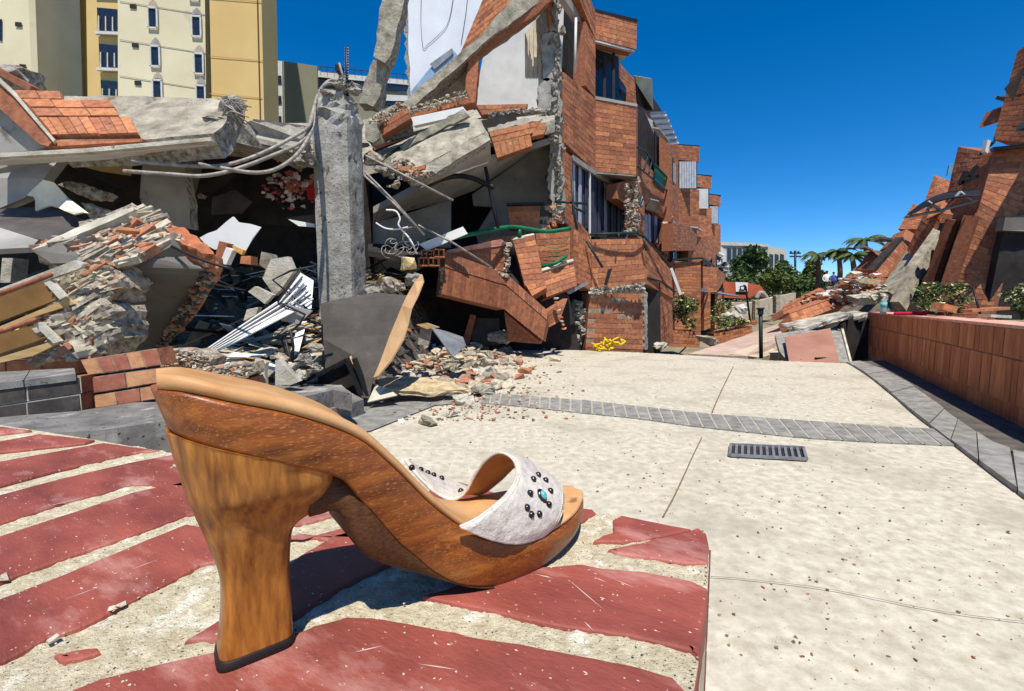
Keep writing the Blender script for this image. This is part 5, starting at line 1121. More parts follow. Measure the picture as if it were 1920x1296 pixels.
for i in range(7): lump('mortar_lump', P(824 + cr.uniform(0, 9), 505 + i * 7, 5.62), (.03, .06, .03), broken, fp, 500 + i, 1, .5)
for i in range(9): lump('mortar_lump', P(918 + i * 4, 505 + i * 1.6, 6.0), (.045, .05, .03), broken, fp, 510 + i, 1, .5)
hb = thing('hollow_blocks', 'two hollow terracotta blocks showing square holes, left end of the fallen parapet', 'hollow blocks', tuple(P(812, 490, 5.5)))
for (x, y) in ((800, 470), (822, 468), (794, 484), (812, 484)):
    A = P(x - 9, y + 7, 5.45); B = P(x + 9, y + 8, 5.5)
    for k in range(3): beam('web', A.lerp(B, k / 2), A.lerp(B, k / 2) + V((0, .12, 0)), .012, .085, BR[0], hb)
    for dz in (-.042, .042): beam('shell', (A.lerp(B, 0) + V((0, 0, dz))) , (B + V((0, 0, dz))), .12, .012, BR[3], hb)
def piece(lab, quads, cat='brick piece', name='brick_piece', extra=()):
    t = thing(name, lab, cat, tuple(quads[0][0]))
    for qd, kw in quads_iter(quads): brickquad(t, *qd, **kw)
    return t
def quads_iter(qs):
    for x in qs:
        yield x[:4], (x[4] if len(x) > 4 else {})
t = piece('brick wall piece with a pink painted top edge behind the fallen parapet', [[*q((840, 478, 6.1), (950, 512, 6.3), (944, 458, 6.3), (840, 474, 6.1)), dict(back=.2, mats=[BR[2], BR[1]])]])
slab('pink_top', q((837, 470, 6.08), (940, 449, 6.25), (949, 455, 6.3), (945, 460, 6.28), (842, 475, 6.08)), .2, capm[0], t)
for i in range(6): lump('mortar_lump', P(950 + cr.uniform(-4, 6), 460 + i * 9, 6.2), (.05, .06, .05), broken, t, 520 + i, 1, .5)
t = piece('upright brick wall piece leaning right, in the middle of the fallen bricks', [[*q((984, 536, 6.1), (1022, 534, 6.1), (1002, 440, 6.3), (961, 448, 6.3)), dict(back=.25)], [*q((998, 556, 6.05), (1024, 540, 6.05), (1022, 530, 6.1), (985, 534, 6.1)), dict(back=.2)]])
slab('mortar_top', q((958, 446, 6.3), (1000, 437, 6.35), (1003, 441, 6.3), (961, 450, 6.28)), .2, conc2, t, jag=.008, seg=.05)
t = piece('slanted brick wall piece with a white top edge, right of the upright piece', [[*q((1024, 558, 6.3), (1082, 536, 6.5), (1075, 490, 6.6), (1017, 506, 6.4)), dict(back=.2, soldier=(-1,))]])
slab('mortar_top', q((1015, 504, 6.38), (1074, 485, 6.58), (1076, 489, 6.56), (1017, 508, 6.36)), .15, conc2, t)
piece('short brick parapet behind the upright piece, under the green pipe', [[*q((906, 480, 6.7), (968, 478, 6.7), (972, 440, 6.7), (906, 448, 6.7)), dict(back=.2)]], 'parapet', 'brick_parapet')
piece('brick balcony wall under the green pipe beside the house corner', [[*q((1010, 496, 6.8), (1078, 488, 6.8), (1086, 434, 6.8), (1004, 438, 6.8)), dict(back=.2)]], 'parapet', 'brick_parapet')
t = piece('broken brick stump with hollow blocks at the foot of the corner column', [[*q((955, 427, 6.8), (1012, 427, 6.8), (1012, 386, 6.8), (952, 388, 6.8)), dict(back=.3)]], 'brick stump', 'brick_stump')
for i in range(16): lump('mortar_lump', P(1014 + cr.uniform(0, 34), 388 + cr.uniform(0, 40), 6.85), (.06, .07, .05), (broken, BR[0], brokeng)[i % 3], t, 530 + i, 1, .5)
beam('coping_bar', P(950, 384, 6.75), P(1020, 382, 6.75), .1, .03, black, t)
piece('triangular brick fragment hanging below the slanted piece', [[*q((1025, 616, 6.0), (1048, 604, 6.1), (1064, 560, 6.3), (1026, 584, 6.0)), dict(back=.1)]])
t = thing('hanging_strip', 'narrow strip of broken bricks hanging before the dark gap', 'brick strip', tuple(P(1054, 618, 6.0)))
for i in range(9): mesh('brick', *rockv(P(1043 + i * 1.8, 560 + i * 7, 6.0), .06, .04, .022, cr, False, 14), [BR[0], conc2][i % 3 == 0], t)
t = thing('stone_footing', 'rough pale rubble footing beside the brick pier', 'footing', tuple(P(1080, 655, 7.2)))
slab('footing_face', pp(7.2, (1078, 562), (1094, 566), (1098, 656), (1058, 656)), .3, colm, t, jag=.02, seg=.06)
for i in range(14): lump('stone', P(1088 + cr.uniform(-6, 6), 572 + i * 6, 7.1), (.07, .06, .05), brokeng, t, 560 + i, 1, .5)
gp = thing('green_pipe', 'bent dark green railing pipe over the fallen brick pieces', 'pipe', tuple(P(973, 440, 6.0)))
tube('pipe', [P(*x) for x in ((800, 452, 5.6), (840, 448, 5.7), (875, 441, 5.8), (915, 433, 6.0), (952, 426, 6.2), (976, 427, 6.3), (1026, 434, 6.4), (1070, 428, 6.5))], .028, greenp, gp, k=9)
tube('stub', [P(974, 430, 6.3), P(974, 444, 6.3)], .03, greenp, gp, sm=0)
for k in range(5): tube('net_strand', [P(1018, 452 + k * 9, 6.6), P(1044, 458 + k * 8, 6.6), P(1066, 448 + k * 9, 6.6)], .006, greenp, gp, k=4, sm=3)
tube('net_edge', [P(1014, 500, 6.5), P(1040, 494, 6.4), (P(1062, 480, 6.5))], .025, greenp, gp, k=6)
st('white_board', 'white board lying at the left end of the green pipe', 'board', 5.5, [(786, 458), (868, 425), (877, 438), (800, 470)], .03, white)
# vault, interior walls under the torn floor
iv = thing('torn_room', 'torn open room with sagging grey vaulted ceiling under the broken floor', 'room', tuple(P(880, 560, 7.4)))
slab('ceiling', [P(700, 400, 6.0), P(798, 348, 5.8), P(921, 303, 6.2), P(1036, 268, 6.9), P(1034, 262, 7.6), P(1000, 284, 7.5), P(890, 357, 7.2), P(838, 377, 6.9), P(761, 397, 6.6), P(700, 420, 6.4)], .08, plasg, iv, dirn=V((0, 0, 1)))
slab('floor_plate', [P(680, 330, 6.0), P(1040, 248, 6.3), P(1040, 200, 9.5), P(680, 240, 9.5)], .15, conc, iv, dirn=V((0, 0, 1)))
slab('room_wall', pp(7.7, (885, 365), (1001, 283), (1050, 262), (1050, 470), (900, 470), (892, 440), (924, 388), (888, 386)), .08, plasg, iv)
slab('room_wall', pp(7.0, (690, 420), (750, 405), (845, 374), (845, 470), (690, 560)), .08, plasg, iv)
slab('dark_back', pp(9.0, (660, 300), (1060, 250), (1240, 700), (660, 700)), .08, dark_shade, iv)
slab('lower_back', pp(6.9, (780, 540), (1060, 520), (1100, 720), (780, 720)), .08, dark_shade, iv)
slab('roof_block', [P(690, 480, 5.7), P(800, 500, 5.7), P(1060, 560, 6.6), P(1060, 470, 8.8), P(690, 450, 8.8)], .06, dark_shade, iv, dirn=V((0, 0, 1)))
tube('conduit', [P(*x) for x in ((798, 350, 5.7), (828, 336, 5.75), (858, 330, 5.8), (885, 334, 5.8), (902, 341, 5.8), (927, 352, 5.8))], .03, black, iv, k=6)
tube('pipe', [P(910, 313, 5.8), P(917, 348, 5.8), P(926, 392, 5.8), P(934, 428, 5.8)], .022, black, iv, sm=0)
st('grey_sheet', 'grey panel standing in the dark under the fallen parapet', 'panel', 6.6, [(886, 597), (936, 597), (938, 648), (884, 648)], .05, dark)
st('brick_post', 'leaning brick post in the dark under the fallen parapet', 'post', 6.4, [(864, 650), (878, 650), (892, 592), (882, 590)], .1, BR[1])
o = lump('masonry_lump', P(945, 632, 6.3), (.28, .2, .12), broken, None, 590, 2, .4); tag(o, 'pinkish broken wall foot under the fallen parapet', 'masonry')
# ================================================================== HOUSE ROW (beyond the nearest house)
def SQ(c, *xy): return [S(x, y, c) for x, y in xy]
h2 = thing('town_house', 'second brick town house, bay gone, with pale torn roof panel and green balcony', 'town house', tuple(S(1230, 640, cf)))
SB(h2, cf, (1196, 372), (1270, 432), (1270, 380), (1196, 286), back=.3)
SB(h2, cf - .5, (1196, 286), (1226, 330), (1226, 236), (1196, 190), back=.1)
SB(h2, cf, (1252, 365), (1272, 385), (1272, 292), (1252, 262), back=.3)
slab('dark_recess', SQ(cf - .9, (1196, 300), (1256, 350), (1256, 230), (1196, 140)), .1, dark_shade, h2)
slab('white_wall_patch', SQ(cf - .45, (1203, 246), (1223, 250), (1224, 226), (1217, 222), (1203, 224)), .05, plas, h2)
slab('roof_panel', [P(1191, 142, 10.0), P(1223, 148, 10.6), P(1225, 206, 11.0), P(1210, 190, 10.8), P(1193, 155, 10.2)], .04, mat('pale_green_panel', rgb(196, 198, 178), rgb(170, 172, 152), 3, .8, .2, 20), h2)
slab('roof_underside', [P(1193, 156, 10.0), P(1225, 207, 10.9), P(1214, 208, 11.2), P(1196, 196, 10.3)], .04, dark_shade, h2)
rp = slab('ribbed_roof', [P(1218, 212, 10.8), P(1247, 212, 11.6), P(1272, 268, 13.4), P(1252, 270, 12.6)], .03, plas, h2)
for i in range(12): t = i / 11; beam('roof_rib', P(1218 + 34 * t, 212 + 58 * t, 10.78 + 1.8 * t), P(1247 + 25 * t, 211 + 57 * t, 11.58 + 1.8 * t), .03, .04, white if i % 2 else zinc, h2)
slab('awning', [P(1222, 240, 11.0), P(1236, 242, 11.3), P(1257, 268, 12.6), P(1244, 262, 12.2)], .03, plasg, h2)
w_ = slab('window', SQ(cf - .2, (1229, 322), (1252, 345), (1252, 270), (1229, 245)), .04, glass, h2)
for x in (1229, 1240, 1251): beam('frame', S(x, 320 + (x - 1229), cf - .1), S(x, 246 + (x - 1229), cf - .1), .05, .05, black, w_)
br_ = slab('balcony_panel', SQ(cf + .05, (1228, 338), (1253, 358), (1253, 336), (1228, 310)), .02, greenp, h2)
beam('balcony_rail', S(1227, 308, cf + .1), S(1254, 336, cf + .1), .04, .04, greend, h2); beam('balcony_rail', S(1227, 342, cf + .1), S(1254, 360, cf + .1), .04, .04, greend, h2)
for pts in ([(1195, 276), (1210, 284), (1222, 300), (1227, 316)], [(1195, 312), (1210, 324), (1224, 336)], [(1215, 290), (1208, 318)], [(1222, 302), (1217, 326)]): tube('curved_rail', [S(x, y, cf + .5) for x, y in pts], .018, greend, h2)
w_ = slab('window', SQ(cf - .15, (1208, 450), (1243, 475), (1243, 408), (1208, 388)), .04, glass, h2)
for x, m_ in ((1210, curt), (1216, curt), (1222, curtd), (1228, curt), (1236, curtd)): mesh('curtain', *hexa(*SQ(cf - .1, (x, 452), (x + 5, 456), (x + 4, 404), (x, 400)), SN * -.02), m_, w_)
slab('torn_awning', [S(1210, 392, cf), S(1244, 402, cf), S(1236, 378, cf + .3), S(1220, 374, cf + .2)], .03, plasg, h2)
SB(h2, cf, (1243, 500), (1262, 520), (1262, 420), (1243, 405), back=.3)
SB(h2, cf, (1208, 500), (1243, 505), (1243, 476), (1208, 452), back=.3)
SB(h2, cf, (1196, 452), (1208, 460), (1208, 385), (1196, 375), back=.3)
for i in range(14): lump('broken_edge', S(1250 + cr.uniform(-5, 6), 410 + i * 12, cf + .1), (.10, .14, .14), (BR[1], broken, conc2)[i % 3], h2, 600 + i, 1, .5)
for i in range(8): lump('broken_edge', S(1190 + cr.uniform(-3, 5), 335 + i * 13, cf + .25), (.09, .1, .12), (colm, broken)[i % 2], h2, 620 + i, 1, .5)
# house cores give the row its depth
def core(parent, pa, pb, ytop, yb=760, c=-3.1): slab('house_core', [S(pa, yb, c), S(pb, yb, c), S(pb, ytop[1], c), S(pa, ytop[0], c)], 3.0, dark_shade, parent, dirn=-SN)
# units three to five: a corner, an angled bay face, windows
def unit(label, xc, xt, Yc, Yt, fas, win, bay, xw, low, gl=None):
    t = thing('town_house', label, 'town house', tuple(P(xc, 640, Yc)))
    (f0, f1), (w0, w1), (b0, b1) = fas, win, bay
    F = lambda a, b, y0a, y0b, y1a, y1b, **k: brickquad(t, P(a, y0a, Yc), P(b, y0b, Yt), P(b, y1b, Yt), P(a, y1a, Yc), **k)
    F(xc, xt, f1, f1 + 4, f0, f0 + 3, back=.4); F(xc, xt, b1, b1 + 4, b0, b0 + 2, back=.4)
    g = slab('window', [P(xc + 1, w1, Yc + .1), P(xt - 4, w1 + 1, Yt + .1), P(xt - 4, w0 + 1, Yt + .1), P(xc + 1, w0, Yc + .1)], .05, glass, t)
    n_ = max(2, int((xt - xc) / 5))
    for i in range(n_):
        x = xc + 2 + (xt - xc - 7) * i / n_; 
        if gl: mesh('curtain', *hexa(P(x, w1 - 1, Yc + .05), P(x + 4, w1 - 1, Yc + .05), P(x + 4, w0 + 1, Yc + .05), P(x, w0 + 1, Yc + .05), V((0, .03, 0))), gl, g)
    slab('coping', [P(xc, f0 - 2, Yc), P(xt + 1, f0 + 1, Yt), P(xt + 1, f0 + 3, Yt), P(xc, f0, Yc)], .4, black, t)
    # street face left of the corner
    q = [P(xc - xw, b1 - 8, Yc * .86), P(xc, b1, Yc), P(xc, f0, Yc), P(xc - xw, f0 - 26 * xw / 16, Yc * .86)]
    if xw: brickquad(t, *q, back=.3)
    return t
h3 = unit('third brick town house with a pale curtained corner window', 1272, 1311, 16.4, 17.3, (272, 300), (302, 354), (354, 424), 16, None, curt)
slab('window', [P(1262, 340, 14.6), P(1269, 348, 15.9), P(1269, 310, 15.9), P(1262, 296, 14.6)], .05, glass, h3)
h4 = unit('fourth brick town house with a blank white panel in its bay', 1304, 1334, 20.5, 21.3, (328, 350), (352, 390), (388, 450), 0, None, None)
slab('white_panel', [P(1308, 391, 20.4), P(1328, 391, 20.9), P(1328, 354, 20.9), P(1308, 354, 20.4)], .06, plas, h4)
h5 = unit('fifth and farthest brick town house with blue glass in its bay', 1329, 1351, 25.0, 25.8, (365, 383), (386, 420), (419, 468), 0, None, curt)
mk = [h3, h4, h5]
brickquad(h3, P(1262, 470, 13), P(1306, 470, 17.2), P(1306, 424, 17.2), P(1262, 418, 13), back=.3)
slab('soffit', [P(1270, 424, 14), P(1308, 428, 17), P(1318, 434, 19), P(1290, 432, 18)], .04, plas, h3, dirn=V((0, 0, 1)))
brickquad(h4, P(1290, 500, 17), P(1336, 480, 21.3), P(1336, 448, 21.3), P(1290, 440, 17), back=.3)
brickquad(h5, P(1318, 500, 21), P(1349, 472, 25.7), P(1349, 466, 25.7), P(1318, 446, 21), back=.3)
for t, (xa, xb, ya, yb, yta, ytb) in ((h3, (1258, 1285, 488, 496, 418, 444)), (h3, (1291, 1312, 490, 492, 448, 462)), (h4, (1313, 1322, 490, 492, 456, 462)), (h5, (1324, 1334, 494, 494, 462, 470))):
    w_ = slab('window', [S(xa, ya, cf + .02), S(xb, yb, cf + .02), S(xb, ytb, cf + .02), S(xa, yta, cf + .02)], .05, glass, t)
    for k in range(4):
        x = xa + (xb - xa) * k / 3; beam('frame', S(x, ya + (yb - ya) * k / 3, cf + .08), S(x, yta + (ytb - yta) * k / 3, cf + .08), .06, .06, plas if k == 1 else black, w_)
    beam('sill', S(xa - 1, ya + 2, cf + .1), S(xb + 1, yb + 2, cf + .1), .1, .12, greend, w_); beam('lintel', S(xa - 1, yta - 2, cf + .1), S(xb + 1, ytb - 2, cf + .1), .12, .15, plasg, w_)
SB(h3, cf, (1256, 520), (1262, 520), (1262, 418), (1256, 405), back=.3)
SB(h3, cf, (1284, 500), (1292, 500), (1292, 440), (1284, 436), back=.3)
SB(h3, cf, (1258, 560), (1330, 560), (1330, 490), (1258, 490), back=.3)
SB(h4, cf, (1310, 500), (1326, 500), (1326, 450), (1310, 446), back=.3)
SB(h5, cf, (1332, 520), (1342, 520), (1342, 466), (1332, 462), back=.3)
# porches
def porch(t, xa, xb, xc_, Y, yt, yb, Yb=None):
    brickquad(t, P(xa, yb, Y), P(xb, yb, Y + .15), P(xb, yt + 2, Y + .15), P(xa, yt, Y), back=.4)
    if xc_: brickquad(t, P(xb, yb, Y + .15), P(xc_, yb - 22, Yb), P(xc_, yt + 14, Yb), P(xb, yt + 2, Y + .15), back=.3)
porch(h3, 1265, 1314, 0, 12.5, 490, 640)
porch(h4, 1318, 1344, 1358, 17.5, 500, 548, 22)
beam('rail', P(1262, 487, 12.4), P(1316, 484, 12.6), .05, .05, greend, h3); beam('rail', P(1316, 484, 12.6), P(1340, 500, 17), .05, .05, greend, h3)
for (xa, xb, Y) in ((1320, 1332, 17.4), (1340, 1353, 19.4)): brickquad(h4, P(xa, 620, Y), P(xb, 615, Y + .1), P(xb, 546, Y + .1), P(xa, 546, Y), back=.3)
slab('doorway', [P(1316, 620, 18.5), P(1358, 612, 22), P(1358, 540, 22), P(1316, 544, 18.5)], .1, dark_shade, h4)
slab('canopy', [P(1316, 540, 17), P(1342, 546, 18.5), P(1384, 554, 19), P(1386, 556, 19), P(1340, 549, 18), P(1316, 546, 17)], .05, zinc, h4)
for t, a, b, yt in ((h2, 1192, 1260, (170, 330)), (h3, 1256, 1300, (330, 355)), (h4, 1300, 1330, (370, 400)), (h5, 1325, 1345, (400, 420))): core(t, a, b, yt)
# ================================================================== PLANTERS AND PLANTS
leafm = [mat('leaf_green', rgb(98, 120, 60), rgb(62, 84, 38), 20, .7, .2, 60, objrand=.1), mat('leaf_dark', rgb(66, 88, 46), rgb(42, 60, 30), 20, .7, .2, 60), mat('leaf_yellow', rgb(112, 122, 60), rgb(80, 92, 40), 20, .7, .2, 60)]
flow = mat('flower_pale', rgb(222, 214, 170), rgb(210, 190, 90), 20, .8, .1, 60)
bark = mat('bark', rgb(112, 94, 74), rgb(76, 62, 48), 14, .9, .6, 60)
def leaves(name, c, s, n, size, parent, seed, mi=(0, 0, 1, 2), shell=.35, m=None, kind=None):
    rr = random.Random(seed); mb = MB(); m = m or (leafm + [flow])
    lob = [(V((rr.uniform(-.7, .7) * s[0], rr.uniform(-.7, .7) * s[1], rr.uniform(-.6, .7) * s[2])), rr.uniform(.3, .55)) for _ in range(9)]
    for i in range(n):
        o, k = rr.choice(lob); d = V((rr.gauss(0, 1), rr.gauss(0, 1), rr.gauss(0, 1))).normalized() * (shell + (1 - shell) * rr.random()) * k
        p = c + o + V((d.x * s[0], d.y * s[1], d.z * s[2])); a = V((rr.gauss(0, 1), rr.gauss(0, 1), rr.gauss(0, .6))).normalized() * size * rr.uniform(.6, 1.3); b = a.orthogonal().normalized() * size * .38
        b = Matrix.Rotation(rr.uniform(0, 6.28), 3, a.normalized()) @ b
        mb.add([p - a, p + b, p + a, p - b], [[0, 1, 2, 3]], rr.choice(mi))
    return mb.build(name, m, parent, kind=kind)
def planter(lab, Y, xy, cx, cy, sx, sz, mi, seed):
    t = thing('planter', lab, 'planter', tuple(P(cx, xy[0][1], Y)))
    q = pp(Y, *xy); brickquad(t, *q, back=.5, soldier=(-1,))
    slab('soil', [q[3], q[2], q[2] + V((0, .5, 0)), q[3] + V((0, .5, 0))], .05, shad, t, dirn=V((0, 0, -1)))
    p = thing('plant', 'leafy %s growing in the %s' % (('bush with yellow flowers', 'low plant with pale flowers', 'scrubby plant')[seed % 3], ('brick planter by the third house', 'tilted brick planter beyond it', 'farthest brick planter')[seed % 3]), 'plant', tuple(P(cx, cy + 20, Y + .2)))
    leaves('foliage', P(cx, cy, Y + .2), (sx, .3, sz), 900, .05, p, seed, mi)
    rr = random.Random(seed)
    for k in range(9): tube('stem', [P(cx, cy + 25, Y + .2), P(cx, cy, Y + .2) + V((rr.uniform(-1, 1) * sx * .8, rr.uniform(-.2, .2), rr.uniform(.1, 1) * sz))], .008, bark, p, sm=0)
planter('brick planter with rounded corners before the third house porch', 10.5, [(1254, 650), (1312, 652), (1314, 622), (1250, 618)], 1283, 585, .38, .42, (0, 1, 2, 0, 1, 1, 3), 3)
planter('tilted long brick planter lying beyond the porch', 13.5, [(1342, 646), (1412, 630), (1410, 612), (1338, 626)], 1368, 606, .6, .22, (0, 1, 2, 1, 3), 4)
planter('small brick planter at the foot of the basketball hoop pole', 18, [(1378, 612), (1420, 608), (1420, 600), (1376, 603)], 1352, 585, .5, .5, (0, 1, 1, 3), 5)
for i, (x, y, s, lab) in enumerate(((1325, 638, .22, 'dark grey slab lump between the two near planters'), (1340, 645, .18, 'grey lump under the tilted planter'), (1238, 648, .14, 'pale rubble at the foot of the house doorway'), (1370, 596, .5, 'pale rubble heap against the porch steps'), (1388, 580, .45, 'white rubble heap under the hoop'))):
    o = lump('rubble_stone', P(x, y, (10, 10, 8, 17, 20)[i]), (s * 1.3, s, s * .6), (conc, conc, conc2, conc2, plas)[i], None, 640 + i, 2, .4); tag(o, lab, 'rubble stone')
# ================================================================== COLLAPSED GROUND BETWEEN THE ROWS
sm_ = mat('tilted_paving', rgb(206, 190, 164), rgb(164, 148, 122), 3, .9, .6, 30, c3=rgb(150, 120, 100), c3s=3, c3t=.6)
pk2 = mat('dusty_paving', rgb(200, 176, 158), rgb(168, 140, 124), 3, .9, .5, 30)
pkm = mat('pink_paving', rgb(170, 124, 106), rgb(146, 102, 86), 3, .9, .5, 30)
for lab, xy, m_ in (('upper tilted pale paving slab sloping from the planters to the fallen brick beams', [(1290, 664, 7.2), (1365, 640, 9.5), (1480, 600, 12), (1560, 585, 12), (1590, 600, 10), (1500, 625, 8.2), (1440, 650, 7.2), (1400, 668, 6.8)], pk2),
    ('cream paving slab tilted beside the green bollard', [(1368, 664, 7.0), (1450, 632, 8.4), (1456, 636, 8.2), (1462, 662, 7.0), (1420, 670, 6.7)], sm_),
    ('pale paving slab under the tilted planter', [(1300, 668, 8), (1340, 655, 10), (1420, 634, 12), (1480, 615, 12), (1400, 660, 8)], sm_)):
    st('paving_slab', lab, 'paving slab', 8, xy, .15, m_, jag=.02, seg=.15)
tp = thing('tilted_slab', 'tilted paving slab with pink centre and grey border standing before the dark pit', 'paving slab', tuple(P(1540, 677, 6.2)))
slab('border', [P(1479, 680, 6.0), P(1595, 680, 5.7), P(1575, 608, 6.7), P(1557, 614, 6.8), P(1516, 616, 6.9), P(1453, 627, 6.9), P(1462, 660, 6.3)], .1, slate, tp)
slab('pink_centre', [P(1480, 681, 5.80), P(1575, 681, 5.56), P(1557, 615, 6.56), P(1471, 632, 6.5)], .02, pkm, tp)
slab('white_arris', [P(1575, 606, 6.66), P(1579, 606, 6.66), P(1598, 680, 5.66), P(1594, 680, 5.66)], .1, conc2, tp)
tr = random.Random(5)
for i in range(9): lump('dark_scrap', P(1530 + i * 2.6, 672, 5.75), (.02, .02, .018), black, tp, 650 + i, 1, .4)
st('pit_wall', 'dark side of the pit opening beside the low brick wall', 'pit', 6.5, [(1576, 700), (1640, 700), (1640, 585), (1590, 596), (1580, 610)], .1, dark_shade)
for i, (a, b, w) in enumerate((((1518, 622), (1628, 586), .25), ((1530, 612), (1600, 588), .3), ((1560, 612), (1626, 592), .14), ((1506, 616), (1590, 590), .2))):
    A, B = P(*a, 6.8), P(*b, 6.4); o = slab('broken_board', [A, B, B + V((.02, .3, .02)), A + V((-.1, .4, .05))], .05, conc2, None, jag=.02, seg=.06, rows=2, rough=.01, dirn=V((0, 0, -1)))
    tag(o, ['lowest pale broken board overhanging the dark pit', 'short pale board layered under the fallen brick beams', 'narrow pale board touching the end of the low wall', 'long pale board above the pink centred slab'][i], 'board')
# pit strip shows as dark gap
bo = thing('bollard', 'dark green metal bollard lamp at the far edge of the paving', 'bollard', tuple(P(1426, 668, 6.0)))
tube('post', [P(1427, 672, 6.0), P(1426, 588, 6.0)], .024, greend, bo, k=12, sm=0)
tube('cap', [P(1426, 590, 6.0), P(1426, 580, 6.0)], .035, greend, bo, k=12, sm=0); tube('lid', [P(1426, 580, 6.0), P(1426, 577, 6.0)], .048, greend, bo, k=12, sm=0)
# fallen brick beams
for lab, Y, fr_, tp_ in (('nearer long fallen brick beam pointing at the low wall', 8.0, ((1488, 608, 7.8), (1588, 570, 9.4), (1576, 556, 9.6), (1479, 590, 8.0)), ((1479, 588, 8.0), (1576, 554, 9.6), (1560, 552, 10), (1482, 580, 8.4))),
    ('farther fallen brick beam lying parallel to the nearer one', 9.0, ((1470, 590, 9.2), (1556, 556, 11), (1545, 544, 11.2), (1466, 580, 9.3)), ((1466, 578, 9.3), (1545, 542, 11.2), (1535, 540, 11.6), (1470, 572, 9.8)))):
    t = thing('fallen_brick_beam', lab, 'brick beam', tuple(P(*fr_[0])))
    brickquad(t, *q(*fr_), rows=2, length=.12, back=.25); slab('top_course', q(*tp_), .1, BR[1], t)
mb = MB()
for i in range(700):
    t = tr.random(); x = 1480 + t * 165 + tr.gauss(0, 8); y = 590 - t * 62 + tr.gauss(0, 11) ; s = tr.uniform(.02, .10)
    vv, ff = rockv(P(x, y, 10.5 - t * 2 + tr.uniform(-.5, .5)), s * 1.5, s, s * .6, tr, n=9); mb.add(vv, ff, tr.choice([0, 1, 1, 2, 3]))
o = mb.build('rubble', [conc2, BR[1], BR[3], plas], None, kind='stuff'); tag(o, 'brick and board rubble spread below the leaning row at right', 'rubble')
st('earth_bank', 'brown earth and rubble bank under the leaning row', 'bank', 11, [(1466, 640, 12), (1660, 640, 10), (1690, 480, 14), (1640, 470, 16), (1560, 540, 14), (1490, 585, 13)], .6, rub, jag=.08, seg=.3)
# ================================================================== RIGHT LEANING ROW
r1 = thing('leaning_house', 'nearest leaning brick house at far right with dark arched opening', 'leaning house', tuple(P(1880, 590, 5.0)))
K1 = 1.29
q1 = lambda *a: [P(x, y, Y * K1) for x, y, Y in a]
brickquad(r1, *q1((1762, 600, 5.3), (1850, 600, 4.9), (1925, 430, 4.9), (1838, 380, 5.15)), back=.3)
brickquad(r1, *q1((1838, 380, 5.15), (1925, 430, 4.9), (1990, 264, 4.9), (1866, 279, 5.2)), back=.3)
brickquad(r1, *q1((1925, 400, 4.9), (2060, 400, 4.6), (2060, 255, 4.6), (1975, 262, 4.9)), back=.3)
slab('arch_void', q1((1848, 600, 4.95), (1990, 600, 4.84), (1990, 412, 4.84), (1930, 406, 4.82), (1890, 412, 4.84), (1876, 460, 4.88)), .1, dark_shade, r1)
slab('arch_head', q1((1885, 408, 4.80), (1925, 402, 4.78), (1990, 404, 4.78), (1990, 430, 4.78), (1925, 434, 4.78), (1880, 432, 4.80)), .1, shade_plaster, r1)
slab('coping', q1((1862, 276, 5.1), (1990, 262, 4.8), (1990, 268, 4.8), (1864, 283, 5.1)), .4, black, r1)
brickquad(r1, *q1((1862, 262, 5.8), (1960, 272, 5.3), (1990, 40, 5.3), (1908, 96, 5.8)), back=.3, mats=[BR[2], BR[1]])
slab('loose_sheet', q1((1883, 166, 5.6), (1910, 140, 5.6), (1925, 120, 5.5), (1900, 190, 5.6)), .03, dark, r1)
beam('loose_bar', P(1872, 183, 7.6), P(1898, 190, 7.4), .08, .05, dark, r1)
brickquad(r1, *q1((1858, 232, 6.0), (1880, 226, 6.0), (1892, 198, 6.0), (1872, 202, 6.0)), back=.2)
slab('window', q1((1905, 245, 5.2), (1960, 245, 5.1), (1960, 225, 5.1), (1915, 230, 5.2)), .05, glass, r1)
# unseen slab added right of the view, shaped to shade the pier diagonally
up_ = [V((6.40, 5.75, 2.9)), V((11, 5.75, 2.9)), V((12, 5.75, 7.0)), V((8.40, 5.75, 7.0))]
mesh('shadow_slab', *hexa(*up_, V((0, .10, 0))), BR[1], r1)
r2 = thing('leaning_house', 'second leaning brick house with a curved dark canopy', 'leaning house', tuple(P(1760, 580, 7.0)))
brickquad(r2, S(1722, 600, 2.5), S(1766, 600, 2.5), S(1862, 300, 3.1), S(1812, 330, 3.1), back=.06, mats=[BR[2], BR[1]])
brickquad(r2, *q((1768, 400, 9.2), (1812, 345, 8.6), (1852, 286, 8.4), (1797, 275, 9.4)), back=.4)
slab('door_void', [S(1722, 585, 2.32), S(1760, 585, 2.32), S(1814, 414, 2.62), S(1784, 414, 2.62)], .04, dark_shade, r2)
for a, b in (((1732, 570), (1788, 412)), ((1766, 570), (1822, 405))): beam('door_post', S(*a, 2.26), S(*b, 2.56), .12, .14, BR[2], r2)
slab('white_patch', q((1847, 284, 6.5), (1852, 262, 6.5), (1858, 264, 6.5), (1852, 288, 6.5)), .05, plas, r2)
slab('window', q((1834, 290, 7.2), (1860, 268, 6.9), (1864, 262, 6.9), (1842, 280, 7.2)), .03, glass, r2)
for a, b in (((1800, 345), (1812, 322)), ((1816, 330), (1832, 312)), ((1800, 345), (1832, 330))): beam('balcony_bar', P(*a, 7.0), P(*b, 7.0), .05, .05, black, r2)
cn = thing('canopy', 'large curved dark canopy jutting from the leaning row', 'canopy', tuple(P(1766, 380, 6.3)))
arc = smoothpts([V((x, y, 0)) for x, y in ((1694, 409), (1712, 393), (1735, 376), (1765, 363), (1800, 357), (1838, 356))], 4)
slab('sheet', [P(a.x, a.y, 6.4) for a in arc] + [P(a.x, a.y + 12 * min(1, i / 6), 6.0) for i, a in reversed(list(enumerate(arc)))], .03, black, cn, dirn=V((0, .3, -.1)))
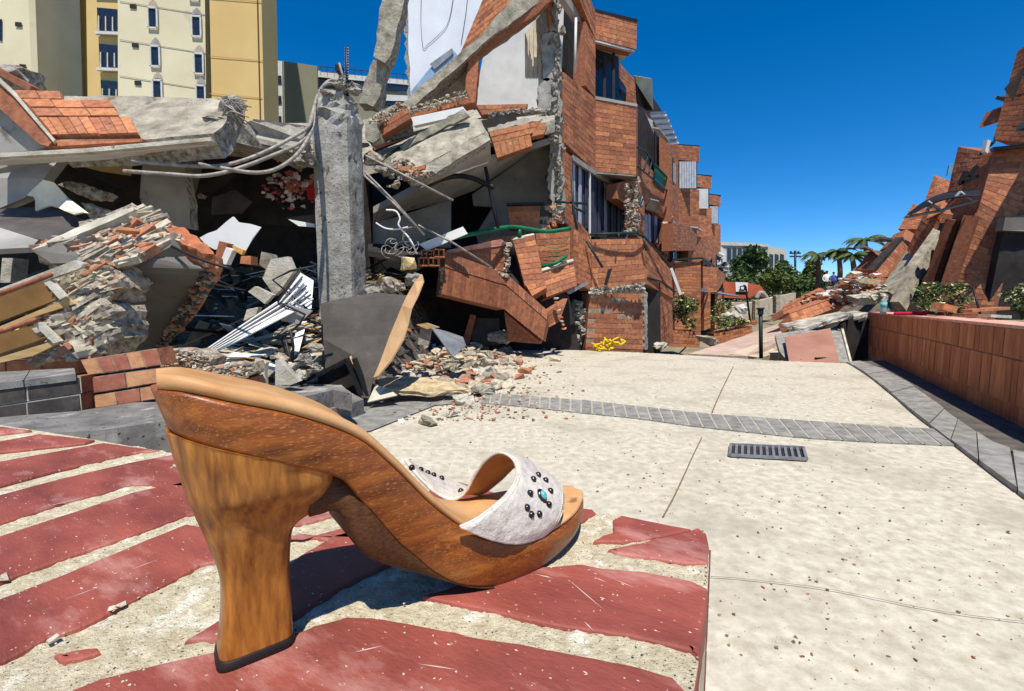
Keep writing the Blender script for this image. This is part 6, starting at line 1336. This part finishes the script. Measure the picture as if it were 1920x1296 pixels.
for a, b in (((1700, 407), (1760, 396)), ((1760, 396), (1830, 376)), ((1740, 378), (1768, 398)), ((1800, 360), (1826, 380)), ((1768, 397), (1800, 360))): tube('strut', [P(*a, 6.2), P(*b, 6.2)], .018, zinc, cn, sm=0)
r3 = thing('leaning_house', 'third leaning brick house with a pale concrete buttress', 'leaning house', tuple(P(1690, 570, 9.0)))
brickquad(r3, *q((1700, 470, 9.5), (1728, 500, 9), (1770, 400, 8.8), (1745, 375, 9.2)), back=.4)
brickquad(r3, *q((1735, 375, 11), (1770, 380, 10), (1798, 345, 10.4), (1752, 328, 11.4)), back=.4)
slab('concrete_buttress', q((1668, 566, 7.6), (1686, 566, 7.4), (1714, 505, 7.6), (1764, 434, 8), (1750, 428, 8.2), (1700, 498, 7.8)), .2, conc, r3)
slab('dark_gap', q((1690, 585, 7.7), (1740, 585, 7.3), (1782, 420, 7.6), (1762, 418, 8.2)), .1, dark_shade, r3)
slab('glass_panel', q((1776, 330, 10), (1790, 318, 10), (1795, 300, 10), (1780, 310, 10)), .03, mat('blue_glass', rgb(110, 160, 190), rgb(80, 130, 160), 3, .2, .0, spec=.6), r3)
slab('brick_shelf', q((1738, 410, 8.9), (1764, 398, 8.8), (1764, 382, 8.8), (1744, 392, 8.9)), .2, BR[0], r3)
r4 = thing('leaning_house', 'fourth leaning brick house, mostly fallen, under two small canopies', 'leaning house', tuple(P(1640, 540, 11)))
brickquad(r4, *q((1634, 520, 10), (1652, 530, 9.6), (1702, 462, 10.0), (1692, 452, 10.6)), back=.4)
brickquad(r4, *q((1588, 526, 12.5), (1612, 526, 12), (1650, 484, 12), (1636, 466, 12.6)), back=.4)
brickquad(r4, *q((1684, 430, 13), (1720, 430, 12.4), (1740, 392, 12.6), (1712, 382, 13.2)), back=.4)
brickquad(r4, *q((1650, 470, 13), (1690, 450, 12), (1700, 430, 12.4), (1676, 440, 13)), back=.4)
slab('roof_slab', q((1652, 540, 9.4), (1690, 560, 8.6), (1722, 480, 9.2), (1706, 462, 9.8)), .2, conc, r4)
beam('dark_beam', P(1624, 522, 10.6), P(1688, 452, 11.2), .16, .2, dark_shade, r4)
for lab, pts, Y in (('upper small arched canopy above the fourth leaning house', [(1634, 449), (1650, 444), (1670, 446), (1688, 454)], 12), ('lower small arched canopy over the fallen bricks', [(1606, 462), (1622, 460), (1638, 468), (1648, 480)], 12.6)):
    o = slab('small_canopy', [P(x, y, Y) for x, y in pts] + [P(x, y + 4, Y - .4) for x, y in reversed(pts)], .06, dark, dirn=V((0, .6, 0))); tag(o, lab, 'canopy')
for i, (x, y, Y) in enumerate(((1620, 560, 8), (1600, 545, 9), (1585, 556, 9), (1640, 556, 8))):
    o = lump('rubble_stone', P(x, y, Y), (.3, .25, .14), (conc2, BR[1], conc2, broken)[i], None, 700 + i, 2, .4); tag(o, ['pale rubble block behind the wall end', 'red rubble block on the slope right of the palms', 'pale rubble block above the brick beams', 'pinkish rubble block beside the plastic bottle'][i], 'rubble stone')
st('tan_plate', 'tan plate on top of the rubble behind the low wall end', 'plate', 7.4, [(1602, 523), (1622, 522), (1655, 526), (1640, 534), (1612, 530)], .03, MATS['layered'])
# things on the low wall
bt_ = thing('bottle', 'clear plastic bottle with teal label standing on the end of the low wall', 'bottle', tuple(wp(1656, 586) + SN * .1))
b0 = P(1656, 583, 5.6); b0.z = hw; 
pz = [(0, .030), (.03, .032), (.09, .032), (.12, .033), (.15, .028), (.175, .013), (.19, .012)]
def lathe(name, c, prof, m, parent, k=14):
    rings = [[c + V((math.cos(2 * math.pi * j / k) * r, math.sin(2 * math.pi * j / k) * r, z)) for j in range(k)] for z, r in prof]
    return ringmesh(name, rings, m, parent)
bc = P(1656, 584, 5.55); bc.z = hw; sc_ = 1.05
lathe('bottle_body', bc, [(z * sc_, r) for z, r in pz], mat('clear_plastic', rgb(200, 216, 214), rgb(180, 200, 198), 9, .15, .0, spec=.6, trans=.6), bt_)
lathe('bottle_label', bc, [(.075, .0335), (.13, .0342)], mat('teal_label', rgb(70, 170, 160), rgb(120, 200, 190), 40, .5, 0), bt_); lathe('bottle_cap', bc, [(.198, .014), (.215, .014)], mat('white_cap', rgb(230, 232, 230), None, 9, .5, 0), bt_)
rc = mat('red_fabric', rgb(214, 24, 60), rgb(160, 12, 44), 30, .85, .4, 120)
o_ = thing('red_cloth', 'crumpled bright red cloth strap lying on the wall cap', 'cloth', tuple(wp(1710, 582)))
for pts in ([(1678, 578), (1692, 575), (1712, 577), (1738, 580)], [(1692, 574), (1704, 580), (1722, 576), (1740, 576)], [(1716, 571), (1726, 578), (1742, 574)], [(1680, 580), (1700, 580), (1730, 582)]):
    tube('fold', [zq(P(x, y, 4.75), hw + .012 + .5 * max(0, (583 - y) / 880 * 4.7) * .5) for x, y in pts], .014, rc, o_, k=7)
t = thing('brick', 'single orange brick tilted on the wall cap beside the red cloth', 'brick', tuple(P(1775, 578, 4.3)))
A, B = P(1762, 584, 4.2), P(1786, 580, 4.35); vv, ff = beamv(P(1760, 575, 4.25), P(1782, 578, 4.1), .11, .055, V((.3, 0, 1))); mesh('brick_body', vv, ff, BR[0], t)
for lab, a, b, Y, m_ in (('long flat tan tile lying on the wall cap', (1812, 583), (1882, 578), 3.9, BR[0]), ('pale flat stone on the wall cap at right', (1846, 592), (1884, 594), 3.6, conc2), ('small pale mortar piece left of the tilted brick', (1752, 581), (1762, 583), 4.3, conc2)):
    vv, ff = beamv(P(*a, Y), P(*b, Y), .10, .022); o = mesh('tile_piece', vv, ff, m_); tag(o, lab, 'tile piece')
o = tube('steel_rod', [P(1824, 538, 4.0), P(1838, 590, 3.9)], .009, black, sm=0); tag(o, 'thin dark steel rod sticking up behind the low wall', 'rod')
for lab, x, y, Y, sx, sz, sd in (('dark leafy bush with small pale flowers behind the low wall', 1775, 562, 4.6, .30, .16, 51), ('dark leafy bush behind the wall at the right edge', 1915, 560, 4.2, .18, .18, 52)):
    p = thing('bush', lab, 'bush', tuple(P(x, y + 30, Y))); leaves('foliage', P(x, y, Y), (sx, .25, sz), 1500, .022, p, sd, (1, 1, 1, 0, 3)); 
    for k in range(7): tube('stem', [P(x, y + 40, Y), P(x + tr.uniform(-30, 30), y, Y)], .006, bark, p, sm=0)
slab('planting_bed', [zq(far_p + SN * .2, hw - .10), zq(near_p + SN * .2, hw - .10), zq(near_p + SN * 2.6, hw - .10), zq(far_p + SN * 2.6, hw - .10)], .1, shad, dirn=V((0, 0, -1)), kind='structure')
# ================================================================== FAR DISTANCE, CENTRE
ct = thing('court_wall', 'cream curved retaining wall with grey posts beyond the basketball hoop', 'wall', tuple(P(1420, 600, 24)))
for i, (xa, xb, ya, yb, ba, bb) in enumerate(((1372, 1416, 576, 566, 612, 604), (1424, 1455, 564, 556, 598, 588), (1463, 1492, 555, 549, 582, 570))):
    slab('wall_panel', [P(xa, ba, 22 + i * 2), P(xb, bb, 23.5 + i * 2), P(xb, yb, 23.5 + i * 2), P(xa, ya, 22 + i * 2)], .2, sm_, ct)
for x, y, b in ((1420, 564, 606), (1459, 555, 588)): slab('wall_post', [P(x - 4, b, 23), P(x + 4, b - 1, 23), P(x + 4, y - 2, 23), P(x - 4, y, 23)], .3, conc, ct)
ho = thing('basketball_hoop', 'basketball hoop with white backboard on a thin bent black pole', 'basketball hoop', tuple(P(1407, 606, 17)))
slab('backboard', pp(17, (1379, 529), (1402, 530), (1402, 549), (1380, 549)), .05, white, ho)
for a, b in (((1388, 537), (1396, 537)), ((1388, 544), (1396, 544)), ((1388, 537), (1388, 544)), ((1396, 537), (1396, 544))): beam('target_line', P(*a, 16.93), P(*b, 16.93), .03, .03, black, ho)
tube('pole', [P(1394, 536, 16.9), P(1398, 538, 16.9), P(1401, 560, 16.9), (P(1407, 606, 16.9))], .04, black, ho, sm=2)
rim_ = [P(1391, 548, 16.6) + V((math.cos(a * .63) * .2, math.sin(a * .63) * .2, 0)) for a in range(11)]; tube('ring', rim_, .02, black, ho, sm=0)
slab('lower_pad', pp(16.98, (1381, 549), (1400, 549), (1400, 553), (1381, 553)), .05, black, ho)
bn = thing('orange_wall', 'low orange curved wall beyond the hoop', 'wall', tuple(P(1390, 560, 26)))
slab('wall_face', pp(26, (1356, 558), (1356, 528), (1400, 530), (1425, 535), (1436, 548), (1438, 560), (1420, 552), (1400, 560)), .3, mat('orange_render', rgb(196, 100, 66), rgb(160, 80, 54), 2, .9, .3, 20), bn)
tube('arched_pipe', [P(x, y, 25) for x, y in ((1418, 560), (1426, 549), (1436, 556), (1438, 566))], .12, plasg, bn)
# distant buildings
def flat(lab, xy, Y, m_, th=6, name='building', rows=0, cols=0, wx=None):
    t = thing(name, lab, 'building', tuple(P(xy[0][0], xy[0][1], Y)))
    slab('wall', pp(Y, *xy), th, m_, t)
    return t
gb = flat('long dark roofed building behind the trees beyond the brick row', [(1350, 560), (1440, 560), (1440, 458), (1350, 460)], 70, plasg)
slab('roof', pp(69.8, (1348, 460), (1348, 454), (1400, 455), (1442, 459), (1442, 463), (1400, 461)), 7, conc2, gb)
for i in range(7): slab('window_bay', pp(69.9, (1364 + i * 10, 490), (1371 + i * 10, 490), (1371 + i * 10, 466), (1364 + i * 10, 465)), .2, glass, gb)
gb2 = flat('pale grey building with a ragged roofline behind the trees', [(1438, 560), (1474, 560), (1474, 468), (1438, 462)], 75, conc2)
for i in range(3): slab('window_bay', pp(74.8, (1444 + i * 10, 500), (1450 + i * 10, 500), (1450 + i * 10, 478), (1444 + i * 10, 476)), .2, glass, gb2)
gb3 = flat('shattered white building beside the last brick house', [(1336, 520), (1360, 540), (1362, 470), (1352, 462), (1338, 470)], 40, plas, 3)
for i in range(16): lump('broken_patch', P(1340 + tr.uniform(0, 20), 478 + i * 3.4, 39.9), (.4, .3, .3), (conc, plas, dark_shade)[i % 3], gb3, 720 + i, 1, .5)
pl = thing('power_pole', 'distant dark utility pole with two crossarms', 'utility pole', tuple(P(1491, 540, 90)))
tube('pole', [P(1491, 540, 90), P(1491, 470, 90)], .2, black, pl, sm=0)
for y in (475, 481): beam('crossarm', P(1481, y, 90), P(1501, y, 90), .25, .25, black, pl)
for x in (1483, 1490, 1497): tube('insulator', [P(x, 476, 90), P(x, 471, 90)], .18, black, pl, sm=0)
def tree(lab, x, yb, yt, Y, w, n, sz, seed, mi=(0, 1, 1, 2)):
    t = thing('tree', lab, 'tree', tuple(P(x, yb, Y))); b = P(x, yb, Y); tt = P(x, yt, Y); h = tt.z - b.z; hw_ = w / FPX * Y
    rr = random.Random(seed)
    tube('trunk', [b, b + V((hw_ * .1, 0, h * .3)), b + V((0, 0, h * .75))], h * .03, bark, t, taper=.4)
    for k in range(6):
        a = b + V((0, 0, h * rr.uniform(.25, .5))); tube('limb', [a, a + V((rr.uniform(-1, 1) * hw_ * .5, rr.uniform(-.3, .3) * hw_, h * .15)), a + V((rr.uniform(-1, 1) * hw_ * .9, 0, h * rr.uniform(.25, .45)))], h * .012, bark, t, taper=.4)
    leaves('crown', b + V((0, 0, h * .62)), (hw_, hw_, h * .42), n, sz, t, seed, mi)
tree('rounded dark tree before the dark roofed building', 1408, 548, 456, 48, 36, 2600, .34, 61, (0, 1, 1, 1))
tree('low broad bush tree below the power pole', 1492, 556, 490, 40, 34, 2400, .28, 62)
tree('reddish brown leafed small tree left of the palms', 1522, 560, 500, 34, 16, 1200, .2, 63, (0, 2, 2, 1))
tree('small dark tree left behind the power pole', 1458, 556, 498, 52, 22, 1300, .3, 64)
tree('low yellow green tree beyond the orange wall', 1452, 560, 508, 30, 26, 1600, .2, 65, (0, 2, 2))
def palm(lab, x, yb, yt, Y, L, seed, n=15):
    t = thing('palm_tree', lab, 'palm tree', tuple(P(x, yb, Y))); rr = random.Random(seed); b = P(x, yb, Y); c = P(x, yt, Y)
    tube('trunk', [b, b.lerp(c, .5) + V((.1, 0, 0)), c], .16, bark, t, taper=.7)
    for k in range(n):
        a = 2 * math.pi * k / n + rr.uniform(-.2, .2); up = rr.uniform(.35, 1.2); mb = MB(); prev = c; d = V((math.cos(a), math.sin(a) * .8, up)).normalized(); pts = [c]
        for s in range(9): d = (d + V((0, 0, -.22))).normalized(); prev = prev + d * L / 9; pts.append(prev)
        mb.add(*tubev(pts, .03, 4, .3))
        for s in range(1, 9):
            for sd in (-1, 1):
                for h_ in (0, .5):
                    p = pts[s - 1].lerp(pts[s], h_); dd = (pts[s] - pts[s - 1]).normalized(); side = dd.cross(V((0, 0, 1))).normalized() * sd
                    tip = p + (side * .8 + dd * .6 + V((0, 0, -.55))).normalized() * L * .24 * math.sin(math.pi * (s + .5) / 10); mb.add([p, p + dd * .07, tip, p - dd * .05], [[0, 1, 2, 3]], 1)
        mb.build('frond', [bark, leafm[k % 3 % 2]], t)
palm('tallest palm rising above the others, arched fronds against the sky', 1622, 540, 452, 26, 1.25, 71)
palm('palm at the left end of the palm group', 1532, 545, 478, 28, 1.1, 72)
palm('palm in the middle of the group, second from the left', 1572, 545, 474, 27, 1.15, 73)
palm('short palm between the middle palm and the tallest palm', 1598, 545, 482, 24, 1.0, 74)
palm('small dark palm right behind the leaning canopy', 1645, 530, 474, 24, .9, 75, 11)
leaves('shrubbery', P(1540, 545, 32), (9, 3, 1.0), 6000, .16, None, 81, (0, 1, 1, 1, 2), kind='stuff'); tag(bpy.data.objects['shrubbery'], 'mixed green shrubs along the foot of the palms', 'shrubs')
leaves('hedge_mass', P(1420, 545, 34), (5, 2, 1.0), 3500, .16, None, 82, (0, 0, 1, 1), kind='stuff'); tag(bpy.data.objects['hedge_mass'], 'green undergrowth behind the orange wall', 'undergrowth')
# three people by the palms
def person(lab, x, yf, yh, Y, shirt, trou, seed):
    t = thing('person', lab, 'person', tuple(P(x, yf, Y))); f_ = P(x, yf, Y); h = P(x, yh, Y).z - f_.z
    skin = mat('skin', rgb(150, 104, 80), None, 9, .7, 0)
    lev = [(.0, .045), (.25, .055), (.47, .085), (.5, .10), (.62, .09), (.80, .115), (.83, .07), (.86, .035), (.88, .04), (.93, .055), (.98, .045), (1.0, .01)]
    rings = [[f_ + V((math.cos(j * .7854) * r * h * 1.15, math.sin(j * .7854) * r * h * .7, z * h)) for j in range(8)] for z, r in lev]
    k = 8; v = [p for r in rings for p in r]; f = []; mi = []
    for i in range(len(rings) - 1):
        for j in range(k): f.append([i * k + j, i * k + (j + 1) % k, (i + 1) * k + (j + 1) % k, (i + 1) * k + j]); mi.append(0 if i < 3 else 1 if i < 6 else 2)
    mesh('body', v, f, [trou, shirt, skin], t, True, mi)
    for s in (-1, 1): tube('arm', [f_ + V((s * .12 * h, 0, .8 * h)), f_ + V((s * .17 * h, 0, .62 * h)), f_ + V((s * .13 * h, -.08 * h, .5 * h))], .028 * h, shirt, t, k=6)
    lathe('hair', f_ + V((0, 0, .94 * h)), [(0, .056 * h), (.03 * h, .06 * h), (.065 * h, .03 * h), (.07 * h, .002)], black, t, 8)
person('distant person in a white shirt standing by the palms', 1548, 548, 508, 30, white, curtd, 1)
person('distant person in a blue shirt standing beside the white shirted one', 1561, 546, 510, 29, mat('blue_shirt', rgb(80, 84, 160), None, 9, .9, 0), black, 2)
# ================================================================== TOWERS AT LEFT
TY = 50
crm_ = mat('cream_render', rgb(226, 214, 178), rgb(206, 192, 156), .12, .9, .15, 3, c3=rgb(196, 184, 154), c3s=.25, c3t=.6)
ylm = mat('yellow_render', rgb(220, 188, 126), rgb(204, 170, 108), .12, .9, .15, 3)
tw = thing('apartment_tower', 'cream and yellow high rise apartment tower with cracked windows, upper left', 'tower', tuple(P(250, 567, TY)))
def TS(nm, xy, m_, Y=TY, th=.6, par=tw): return slab(nm, pp(Y, *xy), th, m_, par)
TS('wall_panel', [(222, 420), (390, 420), (381, -220), (220, -220)], crm_, TY, 5)
TS('wall_panel', [(-160, 420), (82, 420), (58, -220), (-160, -220)], crm_, TY + .5, 5)
TS('side_wall', [(82, 420), (120, 420, TY + 9), (98, -220, TY + 9), (58, -220, TY + .5)], crm_, TY, .5)
TS('recess_wall', [(110, 420), (240, 420), (225, -220), (95, -220)], crm_, TY + 10, 2)
TS('balcony_wall', [(168, 420), (240, 420), (222, -220), (158, -220)], ylm, TY + 3.2, 2)
TS('pilaster', [(134, 420), (172, 420), (160, -220), (126, -220)], ylm, TY + 7, 1)
TS('end_slab', [(402, 420), (500, 420), (485, -220), (388, -220)], ylm, TY - 1.5, 3)
TS('dark_gap', [(388, 420), (404, 420), (396, -220), (380, -220)], dark_shade, TY + 1.2, 2)
TS('shaded_flank', [(500, 420, TY - 1.4), (514, 420, TY + 8), (500, -220, TY + 8), (485, -220, TY - 1.4)], mat('dull_brown', rgb(96, 78, 58), None, .2, .9, .1, 3), TY, .4)
for y in (-70, 18, 90, 158): beam('floor_line', P(224, y - 16, TY - .06), P(386, y + 10, TY - .04), .03, .04, plasg, tw)
for y in (-10, 100, 170): beam('floor_line', P(392, y + 5, TY - 1.58), P(492, y + 14, TY - 1.56), .03, .04, mat('ochre_line', rgb(190, 150, 84), None, 1, .9, 0), tw)
for (cx, ys) in ((286, (-38, 32, 104, 168)), (367, (-20, 48, 118, 178))):
    for k, y in enumerate(ys):
        x = cx + (y - 32) * .065
        w_ = slab('window', pp(TY - .08, (x - 7, y + 17), (x + 8, y + 18), (x + 7, y - 15), (x - 8, y - 16)), .05, glass, tw)
        for a, b in (((x - 9, y - 18), (x - 8, y + 20)), ((x + 8, y - 17), (x + 9, y + 21)), ((x - 9, y - 18), (x + 9, y - 17)), ((x - 9, y + 20), (x + 10, y + 21))): beam('frame', P(*a, TY - .14), P(*b, TY - .14), .12, .16, plas, w_)
        slab('cracked_arch', pp(TY - .1, (x - 9, y - 20), (x - 6, y - 28), (x + 1, y - 34), (x + 7, y - 27), (x + 10, y - 20)), .04, (plasg, broken)[(k + (cx > 300)) % 2], tw, jag=.12, seg=.4)
for (x, y) in ((249, -60), (249, 11), (253, 84), (258, 155), (34, 45), (42, 124)): 
    slab('vent', pp(TY - .1 if x > 100 else TY + .38, (x - 6, y + 4), (x + 6, y + 5), (x + 6, y - 3), (x - 6, y - 4)), .04, dark_shade, tw)
for y in (-50, 32, 100, 168):
    w_ = slab('balcony_window', pp(TY + 3.0, (182 + y * .05, y + 28), (226 + y * .05, y + 28), (224 + y * .05, y - 14), (180 + y * .05, y - 18)), .1, glass, tw)
    for k in range(4): x = 184 + y * .05 + k * 13; beam('mullion', P(x, y + 26, TY + 2.9), P(x, y - 2 + k, TY + 2.9), .12, .1, plas, w_)
    beam('balcony_sill', P(178 + y * .05, y + 30, TY + 2.9), P(227 + y * .05, y + 32, TY + 2.9), .3, .3, plas, w_)
for y in (10, 74, 140): slab('recess_window', pp(TY + 9.9, (108 + y * .06, y + 13), (132 + y * .06, y + 13), (131 + y * .06, y - 10), (107 + y * .06, y - 10)), .1, glass, tw)
for y in (60,): slab('edge_window', pp(TY + .4, (-2, 76), (3, 76), (3, 36), (-2, 36)), .05, glass, tw)
gy = thing('grey_building', 'low olive grey building with a white roof edge behind the column', 'building', tuple(P(640, 567, 62)))
ol = mat('olive_render', rgb(140, 136, 114), rgb(122, 118, 98), .1, .9, .1, 3)
TS('wall_panel', [(530, 420), (600, 420), (595, 124), (528, 114)], ol, 62, 4, gy); TS('wall_panel', [(592, 420), (780, 420), (780, 176), (592, 150)], ol, 62.5, 4, gy)
TS('white_bay', [(508, 420), (532, 420), (529, 115), (507, 112)], plas, 61.8, 1, gy); TS('dark_side', [(500, 420), (509, 420), (507, 112), (501, 112)], plasg, 61.7, 1, gy)
for y in (148, 186, 224): TS('window', [(512, y + 9), (528, y + 9), (527, y - 6), (512, y - 7)], glass, 61.7, .1, gy)
TS('roof_edge', [(592, 144), (775, 160), (775, 150), (660, 140), (592, 132)], plas, 62.2, 1, gy); TS('window_strip', [(594, 162), (775, 172), (775, 161), (594, 146)], glass, 62.3, .1, gy)
TS('window_strip', [(690, 195), (775, 200), (775, 188), (690, 182)], glass, 62.3, .1, gy); TS('white_band', [(690, 188), (775, 190), (775, 180), (690, 176)], plas, 62.2, .2, gy)
for k in range(14): beam('roof_railing', P(600 + k * 13, 133 + k * 1.2, 62), P(600 + k * 13, 125 + k * 1.2, 62), .06, .06, black, gy)
beam('railing_top', P(600, 125, 62), P(770, 141, 62), .08, .08, black, gy)
slab('roof_unit', pp(61, (628, 132), (640, 134), (640, 122), (628, 120)), 1, black, gy)
flush_bricks()
